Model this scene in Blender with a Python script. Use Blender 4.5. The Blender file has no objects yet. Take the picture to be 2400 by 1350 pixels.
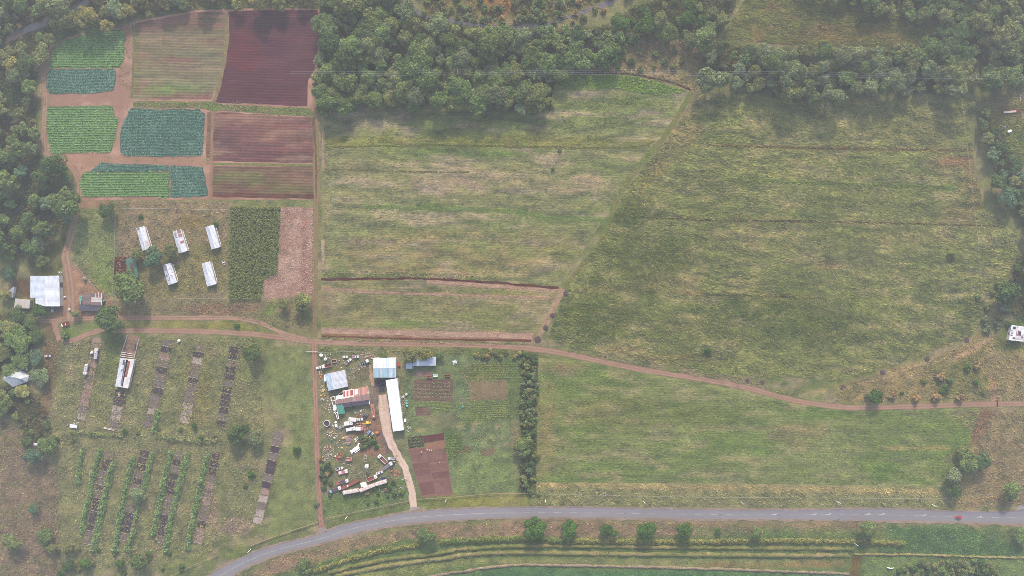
import bpy, math, random
import numpy as np
from mathutils import Vector, Matrix

# ------------------------------------------------------------------ camera, sky, sun, exposure
S = 0.30            # metres per photograph pixel on the ground
HC = 480.0          # flight height of the camera
SUN_EL, SUN_AZ = 31.0, 2.0     # sun stands over the upper edge of the picture, shadows fall towards the road
scene = bpy.context.scene
col = scene.collection
cam_d = bpy.data.cameras.new('camera'); cam = bpy.data.objects.new('camera', cam_d); col.objects.link(cam)
cam.location = (0, 0, HC); cam.rotation_euler = (0, 0, 0)
cam_d.sensor_width = 36.0; cam_d.lens = 36.0*HC/(2400*S); cam_d.clip_start = 1.0; cam_d.clip_end = 20000
scene.camera = cam
world = bpy.data.worlds.new('World'); scene.world = world; world.use_nodes = True
wn = world.node_tree.nodes; wl = world.node_tree.links
sky = wn.new('ShaderNodeTexSky'); sky.sky_type = 'NISHITA'; sky.sun_disc = False
sky.sun_elevation = math.radians(SUN_EL); sky.sun_rotation = math.radians(SUN_AZ)
sky.air_density = 1.0; sky.dust_density = 3.0; sky.ozone_density = 1.0
wl.new(sky.outputs[0], wn['Background'].inputs['Color']); wn['Background'].inputs['Strength'].default_value = 0.15
sun_d = bpy.data.lights.new('sun', 'SUN'); sun = bpy.data.objects.new('sun', sun_d); col.objects.link(sun)
sun_d.energy = 2.5; sun_d.angle = math.radians(3.5); sun_d.color = (1.0, 0.88, 0.74)
_a = math.radians(SUN_AZ); _e = math.radians(SUN_EL)
sun.rotation_euler = Vector((math.sin(_a)*math.cos(_e), math.cos(_a)*math.cos(_e), math.sin(_e))).to_track_quat('Z', 'Y').to_euler()
sun.location = (0, 300, 400)
scene.view_settings.view_transform = 'Standard'; scene.view_settings.look = 'None'
scene.view_settings.exposure = 1.41; scene.view_settings.gamma = 1.0
scene.cycles.use_denoising = True; scene.cycles.denoising_prefilter = 'NONE'; scene.cycles.filter_width = 0.8; scene.cycles.use_adaptive_sampling = False; scene.cycles.use_light_tree = False
scene.cycles.max_bounces = 4; scene.cycles.diffuse_bounces = 2; scene.cycles.volume_bounces = 0
HAZE_DENSITY = 0.00023

# ------------------------------------------------------------------ helpers
rng = np.random.default_rng(7); random.seed(7)
def lin(c):
    c = np.asarray(c, float)/255.0
    return np.where(c <= 0.04045, c/12.92, ((c+0.055)/1.055)**2.4)
VEIL = np.array([0.058, 0.066, 0.074]); GAIN = np.array([1.52, 1.52, 1.56])
def C(r, g, b):
    """observed colour under this light and air -> surface base colour"""
    m = min(r, g)
    if b < m: b = b+0.15*(m-b)
    return np.clip((lin((r, g, b))-VEIL)/GAIN, 0.006, 0.85)
def W(px, py, h=0.0):
    k = S*(HC-h)/HC
    return np.array([(px-1200)*k, (675-py)*k, h])
def WP(pts): return np.array([[(p[0]-1200)*S, (675-p[1])*S] for p in pts], float)

_T = [np.random.default_rng(100+i).random((256, 256)) for i in range(8)]
def vnoise(x, y, seed=0):
    t = _T[seed % 8]; x = np.asarray(x, float)+seed*17.31; y = np.asarray(y, float)-seed*9.7
    ix = np.floor(x).astype(int); iy = np.floor(y).astype(int); fx = x-ix; fy = y-iy
    fx = fx*fx*(3-2*fx); fy = fy*fy*(3-2*fy); a = ix & 255; b = iy & 255; a1 = (ix+1) & 255; b1 = (iy+1) & 255
    return (t[a, b]*(1-fx)+t[a1, b]*fx)*(1-fy)+(t[a, b1]*(1-fx)+t[a1, b1]*fx)*fy
def fbm(x, y, scale, seed=0, octv=4, sx=1.0, sy=1.0):
    r = 0; amp = 1; tot = 0; x = np.asarray(x)/scale/sx; y = np.asarray(y)/scale/sy
    for i in range(octv):
        r = r+amp*vnoise(x*2**i, y*2**i, seed+i); tot += amp; amp *= 0.55
    return r/tot
def sstep(a, b, x):
    t = np.clip((x-a)/(b-a), 0, 1); return t*t*(3-2*t)
def inside(poly, x, y):
    r = np.zeros(x.shape, bool); n = len(poly)
    for i in range(n):
        x0, y0 = poly[i]; x1, y1 = poly[(i+1) % n]
        if y0 == y1: continue
        c = ((y0 > y) != (y1 > y)) & (x < (x1-x0)*(y-y0)/(y1-y0)+x0); r ^= c
    return r
def nearest(poly, x, y, closed=True):
    best = np.full(x.shape, 1e18); bx = x.copy(); by = y.copy(); n = len(poly)
    for i in range(n if closed else n-1):
        x0, y0 = poly[i]; x1, y1 = poly[(i+1) % n]; dx, dy = x1-x0, y1-y0
        t = np.clip(((x-x0)*dx+(y-y0)*dy)/(dx*dx+dy*dy+1e-9), 0, 1); qx = x0+t*dx; qy = y0+t*dy
        d = (x-qx)**2+(y-qy)**2; m = d < best
        best = np.where(m, d, best); bx = np.where(m, qx, bx); by = np.where(m, qy, by)
    return np.sqrt(best), bx, by
def sdist(poly, x, y):
    d, _, _ = nearest(poly, x, y); return np.where(inside(poly, x, y), d, -d)
def rough(pts, step=5.0, amp=0.5, seed=0, closed=True):
    """resample a world outline and make it a little uneven"""
    p = np.asarray(pts, float); out = []; n = len(p)
    for i in range(n if closed else n-1):
        a = p[i]; b = p[(i+1) % n]; L = np.hypot(*(b-a)); k = max(1, int(L/step)); t = (b-a)/max(L, 1e-6); nr = np.array([-t[1], t[0]])
        for j in range(k):
            q = a+(b-a)*j/k; e = (vnoise(q[0]/4.0, q[1]/4.0, seed)-0.5)*2*amp; out.append(q+nr*e)
    if not closed: out.append(p[-1])
    return np.array(out)
def spline(pts, per=6):
    p = np.asarray(pts, float)
    if len(p) < 3: return np.array([p[0]+(p[1]-p[0])*i/per for i in range(per+1)])
    q = np.vstack([2*p[0]-p[1], p, 2*p[-1]-p[-2]]); out = []
    for i in range(1, len(q)-2):
        for j in range(per):
            t = j/per; a, b, c, d = q[i-1], q[i], q[i+1], q[i+2]
            out.append(0.5*((2*b)+(c-a)*t+(2*a-5*b+4*c-d)*t*t+(3*b-a-3*c+d)*t**3))
    out.append(p[-1]); return np.array(out)

def tag(o, label=None, cat=None, group=None, kind=None):
    if label: o['label'] = label
    if cat: o['category'] = cat
    if group: o['group'] = group
    if kind: o['kind'] = kind
    return o
def mesh_arrays(name, V, F, colr=None, smooth=False):
    """V (n,3), F (m,k) arrays -> mesh datablock, optional per-vertex colour"""
    V = np.ascontiguousarray(V, np.float32); F = np.ascontiguousarray(F, np.int32); m, k = F.shape
    me = bpy.data.meshes.new(name); me.vertices.add(len(V)); me.vertices.foreach_set('co', V.ravel())
    me.loops.add(m*k); me.loops.foreach_set('vertex_index', F.ravel()); me.polygons.add(m)
    me.polygons.foreach_set('loop_start', np.arange(0, m*k, k, dtype=np.int32))
    if smooth: me.polygons.foreach_set('use_smooth', np.ones(m, bool))
    if colr is not None:
        at = me.color_attributes.new('Col', 'FLOAT_COLOR', 'POINT'); c = np.ones((len(V), 4), np.float32); c[:, :3] = colr
        at.data.foreach_set('color', c.ravel())
    me.update(calc_edges=True); return me
def link(name, me, mat=None, parent=None, loc=None, rotz=None):
    o = bpy.data.objects.new(name, me); col.objects.link(o)
    if mat is not None and me is not None and not me.materials: me.materials.append(mat)
    if parent is not None: o.parent = parent
    if loc is not None: o.location = loc
    if rotz is not None: o.rotation_euler = (0, 0, rotz)
    return o
def empty(name, loc, rotz=0.0, label=None, cat=None, group=None):
    o = bpy.data.objects.new(name, None); col.objects.link(o); o.location = loc; o.rotation_euler = (0, 0, rotz); o.empty_display_size = 0.5
    return tag(o, label, cat, group)

class MB:
    """collects boxes, prisms, cylinders; build() links ONE mesh object"""
    def __init__(s): s.v = []; s.f = []; s.c = []
    def add(s, vs, fs, c=None):
        n = len(s.v); s.v += [tuple(map(float, q)) for q in vs]; s.f += [tuple(i+n for i in f) for f in fs]
        s.c += [tuple(c) if c is not None else (1, 1, 1)]*len(vs); return s
    def box(s, x0, x1, y0, y1, z0, z1, c=None):
        return s.add([(x0, y0, z0), (x1, y0, z0), (x1, y1, z0), (x0, y1, z0), (x0, y0, z1), (x1, y0, z1), (x1, y1, z1), (x0, y1, z1)],
                     [(0, 3, 2, 1), (4, 5, 6, 7), (0, 1, 5, 4), (1, 2, 6, 5), (2, 3, 7, 6), (3, 0, 4, 7)], c)
    def frus(s, b, t, z0, z1, c=None):
        (x0, x1, y0, y1), (a0, a1, b0, b1) = b, t
        return s.add([(x0, y0, z0), (x1, y0, z0), (x1, y1, z0), (x0, y1, z0), (a0, b0, z1), (a1, b0, z1), (a1, b1, z1), (a0, b1, z1)],
                     [(0, 3, 2, 1), (4, 5, 6, 7), (0, 1, 5, 4), (1, 2, 6, 5), (2, 3, 7, 6), (3, 0, 4, 7)], c)
    def chbox(s, x0, x1, y0, y1, z0, z1, b=0.12, c=None):
        """box with rounded plan corners and a chamfered top edge"""
        def ring(i, z, k): return [(x0+i+k, y0+i, z), (x1-i-k, y0+i, z), (x1-i, y0+i+k, z), (x1-i, y1-i-k, z), (x1-i-k, y1-i, z), (x0+i+k, y1-i, z), (x0+i, y1-i-k, z), (x0+i, y0+i+k, z)]
        r = [ring(0, z0, b), ring(0, z1-b, b), ring(b*0.7, z1, b)]; vs = sum(r, []); fs = [tuple(range(7, -1, -1)), tuple(range(16, 24))]
        for k in (0, 8):
            for i in range(8): j = (i+1) % 8; fs.append((k+i, k+j, k+8+j, k+8+i))
        return s.add(vs, fs, c)
    def cyl(s, p0, p1, r0, r1=None, n=10, c=None, cap=True):
        r1 = r0 if r1 is None else r1; p0 = Vector(p0); p1 = Vector(p1); d = (p1-p0).normalized()
        u = d.cross(Vector((0, 0, 1)) if abs(d.z) < 0.9 else Vector((1, 0, 0))).normalized(); w = d.cross(u)
        vs = []
        for p, r in ((p0, r0), (p1, r1)):
            for i in range(n): a = 2*math.pi*i/n; vs.append(p+u*(r*math.cos(a))+w*(r*math.sin(a)))
        fs = [(i, (i+1) % n, n+(i+1) % n, n+i) for i in range(n)]
        if cap: fs += [tuple(range(n-1, -1, -1)), tuple(range(n, 2*n))]
        return s.add(vs, fs, c)
    def prism(s, poly, z0, z1, c=None):
        n = len(poly); vs = [(p[0], p[1], z0) for p in poly]+[(p[0], p[1], z1) for p in poly]
        return s.add(vs, [tuple(range(n-1, -1, -1)), tuple(range(n, 2*n))]+[(i, (i+1) % n, n+(i+1) % n, n+i) for i in range(n)], c)
    def bar(s, p0, p1, w, h, c=None):
        p0 = np.array(p0, float); p1 = np.array(p1, float); d = p1-p0; d /= np.linalg.norm(d); u = np.cross(d, (0, 0, 1.0))
        if np.linalg.norm(u) < 1e-4: u = np.array([1.0, 0, 0])
        u /= np.linalg.norm(u); n = np.cross(u, d); vs = [p+u*a*w/2+n*b*h/2 for p in (p0, p1) for a, b in ((-1, -1), (1, -1), (1, 1), (-1, 1))]
        return s.add(vs, [(0, 1, 2, 3), (7, 6, 5, 4), (0, 4, 5, 1), (1, 5, 6, 2), (2, 6, 7, 3), (3, 7, 4, 0)], c)
    def mesh(s, name, colour=False):
        me = bpy.data.meshes.new(name); me.from_pydata(s.v, [], s.f)
        if colour:
            at = me.color_attributes.new('Col', 'FLOAT_COLOR', 'POINT'); c = np.ones((len(s.v), 4), np.float32); c[:, :3] = s.c; at.data.foreach_set('color', c.ravel())
        import bmesh
        bm = bmesh.new(); bm.from_mesh(me); bmesh.ops.recalc_face_normals(bm, faces=bm.faces); bm.to_mesh(me); bm.free()
        return me
    def build(s, name, mat, parent=None, colour=False, loc=None, rotz=None): return link(name, s.mesh(name, colour), mat, parent, loc, rotz)

# ------------------------------------------------------------------ materials (all node based)
def nt(name):
    m = bpy.data.materials.new(name); m.use_nodes = True; n = m.node_tree.nodes; return m, n, m.node_tree.links, n['Principled BSDF']
def math_n(n, l, op, a, b=None):
    x = n.new('ShaderNodeMath'); x.operation = op
    for i, v in enumerate((a, b)):
        if v is None: continue
        if hasattr(v, 'is_output'): l.new(v, x.inputs[i])
        else: x.inputs[i].default_value = v
    return x.outputs[0]
def noise_n(n, l, vec, scale, detail=3.0, rough=0.55):
    x = n.new('ShaderNodeTexNoise'); x.inputs['Scale'].default_value = scale; x.inputs['Detail'].default_value = detail; x.inputs['Roughness'].default_value = rough
    l.new(vec, x.inputs['Vector']); return x.outputs['Fac']
def mapr(n, l, v, a, b, c, d):
    x = n.new('ShaderNodeMapRange'); l.new(v, x.inputs[0])
    for i, q in enumerate((a, b, c, d)): x.inputs[i+1].default_value = q
    return x.outputs[0]
def scale_col(n, l, colour, fac):
    x = n.new('ShaderNodeVectorMath'); x.operation = 'SCALE'; l.new(colour, x.inputs[0]); l.new(fac, x.inputs['Scale']); return x.outputs[0]
def mat_ground(name, fine=1.6, amount=0.45, rows=None, bump=0.35, stretch=1.0, ang=0.0, rb=0.5):
    """surface colour from the sheet's own colour attribute, fine mottling, optional rows = (period, strength, angle)"""
    m, n, l, b = nt(name); at = n.new('ShaderNodeAttribute'); at.attribute_name = 'Col'
    tc = n.new('ShaderNodeTexCoord'); mp = n.new('ShaderNodeMapping'); l.new(tc.outputs['Object'], mp.inputs['Vector'])
    mp.inputs['Rotation'].default_value = (0, 0, math.radians(ang)); mp.inputs['Scale'].default_value = (1.0/stretch, 1, 1)
    a = noise_n(n, l, mp.outputs[0], fine, 4.0, 0.65); c = noise_n(n, l, mp.outputs[0], fine*0.22, 3.0, 0.6)
    f = math_n(n, l, 'MULTIPLY', mapr(n, l, a, 0.28, 0.72, 1-amount, 1+amount), mapr(n, l, c, 0.3, 0.7, 1-amount*0.4, 1+amount*0.4)); hgt = a
    if rows:
        per, st, ra = rows; mr = n.new('ShaderNodeMapping'); l.new(tc.outputs['Object'], mr.inputs['Vector']); mr.inputs['Rotation'].default_value = (0, 0, math.radians(-ra))
        sp = n.new('ShaderNodeSeparateXYZ'); l.new(mr.outputs[0], sp.inputs[0]); wob = noise_n(n, l, mr.outputs[0], 0.05, 2.0)
        y = math_n(n, l, 'ADD', math_n(n, l, 'MULTIPLY', sp.outputs[1], 2*math.pi/per), math_n(n, l, 'MULTIPLY', wob, 3.0))
        s = math_n(n, l, 'SINE', y)
        st_n = math_n(n, l, 'MULTIPLY', mapr(n, l, noise_n(n, l, mr.outputs[0], 0.07, 3.0), 0.35, 0.65, 0.35, 1.3), st)
        f = math_n(n, l, 'MULTIPLY', f, math_n(n, l, 'ADD', math_n(n, l, 'MULTIPLY', s, st_n), 1.0))
        hgt = math_n(n, l, 'ADD', a, math_n(n, l, 'MULTIPLY', s, rb))
    l.new(scale_col(n, l, at.outputs['Color'], f), b.inputs['Base Color']); b.inputs['Roughness'].default_value = 0.95; b.inputs['Specular IOR Level'].default_value = 0.1
    bp = n.new('ShaderNodeBump'); bp.inputs['Strength'].default_value = 0.8; bp.inputs['Distance'].default_value = bump; l.new(hgt, bp.inputs['Height']); l.new(bp.outputs[0], b.inputs['Normal'])
    return m
def mat_plain(name, c, rough=0.7, var=0.18, scale=1.5, metal=0.0, spec=0.3, dirt=None, dirt_amt=0.5, streak=1.0):
    m, n, l, b = nt(name); tc = n.new('ShaderNodeTexCoord'); mp = n.new('ShaderNodeMapping'); l.new(tc.outputs['Object'], mp.inputs['Vector']); mp.inputs['Scale'].default_value = (1, 1/streak, 1)
    a = noise_n(n, l, mp.outputs[0], scale, 4.0, 0.6); rgb = n.new('ShaderNodeRGB'); rgb.outputs[0].default_value = (*c, 1); out = rgb.outputs[0]
    out = scale_col(n, l, out, mapr(n, l, a, 0.3, 0.7, 1-var, 1+var))
    if dirt is not None:
        mx = n.new('ShaderNodeMix'); mx.data_type = 'RGBA'; q = noise_n(n, l, mp.outputs[0], scale*0.45, 5.0, 0.7)
        l.new(mapr(n, l, q, 0.48, 0.66, 0.0, dirt_amt), mx.inputs[0]); l.new(out, mx.inputs[6]); mx.inputs[7].default_value = (*dirt, 1); out = mx.outputs[2]
    l.new(out, b.inputs['Base Color']); b.inputs['Roughness'].default_value = rough; b.inputs['Metallic'].default_value = metal; b.inputs['Specular IOR Level'].default_value = spec
    return m
def mat_attr(name, rough=0.6, var=0.15, scale=1.0, spec=0.3, translucent=0.0, objcol=False, streak=1.0):
    m, n, l, b = nt(name); at = n.new('ShaderNodeAttribute'); at.attribute_name = 'Col'; tc = n.new('ShaderNodeTexCoord')
    mp = n.new('ShaderNodeMapping'); l.new(tc.outputs['Object'], mp.inputs['Vector']); mp.inputs['Scale'].default_value = (1, 1/streak, 1)
    a = noise_n(n, l, mp.outputs[0], scale, 3.0); out = scale_col(n, l, at.outputs['Color'], mapr(n, l, a, 0.3, 0.7, 1-var, 1+var))
    if objcol:
        oi = n.new('ShaderNodeObjectInfo'); x = n.new('ShaderNodeVectorMath'); x.operation = 'MULTIPLY'; l.new(out, x.inputs[0]); l.new(oi.outputs['Color'], x.inputs[1]); out = x.outputs[0]
    l.new(out, b.inputs['Base Color']); b.inputs['Roughness'].default_value = rough; b.inputs['Specular IOR Level'].default_value = spec
    if translucent:
        tr = n.new('ShaderNodeBsdfTranslucent'); l.new(out, tr.inputs['Color']); mx = n.new('ShaderNodeMixShader'); mx.inputs[0].default_value = translucent
        l.new(b.outputs[0], mx.inputs[1]); l.new(tr.outputs[0], mx.inputs[2]); l.new(mx.outputs[0], n['Material Output'].inputs['Surface'])
    return m

M_leaf = mat_attr('leaf_cover', 0.75, 0.25, 0.6, 0.15, 0.25)
M_tree = mat_attr('tree_leaves', 0.75, 0.2, 1.2, 0.12, 0.35, objcol=True)
M_bark = mat_plain('bark', (0.13, 0.10, 0.08), 0.9, 0.3, 4)
M_roof = mat_attr('roof_sheeting', 0.55, 0.15, 0.7, 0.35, streak=3)
M_glass = mat_plain('dark_glass', (0.03, 0.04, 0.05), 0.15, 0.1, 1, spec=0.6)
M_tyre = mat_plain('tyre_rubber', (0.025, 0.025, 0.025), 0.85, 0.2, 4)
M_dark = mat_plain('dark_iron', (0.06, 0.055, 0.055), 0.7, 0.3, 3)
M_rust = mat_plain('rusty_steel', C(140, 82, 76), 0.85, 0.35, 2.0, dirt=(0.06, 0.035, 0.03), dirt_amt=0.6)
M_white = mat_plain('white_paint', (0.80, 0.80, 0.79), 0.4, 0.06, 1.5, spec=0.4, dirt=(0.5, 0.46, 0.44), dirt_amt=0.25)
M_rail = mat_plain('bleached_rail', C(170, 150, 132), 0.8, 0.25, 2)
M_cream = mat_plain('faded_cream_paint', (0.62, 0.55, 0.50), 0.6, 0.12, 1.2, dirt=(0.40, 0.30, 0.27), dirt_amt=0.5)
M_wallm = mat_plain('plaster_wall', (0.42, 0.38, 0.34), 0.9, 0.15, 0.8, dirt=(0.2, 0.15, 0.12), dirt_amt=0.5)
M_conc = mat_plain('grey_concrete', (0.34, 0.32, 0.31), 0.9, 0.25, 1.2, dirt=(0.12, 0.11, 0.10), dirt_amt=0.6)
M_wood = mat_plain('weathered_wood', (0.30, 0.25, 0.20), 0.9, 0.25, 3)
M_wire = mat_plain('fence_wire', (0.35, 0.34, 0.33), 0.6, 0.1, 3)
M_galv = mat_plain('galvanised_steel', (0.45, 0.47, 0.50), 0.45, 0.1, 2, spec=0.5)
_pm = {}
def paint_mat(rgb, rough=0.45, dirt=0.3):
    k = tuple(rgb)+(rough,)
    if k not in _pm: _pm[k] = mat_plain('paint_%d_%d_%d' % tuple(rgb), C(*rgb), rough, 0.12, 1.5, spec=0.4, dirt=tuple(C(*rgb)*0.45+np.array([.03, .02, .015])), dirt_amt=dirt)
    return _pm[k]
# ------------------------------------------------------------------ ground sheets
def layer_weight(x, y, ly, i):
    k = ly[0]; soft = ly[4] if len(ly) > 4 else 1.5; patchy = ly[5] if len(ly) > 5 else 0.3; w = np.zeros(len(x))
    if k == 'b': cx, cy, rx, ry = ly[1]; w0 = W(cx, cy); bb = (w0[0]-rx*S, w0[0]+rx*S, w0[1]-ry*S, w0[1]+ry*S)
    else:
        q = WP(ly[1] if k == 'p' else ly[1][0]); e = 0 if k == 'p' else ly[1][1]*S; bb = (q[:, 0].min()-e, q[:, 0].max()+e, q[:, 1].min()-e, q[:, 1].max()+e)
    g = soft*2+1; ix = np.nonzero((x > bb[0]-g) & (x < bb[1]+g) & (y > bb[2]-g) & (y < bb[3]+g))[0]
    if not len(ix): return w
    x = x[ix]; y = y[ix]
    if k == 'p': d = sdist(q, x, y)
    elif k == 'b': d = (1-np.sqrt(((x-w0[0])/(rx*S))**2+((y-w0[1])/(ry*S))**2))*min(rx, ry)*S
    else: d = ly[1][1]*S/2-nearest(q, x, y, closed=False)[0]
    d = d+(fbm(x, y, 6.0, i)-0.5)*soft*2.0
    v = sstep(-soft, soft, d)*ly[3]
    if patchy: v = v*np.clip(1-patchy+patchy*2*sstep(0.38, 0.62, fbm(x, y, 5.0, i+3, sx=1.8)), 0, 1)
    w[ix] = v; return w
def paint(x, y, base, layers=(), seed=0, scale=22.0, sx=1.6, streak=None):
    c0, c1, c2 = [C(*b) for b in base]
    a = sstep(0.30, 0.70, fbm(x, y, scale, seed, sx=sx))[:, None]; b = sstep(0.50, 0.70, fbm(x, y, scale*0.3, seed+2, sx=sx))[:, None]
    c = c0*(1-a)+c1*a; c = c*(1-b*0.8)+c2*b*0.8
    for i, ly in enumerate(layers):
        w = layer_weight(x, y, ly, i+seed)[:, None]; c = c*(1-w)+C(*ly[2])*w
    if streak:
        an, sc, st, am = streak; ca, sa = math.cos(math.radians(an)), math.sin(math.radians(an)); u = x*ca+y*sa; v = -x*sa+y*ca
        wv = (fbm(x, y, 25, seed+6)-0.5)*12; f = (fbm(u, v+wv, sc, seed+5, 3, st, 1.0)-0.5)*2*am+(fbm(x, y, sc*1.2, seed+3, 3)-0.5)*am
        hue = np.stack([1+f*1.0, 1+f*0.85, 1+f*0.7], 1); c = c*np.clip(hue, 0.35, 1.9)
    return c
SHEETS = {}
def sheet(name, pts, base, mat, z=0.03, layers=(), seed=0, cell=1.5, edge=0.5, label=None, scale=22.0, sx=1.6, world_pts=False, kind='structure', cat=None, streak=None):
    SHEETS[label] = (base, layers, seed, scale, sx, streak)
    poly = rough(np.array(pts, float) if world_pts else WP(pts), 4.0, edge, seed)
    x0, y0 = poly.min(0)-cell; x1, y1 = poly.max(0)+cell
    gx = np.arange(x0, x1+cell, cell); gy = np.arange(y0, y1+cell, cell); nx, ny = len(gx), len(gy)
    X, Y = np.meshgrid(gx, gy); cx = (X[:-1, :-1]+cell/2).ravel(); cy = (Y[:-1, :-1]+cell/2).ravel()
    keep = np.nonzero(inside(poly, cx, cy))[0]; r, c = keep//(nx-1), keep % (nx-1)
    F = np.stack([r*nx+c, r*nx+c+1, (r+1)*nx+c+1, (r+1)*nx+c], 1)
    used, inv = np.unique(F, return_inverse=True); F = inv.reshape(F.shape); vx = X.ravel()[used]; vy = Y.ravel()[used]
    cnt = np.bincount(F.ravel(), minlength=len(used)); bd = np.nonzero(cnt < 4)[0]
    d, qx, qy = nearest(poly, vx[bd], vy[bd]); m = d < cell*1.3; vx[bd[m]] = qx[m]; vy[bd[m]] = qy[m]
    V = np.stack([vx, vy, np.full(len(vx), z)], 1)
    o = link(name, mesh_arrays(name, V, F, paint(vx, vy, base, layers, seed, scale, sx, streak)), mat); return tag(o, label, cat, None, kind)
def strip(name, pts, width, base, mat, z=0.06, label=None, ruts=None, seed=0, edge=0.6, kind='structure', across=9, per=8):
    """a track along a centre line; ruts = (rut colour, middle colour)"""
    p = spline(WP(pts), per); d = np.gradient(p, axis=0); d /= np.hypot(d[:, 0], d[:, 1])[:, None]+1e-9; nrm = np.stack([-d[:, 1], d[:, 0]], 1)
    n = len(p); w = np.interp(np.linspace(0, 1, n), np.linspace(0, 1, len(width)), width) if np.ndim(width) else np.full(n, width)
    us = np.linspace(-1, 1, across); V = []; U = []
    for j, u in enumerate(us):
        e = (vnoise(p[:, 0]/3.0+50*(u > 0), p[:, 1]/3.0, seed)-0.5)*2*edge*(abs(u) == 1); q = p+nrm*((u*w/2+e)[:, None])
        V.append(np.stack([q[:, 0], q[:, 1], np.full(n, z)], 1)); U.append(np.full(n, u))
    V = np.array(V).reshape(-1, 3); U = np.array(U).ravel(); i, j = np.meshgrid(np.arange(n-1), np.arange(across-1)); i = i.ravel(); j = j.ravel()
    F = np.stack([j*n+i, j*n+i+1, (j+1)*n+i+1, (j+1)*n+i], 1)
    c = paint(V[:, 0], V[:, 1], base, (), seed, 10.0, 1.0)
    if ruts:
        a = np.exp(-((np.abs(U)-0.45)/0.2)**2)[:, None]*0.75; c = c*(1-a)+C(*ruts[0])*a
        a = (np.exp(-(U/0.2)**2)*0.7*sstep(0.4, 0.6, fbm(V[:, 0], V[:, 1], 5, seed)))[:, None]; c = c*(1-a)+C(*ruts[1])*a
        a = (sstep(0.7, 1.0, np.abs(U))*0.6)[:, None]; c = c*(1-a)+C(*ruts[1])*a
    o = link(name, mesh_arrays(name, V, F, c), mat); return tag(o, label, None, None, kind)

G_rough = mat_ground('rough_grass_ground', 1.1, 0.50, None, 0.55)
G_grass = mat_ground('short_grass', 1.4, 0.35, None, 0.25)
G_dirt = mat_ground('bare_dirt', 0.9, 0.22, None, 0.10)
G_plough = mat_ground('ploughed_soil', 1.5, 0.30, (2.0, 0.09, -1.5), 0.22, 3.0, rb=0.3)
G_veg = mat_ground('vegetable_bed_soil', 1.5, 0.25, (1.7, 0.10, 0.0), 0.15, 2.0, rb=0.2)
G_mown = mat_ground('mown_stubble_rows', 1.3, 0.42, (1.9, 0.06, -1.2), 0.30, 3.0, rb=0.10)
G_lodge = mat_ground('lodged_tall_grass', 0.75, 0.55, None, 0.8, 3.0, 24.0)
G_asph = mat_ground('worn_asphalt', 1.2, 0.07, None, 0.01, 12.0)
G_water = mat_plain('muddy_water', C(118, 112, 112), 0.12, 0.15, 0.3, spec=0.5)
G_sand = mat_ground('paving_dust', 1.0, 0.25, None, 0.06)

# one sheet to the horizon: fine in the middle, coarse rings outside
ax = np.concatenate([[-6000, -3000, -1500, -800, -500], np.arange(-400, 401, 2.5), [500, 800, 1500, 3000, 6000]])
ay = np.concatenate([[-6000, -3000, -1500, -800, -400], np.arange(-230, 231, 2.5), [400, 800, 1500, 3000, 6000]])
X, Y = np.meshgrid(ax, ay); nx, ny = len(ax), len(ay); r, c = np.meshgrid(np.arange(ny-1), np.arange(nx-1), indexing='ij'); r = r.ravel(); c = c.ravel()
GF = np.stack([r*nx+c, r*nx+c+1, (r+1)*nx+c+1, (r+1)*nx+c], 1); gx, gy = X.ravel(), Y.ravel()
FOREST = {
 'a': [(-30, -30), (745, -30), (745, 20), (640, 16), (530, 20), (466, 20), (312, 46), (285, 54), (215, 68), (150, 86), (120, 98), (98, 125), (86, 170), (80, 235), (50, 262), (-30, 265)],
 'a2': [(-30, 265), (50, 262), (86, 240), (92, 340), (60, 352), (-30, 352)],
 'd': [(-30, 352), (92, 358), (128, 385), (155, 410), (166, 460), (158, 520), (120, 560), (60, 600), (-30, 600)],
 'b': [(750, -30), (930, -30), (965, 20), (1040, 52), (1160, 68), (1300, 72), (1330, 66), (1420, 66), (1500, 95), (1440, 140), (1380, 165), (1310, 178), (1292, 200), (1288, 250), (1240, 262), (1180, 255), (1100, 248), (1050, 240), (960, 252), (920, 248), (850, 240), (745, 262), (738, 180), (752, 100)],
 'c0': [(1470, 20), (1560, -10), (1735, -10), (1705, 50), (1670, 90), (1600, 95), (1540, 90), (1500, 92), (1440, 62)],
 'c1': [(1645, 140), (1690, 108), (1760, 104), (1850, 118), (2000, 118), (2150, 112), (2230, 112), (2255, 200), (2240, 222), (2100, 212), (1990, 226), (1860, 230), (1780, 212), (1660, 185)],
 'c2': [(1880, -30), (2430, -30), (2430, 190), (2370, 210), (2270, 195), (2255, 180), (2215, 110), (2185, 48), (2100, 26), (1980, 14)],
 'f': [(2278, 245), (2296, 300), (2325, 380), (2352, 450), (2405, 540), (2430, 540), (2420, 470), (2385, 380), (2352, 310), (2325, 270)],
 'f2': [(2350, 690), (2385, 600), (2430, 580), (2430, 755), (2395, 755), (2350, 735)],
 'e': [(-30, 735), (50, 738), (85, 775), (92, 830), (70, 860), (-30, 880)],
 'e2': [(-30, 905), (50, 905), (95, 930), (118, 990), (125, 1040), (60, 1040), (40, 980), (-30, 960)],
}
RIVER_A = [(-40, 118), (5, 97), (60, 72), (110, 50), (145, 33), (190, 12), (230, -15), (260, -40)]
RIVER_B = [(925, -40), (950, 0), (972, 22), (1000, 38), (1085, 52), (1120, 58), (1180, 62), (1250, 61), (1300, 50), (1370, 27), (1420, 10), (1450, -10), (1480, -40)]
gl = []
for k in FOREST: gl.append(('p', FOREST[k], (88, 92, 74), 0.9, 3.0, 0.2))
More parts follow.
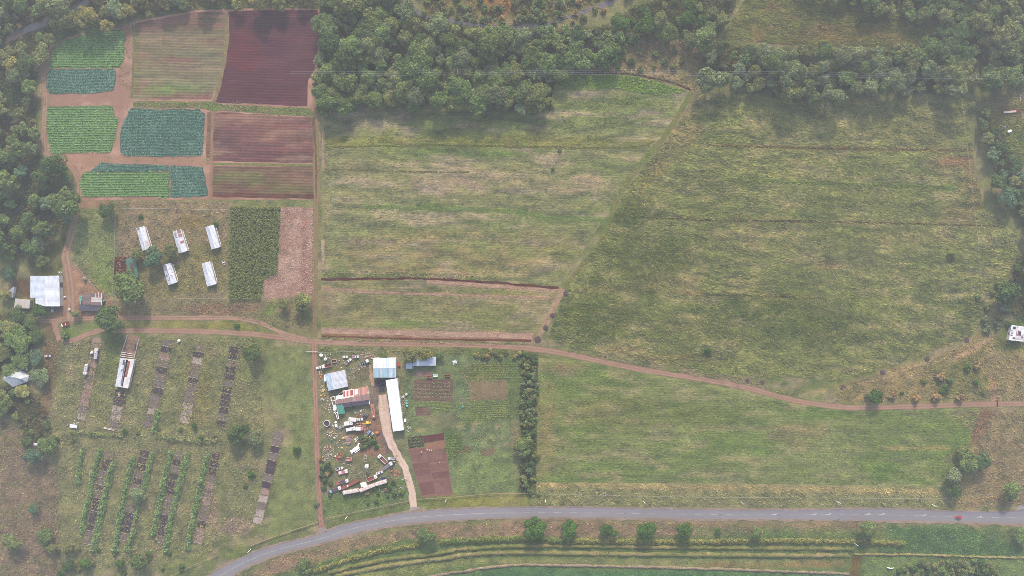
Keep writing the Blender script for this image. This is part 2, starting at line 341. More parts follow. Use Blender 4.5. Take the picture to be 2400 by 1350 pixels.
gl += [
 ('p', [(960, -30), (1480, -30), (1350, 30), (1250, 50), (1090, 45), (1000, 30)], (118, 112, 86), 0.9, 3, 0.3),
 ('b', (1165, 14, 45, 18), (152, 120, 90), 0.9, 3, 0.4), ('b', (20, 30, 60, 25), (118, 108, 92), 0.8, 3, 0.3),
 ('p', [(1310, 178), (1500, 100), (1690, 95), (1650, 140), (1640, 215), (1570, 320), (1600, 215), (1480, 172)], (142, 128, 104), 0.85, 3, 0.4),
 ('b', (20, 225, 25, 30), (85, 105, 75), 0.9, 3, 0),
 ('p', [(170, 490), (265, 490), (270, 700), (235, 690), (168, 615)], (132, 140, 100), 0.9, 1.5, 0.35),
 ('p', [(190, 466), (265, 470), (262, 486), (185, 486)], (150, 124, 104), 0.9, 1.5, 0.3),
 ('p', [(272, 472), (540, 472), (540, 700), (272, 700)], (144, 130, 108), 0.9, 2, 0.4),
 ('p', [(310, 600), (540, 560), (530, 690), (290, 700)], (126, 126, 90), 0.7, 4, 0.5),
 ('b', (445, 522, 35, 16), (140, 125, 70), 0.6, 3, 0.5), ('b', (250, 640, 40, 60), (118, 138, 84), 0.5, 4, 0.5),
 ('p', [(150, 600), (168, 612), (205, 652), (262, 700), (272, 722), (268, 750), (200, 752), (100, 755), (120, 740), (148, 690)], (158, 128, 110), 0.95, 1.5, 0.1),
 ('p', [(28, 660), (72, 650), (72, 705), (34, 700)], (105, 88, 82), 0.85, 1.5, 0.2),
 ('p', [(60, 600), (140, 560), (160, 520), (150, 620), (140, 645), (70, 645)], (98, 104, 78), 0.85, 2, 0.2),
 ('p', [(270, 700), (735, 705), (735, 795), (640, 770), (540, 742), (275, 742)], (134, 126, 102), 0.8, 2, 0.4),
 ('p', [(415, 718), (610, 708), (620, 722), (560, 735), (420, 740)], (138, 112, 102), 0.6, 1, 0.7), ('p', [(610, 740), (640, 705), (650, 740)], (120, 142, 84), 0.7, 1.5, 0.2),
 ('p', [(285, 752), (560, 752), (655, 788), (560, 774), (285, 768)], (134, 132, 86), 0.8, 1, 0.3), ('p', [(150, 765), (250, 760), (235, 770), (165, 795), (145, 790)], (108, 128, 82), 0.8, 1.5, 0.2),
 ('p', [(105, 800), (600, 790), (640, 1000), (600, 1230), (480, 1300), (130, 1340), (110, 1000)], (134, 134, 102), 0.8, 3, 0.5),
 ('p', [(440, 840), (490, 800), (500, 990), (420, 1000)], (138, 132, 90), 0.6, 3, 0.5), ('p', [(250, 800), (290, 800), (260, 900), (235, 900)], (105, 122, 82), 0.6, 3, 0.3),
 ('p', [(620, 810), (735, 812), (742, 1000), (745, 1230), (620, 1260), (640, 1190), (665, 1050), (690, 1010), (640, 960)], (126, 134, 96), 0.9, 2.5, 0.15),
 ('p', [(-30, 975), (40, 990), (70, 1080), (135, 1090), (140, 1360), (-30, 1360)], (136, 122, 108), 0.9, 3, 0.4),
 ('b', (555, 1235, 40, 20), (165, 140, 128), 0.7, 2, 0.5), ('b', (500, 1200, 12, 45), (150, 128, 118), 0.7, 2, 0.5),
 ('p', [(100, 755), (130, 750), (140, 790), (130, 900), (105, 1000), (95, 960), (100, 880)], (120, 104, 92), 0.8, 2, 0.2),
 ('p', [(745, 830), (960, 825), (965, 1200), (755, 1225)], (128, 128, 104), 0.9, 1.5, 0.3),
 ('b', (848, 875, 25, 20), (150, 132, 112), 0.7, 2, 0.5),
 ('p', [(830, 975), (880, 970), (905, 1010), (915, 1060), (880, 1070), (840, 1066), (822, 1062), (850, 1045), (820, 1010), (800, 1035), (812, 1008)], (150, 118, 106), 0.8, 1.5, 0.45),
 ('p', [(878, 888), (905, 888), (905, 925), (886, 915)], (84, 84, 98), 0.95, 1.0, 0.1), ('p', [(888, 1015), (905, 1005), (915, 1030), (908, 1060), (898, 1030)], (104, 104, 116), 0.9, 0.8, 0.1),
 ('p', [(868, 905), (880, 902), (893, 940), (872, 945)], (132, 118, 116), 0.9, 0.8, 0.1),
 ('p', [(757, 1165), (958, 1120), (958, 1170), (880, 1190), (757, 1215)], (108, 128, 88), 0.8, 2, 0.2),
 ('p', [(755, 1222), (985, 1172), (990, 1195), (900, 1210), (760, 1248)], (110, 124, 86), 0.85, 1.5, 0.2), ('p', [(770, 1243), (990, 1192), (990, 1200), (770, 1254)], (150, 132, 112), 0.8, 0.8, 0.3),
 ('p', [(950, 835), (1225, 835), (1225, 1158), (985, 1165), (950, 1100)], (118, 130, 100), 0.95, 1.5, 0.1),
 ('p', [(1070, 865), (1110, 850), (1190, 850), (1180, 890), (1090, 890)], (124, 116, 86), 0.6, 2, 0.5), ('p', [(1090, 940), (1190, 935), (1190, 985), (1090, 990)], (128, 136, 88), 0.6, 2, 0.5),
 ('p', [(1080, 1055), (1210, 1050), (1215, 1150), (1060, 1155)], (124, 138, 96), 0.7, 2.5, 0.3), ('p', [(1040, 1015), (1075, 1010), (1085, 1080), (1045, 1080)], (100, 116, 82), 0.7, 1, 0.2),
 ('p', [(1195, 990), (1222, 980), (1225, 1100), (1215, 1140), (1205, 1090)], (158, 138, 112), 0.5, 1.5, 0.6),
 ('l', ([(975, 1008), (1060, 1003), (1082, 1000)], 3), (160, 146, 112), 0.8, 0.5, 0.2), ('l', ([(975, 1012), (1060, 1008)], 3), (96, 112, 82), 0.7, 0.5, 0.1), ('l', ([(1082, 990), (1082, 1080)], 3), (150, 134, 108), 0.6, 0.5, 0.4), ('l', ([(1096, 995), (1130, 990), (1185, 986)], 2.5), (166, 146, 122), 0.8, 0.4, 0.3), ('l', ([(1110, 996), (1106, 1018), (1090, 1020)], 2.5), (166, 146, 122), 0.8, 0.4, 0.3), ('l', ([(1142, 1004), (1165, 1000), (1188, 1004), (1190, 1020)], 2.5), (166, 146, 122), 0.8, 0.4, 0.3), ('l', ([(1120, 1024), (1150, 1030), (1185, 1022)], 2.5), (166, 146, 122), 0.8, 0.4, 0.3), ('l', ([(1086, 1032), (1110, 1030), (1130, 1022)], 2.5), (100, 92, 78), 0.7, 0.4, 0.3), ('l', ([(1130, 1048), (1200, 1040)], 2.5), (170, 142, 122), 0.8, 0.4, 0.3), ('l', ([(1090, 985), (1180, 978), (1192, 976)], 4), (92, 108, 76), 0.7, 0.6, 0.2),  # tan lines are garden paths, dark lines paint the shadows of low banks
 ('l', ([(1095, 888), (1150, 880), (1155, 882)], 3), (166, 148, 110), 0.8, 0.5, 0.2), ('l', ([(972, 935), (1062, 930)], 3), (158, 134, 116), 0.8, 0.4, 0.2), ('l', ([(972, 946), (1060, 942)], 3), (158, 134, 116), 0.8, 0.4, 0.2), ('b', (1030, 985, 45, 16), (134, 126, 104), 0.7, 2, 0.4), ('b', (1086, 940, 5, 8), (150, 140, 136), 0.8, 0.8, 0.2), ('b', (1155, 918, 35, 5), (176, 170, 174), 0.7, 1, 0.6), ('b', (1205, 930, 18, 60), (104, 118, 84), 0.5, 3, 0.4),
 ('p', [(1225, 830), (1262, 832), (1258, 1160), (1215, 1160)], (96, 102, 78), 0.8, 1.5, 0.2),
 ('p', [(1000, 1165), (1230, 1156), (1245, 1186), (1000, 1195)], (138, 138, 84), 0.85, 1.5, 0.3),
 ('p', [(1245, 1130), (2225, 1138), (2230, 1192), (1245, 1188)], (140, 140, 104), 0.95, 1.5, 0.3), ('p', [(1260, 1130), (1900, 1138), (2200, 1150), (2200, 1160), (1800, 1150), (1260, 1142)], (172, 156, 112), 0.75, 1.2, 0.3),
 ('p', [(2225, 960), (2430, 960), (2430, 1185), (2235, 1195), (2225, 1140), (2290, 1040)], (148, 134, 106), 0.9, 3, 0.3), ('p', [(2300, 955), (2330, 960), (2290, 1040), (2260, 1050)], (132, 100, 92), 0.6, 2, 0.3),
 ('p', [(1960, 900), (2200, 830), (2300, 780), (2430, 800), (2430, 945), (1960, 945)], (150, 136, 102), 0.9, 2.5, 0.3), ('p', [(2180, 860), (2290, 830), (2320, 930), (2200, 940)], (112, 120, 84), 0.7, 3, 0.4),
 ('l', ([(2240, 840), (2290, 815), (2320, 790), (2350, 770)], 10), (176, 150, 120), 0.8, 1, 0.3), ('l', ([(2325, 880), (2332, 945)], 12), (164, 134, 112), 0.8, 1, 0.2), ('l', ([(1880, 925), (2030, 900), (2180, 845)], 7), (176, 156, 118), 0.7, 1, 0.3),
 ('p', [(2330, 760), (2430, 740), (2430, 830), (2330, 820)], (92, 112, 78), 0.7, 2, 0.2), ('p', [(2300, 215), (2430, 215), (2430, 560), (2395, 480)], (118, 116, 86), 0.8, 3, 0.4), ('b', (2400, 330, 50, 50), (105, 118, 82), 0.7, 3, 0.3),
 ('p', [(480, 1360), (640, 1306), (800, 1270), (1000, 1230), (1250, 1220), (2250, 1228), (2430, 1240), (2430, 1400), (480, 1400)], (108, 124, 90), 0.95, 1.0, 0.2),
 ('p', [(540, 1360), (660, 1302), (820, 1264), (1000, 1230), (1250, 1219), (2280, 1228), (2380, 1240), (2200, 1235), (2060, 1240), (1900, 1250), (1240, 1264), (1060, 1266), (950, 1262), (800, 1300), (600, 1360)], (150, 130, 112), 0.9, 1.5, 0.3),
 ('p', [(1630, 1235), (1750, 1232), (1750, 1262), (1630, 1262)], (112, 126, 92), 0.7, 2, 0.5), ('p', [(1790, 1232), (1870, 1235), (1870, 1262), (1790, 1262)], (104, 126, 90), 0.8, 1.5, 0.2), ('p', [(1880, 1235), (2000, 1238), (2000, 1262), (1880, 1262)], (116, 128, 92), 0.7, 1.5, 0.4),
 ('p', [(2070, 1230), (2260, 1232), (2390, 1290), (2390, 1310), (2060, 1300), (2090, 1260)], (96, 122, 92), 0.9, 2, 0.2),
 ('p', [(830, 1345), (950, 1325), (1100, 1310), (1230, 1308), (1240, 1316), (1080, 1322), (980, 1350), (830, 1365)], (150, 150, 98), 0.7, 1.2, 0.4), ('p', [(1150, 1312), (1330, 1308), (1980, 1312), (1980, 1326), (1500, 1328), (1200, 1318)], (152, 146, 104), 0.6, 1, 0.5),
 ('p', [(1000, 1356), (1200, 1330), (1980, 1347), (1980, 1420), (1000, 1420)], (96, 124, 98), 0.95, 0.8, 0.1), ('p', [(1600, 1322), (1980, 1316), (1985, 1330), (1750, 1332)], (140, 112, 92), 0.6, 1, 0.4),
 ('p', [(2030, 1305), (2400, 1312), (2430, 1420), (2020, 1420)], (118, 134, 94), 0.85, 2, 0.2), ('p', [(1995, 1300), (2018, 1300), (2012, 1400), (1985, 1400)], (112, 96, 80), 0.9, 1, 0.1),
]
SHEETS['ground'] = ([(132, 132, 100), (118, 126, 90), (150, 138, 114)], gl, 1, 26, 1.6, (-25, 3.0, 2.0, 0.55))
gcol = paint(gx, gy, *SHEETS['ground'])
ground = tag(link('ground', mesh_arrays('ground', np.stack([gx, gy, np.zeros(len(gx))], 1), GF, gcol), G_rough), 'rough olive and brown grassland under all the fields', None, None, 'structure')

# river
for nm, pts, w in (('river', RIVER_A, [4, 5, 4.5, 4, 3]), ('river', RIVER_B, [3.5, 3, 2.4, 2.2, 2.4, 2.0, 2.6, 3.2, 2.6])):
    strip(nm, pts, w, [(116, 110, 108)]*3, G_water, 0.05, 'narrow muddy grey river between wooded banks' if pts is RIVER_A else 'shallow grey river winding above the big wood', edge=1.2)

# --- the block of vegetable and ploughed fields, lying on red soil
RED = [(168, 136, 122), (154, 126, 114), (180, 150, 134)]
sheet('red_soil_path', [(120, 104), (285, 62), (312, 50), (467, 24), (640, 18), (748, 22), (757, 60), (742, 165), (745, 262), (750, 300), (748, 468), (300, 468), (192, 470), (182, 420), (168, 390), (128, 366), (97, 352), (99, 235), (94, 165), (105, 130)], RED, G_dirt, 0.02,
      [('p', [(495, 240), (505, 240), (502, 380), (500, 470), (490, 470)], (138, 118, 100), 0.8, 1, 0.3), ('p', [(200, 470), (740, 464), (740, 480), (200, 480)], (140, 118, 98), 0.6, 1, 0.3), ('p', [(735, 180), (748, 262), (752, 470), (738, 470)], (128, 118, 94), 0.8, 1, 0.4), ('p', [(105, 225), (120, 225), (112, 360), (100, 350)], (130, 122, 98), 0.6, 1, 0.5),
       ('p', [(190, 360), (300, 366), (490, 372), (490, 384), (240, 376), (190, 400)], (158, 132, 110), 0.8, 1, 0.2), ('p', [(285, 62), (310, 55), (305, 240), (270, 240), (280, 160)], (150, 124, 112), 0.5, 1.5, 0.6), ('p', [(95, 150), (112, 150), (108, 360), (95, 350)], (134, 124, 98), 0.6, 1.2, 0.6), ('p', [(262, 250), (285, 250), (285, 300), (265, 360)], (142, 120, 106), 0.5, 1, 0.6)], 3, label='bare red soil paths between the vegetable fields')
GRN = [(104, 142, 96), (92, 130, 88), (120, 150, 104)]; CAB = [(92, 124, 116), (84, 114, 108), (104, 136, 126)]
VEG = [
 ('lettuce', [(133, 100), (213, 78), (287, 68), (293, 80), (290, 140), (280, 159), (115, 159), (117, 140)], GRN, 'bright green leafy crop in rows, nearest the river bend'),
 ('cabbage', [(115, 163), (270, 162), (273, 167), (268, 203), (263, 213), (233, 218), (115, 221), (108, 200), (109, 177)], CAB, 'blue green cabbage bed below the topmost green field'),
 ('lettuce', [(110, 250), (263, 248), (267, 275), (277, 274), (277, 287), (262, 355), (120, 360), (110, 300)], GRN, 'square green leafy crop with a yellowish corner'),
 ('cabbage', [(307, 255), (467, 257), (480, 267), (475, 353), (470, 367), (300, 366), (282, 360), (283, 300), (293, 277)], CAB, 'largest blue green cabbage field, square with a cut corner'),
 ('cabbage', [(207, 402), (237, 383), (398, 387), (398, 402)], CAB, 'thin blue green cabbage strip above the long green bed'),
 ('lettuce', [(200, 402), (398, 402), (397, 462), (192, 460), (188, 430), (190, 413)], [(96, 136, 92), (84, 124, 86), (110, 144, 98)], 'long green leafy bed beside the track bend'),
 ('cabbage', [(400, 387), (475, 392), (483, 420), (487, 460), (400, 462)], CAB, 'small blue green cabbage plot beside the long green bed'),
]
for i, (k, p, b, lb) in enumerate(VEG):
    soil = [(104, 126, 92), (98, 118, 88), (110, 126, 94)] if k == 'lettuce' else [(90, 112, 104), (86, 106, 100), (96, 114, 104)]
    sheet('crop_field', p, soil, G_veg, 0.05, (), i, 1.5, 0.8, label='dark soil under the '+lb if False else lb.replace('crop', 'crop field'))
PL = [('plough_field', [(317, 55), (467, 28), (530, 27), (533, 50), (523, 147), (497, 233), (313, 232), (307, 200), (312, 100)], [(144, 113, 109), (128, 126, 104), (134, 104, 104)], 'brown fallow field streaked with green weeds',
       [('b', (395, 210, 70, 14), (118, 140, 90), 0.8, 3, 0.5), ('b', (430, 100, 80, 12), (128, 126, 100), 0.6, 3, 0.6), ('b', (360, 140, 40, 40), (118, 122, 94), 0.5, 4, 0.6), ('b', (420, 60, 90, 20), (110, 104, 92), 0.6, 4, 0.4), ('b', (320, 150, 8, 90), (118, 118, 88), 0.6, 1.5, 0.3)]),
      ('plough_field', [(535, 27), (633, 23), (743, 25), (752, 50), (738, 160), (722, 187), (720, 249), (505, 240), (520, 180), (533, 100)], [(104, 83, 91), (98, 82, 92), (109, 87, 93)], 'large dark purple brown ploughed field beside the wood',
       [('b', (570, 120, 40, 50), (110, 68, 72), 0.5, 5, 0.3), ('b', (600, 205, 100, 25), (98, 76, 84), 0.6, 4, 0.3)]),
      ('plough_field', [(503, 266), (520, 262), (733, 277), (738, 300), (738, 382), (500, 378), (500, 333)], [(122, 98, 98), (112, 90, 94), (146, 122, 112)], 'ploughed brown field flecked with pale straw',
       [('b', (570, 285, 60, 10), (146, 120, 108), 0.6, 2, 0.7), ('b', (680, 320, 70, 25), (142, 116, 106), 0.5, 3, 0.8)]),
      ('plough_field', [(500, 389), (738, 391), (738, 466), (497, 462)], [(126, 106, 98), (122, 116, 94), (114, 92, 92)], 'narrow brown field with faint green stripes below the flecked one',
       [('b', (570, 415, 80, 16), (118, 128, 88), 0.6, 3, 0.5), ('b', (660, 440, 60, 14), (116, 118, 84), 0.5, 3, 0.5), ('p', [(500, 452), (738, 456), (738, 466), (497, 462)], (104, 72, 74), 0.7, 1, 0.1)])]
for i, (nm, p, b, lb, ly) in enumerate(PL): sheet(nm, p, b, G_plough, 0.05, ly, 10+i, 1.5, 0.5, label=lb, scale=16, sx=6, streak=(-1.5, 2.0, 14.0, (0.5, 0.35, 0.5, 0.5)[i]))
sheet('grass_path', [(312, 237), (497, 238), (520, 245), (722, 253), (735, 262), (735, 274), (520, 259), (505, 262), (470, 254), (312, 252)], [(112, 128, 82), (124, 132, 90), (132, 124, 98)], G_rough, 0.055, (), 5, label='green weedy strip between the upper and lower fields')
sheet('grass_path', [(500, 381), (738, 385), (738, 390), (500, 387)], [(118, 128, 84), (124, 130, 90), (134, 124, 98)], G_rough, 0.055, (), 6, 1.0, 0.2, label='thin grass ridge between the two lower brown fields')

# --- meadows and arable in the middle and on the right
sheet('stubble_field', [(752, 268), (960, 255), (1286, 266), (1300, 190), (1330, 172), (1480, 176), (1618, 212), (1560, 308), (1445, 475), (1412, 520), (1312, 668), (1180, 655), (1000, 645), (757, 640)],
      [(136, 136, 102), (121, 131, 93), (160, 148, 124)], G_mown, 0.03,
      [('p', [(1300, 195), (1335, 173), (1480, 177), (1610, 210), (1560, 222), (1440, 205), (1330, 212)], (116, 140, 86), 0.8, 2, 0.4), ('b', (1180, 225, 10, 10), (120, 120, 90), 0, 1),
       ('b', (945, 276, 25, 7), (160, 140, 122), 0.8, 1.5, 0.3), ('b', (1100, 297, 26, 6), (156, 138, 118), 0.7, 1.5, 0.3), ('b', (1260, 300, 22, 6), (150, 130, 116), 0.6, 1.5, 0.3), ('b', (820, 295, 16, 25), (150, 132, 112), 0.5, 2, 0.6),
       ('p', [(760, 322), (1000, 320), (1300, 318), (1500, 330), (1540, 318), (1520, 340), (1300, 345), (1000, 338), (760, 345)], (136, 134, 84), 0.8, 2, 0.4),
       ('b', (1085, 430, 130, 26), (160, 144, 122), 0.75, 4, 0.8), ('b', (1010, 445, 35, 14), (172, 156, 134), 0.7, 2, 0.6), ('b', (1350, 430, 85, 28), (160, 144, 122), 0.7, 4, 0.8), ('b', (850, 390, 90, 18), (140, 132, 106), 0.6, 4, 0.6), ('b', (785, 495, 22, 6), (164, 148, 124), 0.8, 1.5, 0.2),
       ('l', ([(860, 485), (1000, 487), (1200, 495), (1290, 512), (1420, 516)], 14), (112, 134, 84), 0.8, 1.5, 0.3), ('l', ([(755, 395), (950, 402)], 6), (112, 116, 86), 0.5, 1, 0.4),
       ('b', (1150, 570, 70, 25), (118, 138, 92), 0.5, 4, 0.5), ('b', (1050, 600, 260, 60), (150, 134, 104), 0.6, 6, 0.6), ('b', (1330, 590, 60, 50), (126, 128, 86), 0.5, 5, 0.5), ('b', (1160, 360, 60, 6), (112, 138, 84), 0.6, 2, 0.4), ('b', (1020, 357, 40, 6), (116, 138, 84), 0.6, 2, 0.4),
       ('l', ([(757, 268), (760, 400), (757, 640)], 12), (130, 122, 98), 0.7, 1.2, 0.5)], 20, 1.5, 0.6, label='wide mown stubble meadow in the middle with straw patches', scale=20, sx=4, streak=(-1.2, 2.2, 7.0, 0.75))
sheet('stubble_field', [(753, 655), (1000, 652), (1180, 662), (1312, 674), (1285, 740), (1252, 798), (1000, 795), (752, 785)], [(132, 130, 98), (124, 128, 92), (150, 140, 114)], G_mown, 0.03,
      [('p', [(1000, 655), (1310, 674), (1300, 684), (1100, 674), (1000, 664)], (160, 134, 118), 0.85, 1, 0.2), ('l', ([(753, 676), (900, 685), (1100, 692), (1290, 698)], 6), (164, 136, 118), 0.8, 0.8, 0.3), ('p', [(753, 768), (900, 772), (1250, 780), (1248, 798), (1000, 796), (753, 784)], (164, 136, 120), 0.9, 1, 0.2), ('l', ([(753, 784), (1000, 793), (1245, 796)], 4), (126, 92, 88), 0.8, 0.6, 0.2),
       ('b', (950, 758, 70, 7), (114, 140, 82), 0.8, 1.5, 0.3), ('b', (960, 715, 60, 22), (138, 132, 104), 0.6, 3, 0.6), ('p', [(887, 680), (1010, 690), (1005, 770), (887, 765)], (122, 130, 92), 0.4, 1.5, 0.4), ('l', ([(753, 655), (1000, 655), (1120, 660), (1300, 673)], 4), (106, 78, 76), 0.75, 0.6, 0.2), ('b', (760, 720, 10, 30), (150, 126, 108), 0.6, 1.5, 0.5)], 23, 1.5, 0.5, label='narrow stubble field edged by pale straw bands above the dirt road', scale=18, sx=4, streak=(-1.5, 2.2, 7.0, 0.6))
sheet('tall_grass_field', [(1640, 222), (1780, 222), (1860, 240), (2200, 238), (2262, 232), (2285, 400), (2305, 480), (2392, 560), (2345, 690), (2272, 790), (2080, 862), (1950, 893), (1850, 882), (1740, 885), (1600, 862), (1480, 838), (1330, 812), (1285, 790), (1322, 685), (1420, 540), (1470, 440), (1560, 330)],
      [(136, 139, 96), (124, 132, 90), (155, 148, 110)], G_lodge, 0.03,
      [('p', [(1600, 222), (1640, 222), (1640, 330), (1560, 400), (1480, 480), (1520, 400)], (142, 130, 98), 0.7, 4, 0.5), ('l', ([(1660, 340), (1850, 345), (2280, 352)], 9), (122, 108, 92), 0.55, 1.5, 0.5), ('l', ([(1700, 420), (1900, 428), (2230, 438)], 9), (112, 134, 82), 0.7, 1.5, 0.4),
       ('b', (2240, 378, 60, 14), (156, 116, 102), 0.7, 2.5, 0.6), ('b', (1560, 660, 80, 16), (148, 132, 106), 0.5, 3, 0.6), ('b', (1720, 560, 60, 30), (142, 134, 100), 0.5, 4, 0.6), ('b', (1620, 760, 60, 20), (146, 136, 102), 0.5, 3, 0.6), ('b', (2180, 320, 60, 40), (140, 132, 100), 0.5, 4, 0.6), ('b', (1450, 820, 50, 14), (152, 134, 108), 0.5, 2, 0.5), ('b', (2120, 560, 100, 14), (146, 138, 102), 0.5, 3, 0.6), ('b', (2290, 430, 35, 50), (148, 124, 102), 0.6, 3, 0.6), ('b', (2260, 500, 50, 25), (146, 124, 98), 0.5, 3, 0.7), ('l', ([(1480, 505), (1700, 515), (1950, 518), (2340, 528)], 8), (108, 100, 88), 0.6, 1.5, 0.5), ('l', ([(1400, 670), (1650, 690), (1930, 698)], 10), (140, 122, 94), 0.6, 2, 0.5),
       ('b', (1945, 622, 30, 10), (138, 112, 98), 0.6, 2, 0.4), ('b', (1470, 500, 45, 35), (88, 104, 70), 0.7, 4, 0.4), ('b', (1500, 600, 110, 60), (96, 108, 72), 0.6, 5, 0.5), ('b', (1400, 740, 90, 40), (98, 110, 72), 0.6, 4, 0.5), ('b', (1850, 740, 220, 60), (98, 112, 74), 0.5, 6, 0.6), ('b', (2000, 460, 150, 30), (110, 122, 80), 0.4, 4, 0.5), ('p', [(2140, 830), (2272, 785), (2345, 690), (2360, 700), (2290, 800), (2150, 850)], (138, 124, 98), 0.6, 2, 0.4), ('b', (1520, 840, 180, 14), (138, 126, 94), 0.6, 3, 0.5), ('b', (2080, 300, 100, 30), (124, 122, 90), 0.5, 4, 0.5)],
      26, 1.5, 0.8, label='huge field of lodged tall grass filling the right side', scale=20, sx=2.5, streak=(-7, 3.0, 5.0, 0.85))
sheet('hay_field', [(1262, 838), (1380, 850), (1600, 890), (1850, 938), (1950, 960), (2060, 963), (2295, 958), (2275, 1035), (2222, 1140), (1900, 1136), (1256, 1130)], [(128, 136, 96), (116, 131, 89), (146, 142, 108)], G_mown, 0.03,
      [('b', (1320, 862, 50, 10), (160, 138, 108), 0.7, 3, 0.5), ('p', [(1262, 920), (1300, 900), (1300, 1110), (1262, 1120)], (146, 132, 100), 0.6, 3, 0.5), ('b', (1560, 1040, 50, 8), (116, 138, 84), 0.6, 2, 0.4), ('b', (1700, 1050, 30, 14), (108, 126, 88), 0.6, 2, 0.5), ('b', (1795, 1065, 28, 10), (118, 148, 84), 0.7, 2, 0.4), ('b', (2070, 1100, 40, 18), (116, 144, 82), 0.7, 3, 0.4), ('b', (2060, 1120, 12, 8), (88, 122, 78), 0.7, 1.5, 0.2),
       ('p', [(1900, 970), (2290, 960), (2270, 1035), (2222, 1138), (1960, 1132), (1960, 1060), (2050, 1040)], (108, 128, 82), 0.5, 5, 0.4), ('l', ([(2070, 1050), (2225, 1050)], 7), (160, 144, 104), 0.8, 1, 0.3), ('b', (1860, 1015, 60, 25), (136, 126, 98), 0.5, 4, 0.6), ('b', (1450, 970, 130, 40), (128, 124, 86), 0.5, 5, 0.5), ('b', (1650, 980, 90, 25), (102, 112, 78), 0.5, 4, 0.5)], 29, 1.5, 0.6, label='lower hay field between the dirt road and the highway', scale=18, sx=3, streak=(-4, 2.6, 6.0, 0.5))
sheet('tall_grass_field', [(1690, 92), (1720, 40), (1755, -20), (1900, -20), (1985, 20), (2100, 34), (2175, 55), (2205, 105), (2150, 108), (2000, 110), (1850, 105), (1780, 100)], [(114, 118, 84), (104, 110, 80), (130, 116, 90)], G_lodge, 0.03, [('b', (1950, 80, 110, 22), (136, 118, 92), 0.5, 3, 0.6), ('l', ([(1800, 103), (2190, 108)], 5), (96, 82, 74), 0.6, 1, 0.2)], 32, 1.5, 0.8, label='upper clearing of tall grass enclosed by woods', streak=(-6, 2.4, 4.0, 0.8))
sheet('maize_field', [(540, 486), (655, 486), (650, 640), (618, 650), (612, 700), (538, 700)], [(96, 104, 76), (104, 110, 80), (90, 98, 74)], G_rough, 0.04, (), 34, 1.5, 2.0, label='dark maize plot beside the five long sheds')
sheet('straw_field', [(657, 486), (733, 486), (734, 690), (615, 698), (618, 655), (652, 640)], [(164, 136, 124), (150, 124, 114), (178, 152, 138)], G_rough, 0.035, [('l', ([(715, 490), (712, 680)], 14), (138, 104, 98), 0.6, 1.5, 0.3)], 35, 1.5, 2.0, label='harvested pinkish straw strip beside the maize', streak=(3, 2.0, 1.0, 0.4))
# small garden plots
SOIL = [(126, 108, 102), (116, 102, 98), (132, 116, 106)]; REDS = [(130, 107, 104), (122, 101, 101), (138, 114, 109)]
GARD = [([(970, 889), (1062, 889), (1062, 940), (970, 940)], SOIL, 'planted garden bed beside the long white shed'), ([(973, 954), (1005, 953), (1010, 972), (975, 975)], SOIL, 'small bare bed below the planted garden'), ([(970, 868), (1010, 868), (1010, 882), (970, 884)], [(132, 118, 114)]*3, 'grey bare patch behind the tin barn'),
        ([(1098, 895), (1188, 890), (1188, 935), (1100, 940)], [(142, 128, 104), (132, 120, 100), (150, 136, 112)], 'straw covered old seedbed in the garden'), ([(955, 1026), (990, 1020), (994, 1045), (958, 1052)], [(96, 88, 88), (90, 86, 84), (100, 100, 90)], 'dark leafy plot at the top of the red beds'), ([(991, 1022), (1040, 1014), (1041, 1031), (994, 1038)], [(112, 86, 90), (106, 84, 88), (116, 92, 94)], 'darkest freshly dug red plot'),
        ([(995, 1040), (1042, 1031), (1044, 1048), (998, 1055)], [(146, 116, 102), (134, 112, 94), (150, 120, 106)], 'pale red plot with grass spots')]
for i, (p, b, lb) in enumerate(GARD): sheet('garden_plot', p, b, G_veg if i in (0, 1) else G_dirt, 0.045, (), 40+i, 0.8, 0.2, label=lb)
def plots(A, B, Cc, D, fr_rows, lbls):
    """a run of raised beds inside the quad A B C D (left top, right top, right bottom, left bottom)"""
    A, B, Cc, D = [np.array(q, float) for q in (A, B, Cc, D)]
    for i, (f0, f1) in enumerate(fr_rows):
        l0 = A+(D-A)*f0; l1 = A+(D-A)*f1; r0 = B+(Cc-B)*f0; r1 = B+(Cc-B)*f1
        sheet('garden_bed', [l0, r0, r1, l1], [REDS, [(136, 112, 107), (128, 105, 103), (142, 118, 112)], [(124, 100, 100), (118, 97, 98), (130, 106, 104)]][i % 3], G_dirt, 0.05, (), 50+i, 0.8, 0.15, label=lbls[i])
sheet('garden_path', [(955, 1050), (1044, 1046), (1062, 1160), (988, 1166)], [(142, 115, 106)]*3, G_dirt, 0.03, (), 48, 1.0, 0.3, label='pale red earth paths framing the dug beds')
plots((957, 1055), (997, 1050), (1022, 1160), (990, 1165), [(0, .08), (.10, .275), (.29, .415), (.43, .555), (.57, .685), (.70, .97)], ['topmost bed of the left column of red beds', 'second bed of the left column of red beds', 'third bed of the left column of red beds', 'fourth bed of the left column of red beds', 'fifth bed of the left column of red beds', 'large lowest bed of the left column of red beds'])
plots((999, 1058), (1043, 1051), (1060, 1157), (1025, 1160), [(0, .27), (.30, .47), (.49, .64), (.66, .98)], ['topmost long furrowed bed of the right column of red beds', 'second bed of the right column of red beds', 'third bed of the right column of red beds', 'large lowest bed of the right column of red beds'])
sheet('garden_plot', [(1066, 1050), (1104, 1045), (1104, 1058), (1066, 1066)], [(126, 112, 96), (118, 106, 90), (134, 118, 102)], G_dirt, 0.045, (), 60, 0.8, 0.3, label='small weedy red plot in the middle of the garden')
sheet('garden_plot', [(1126, 1052), (1160, 1051), (1158, 1066), (1128, 1068)], [(136, 118, 104), (128, 114, 98), (142, 124, 110)], G_dirt, 0.045, (), 61, 0.8, 0.3, label='small bare reddish plot near the tree row')
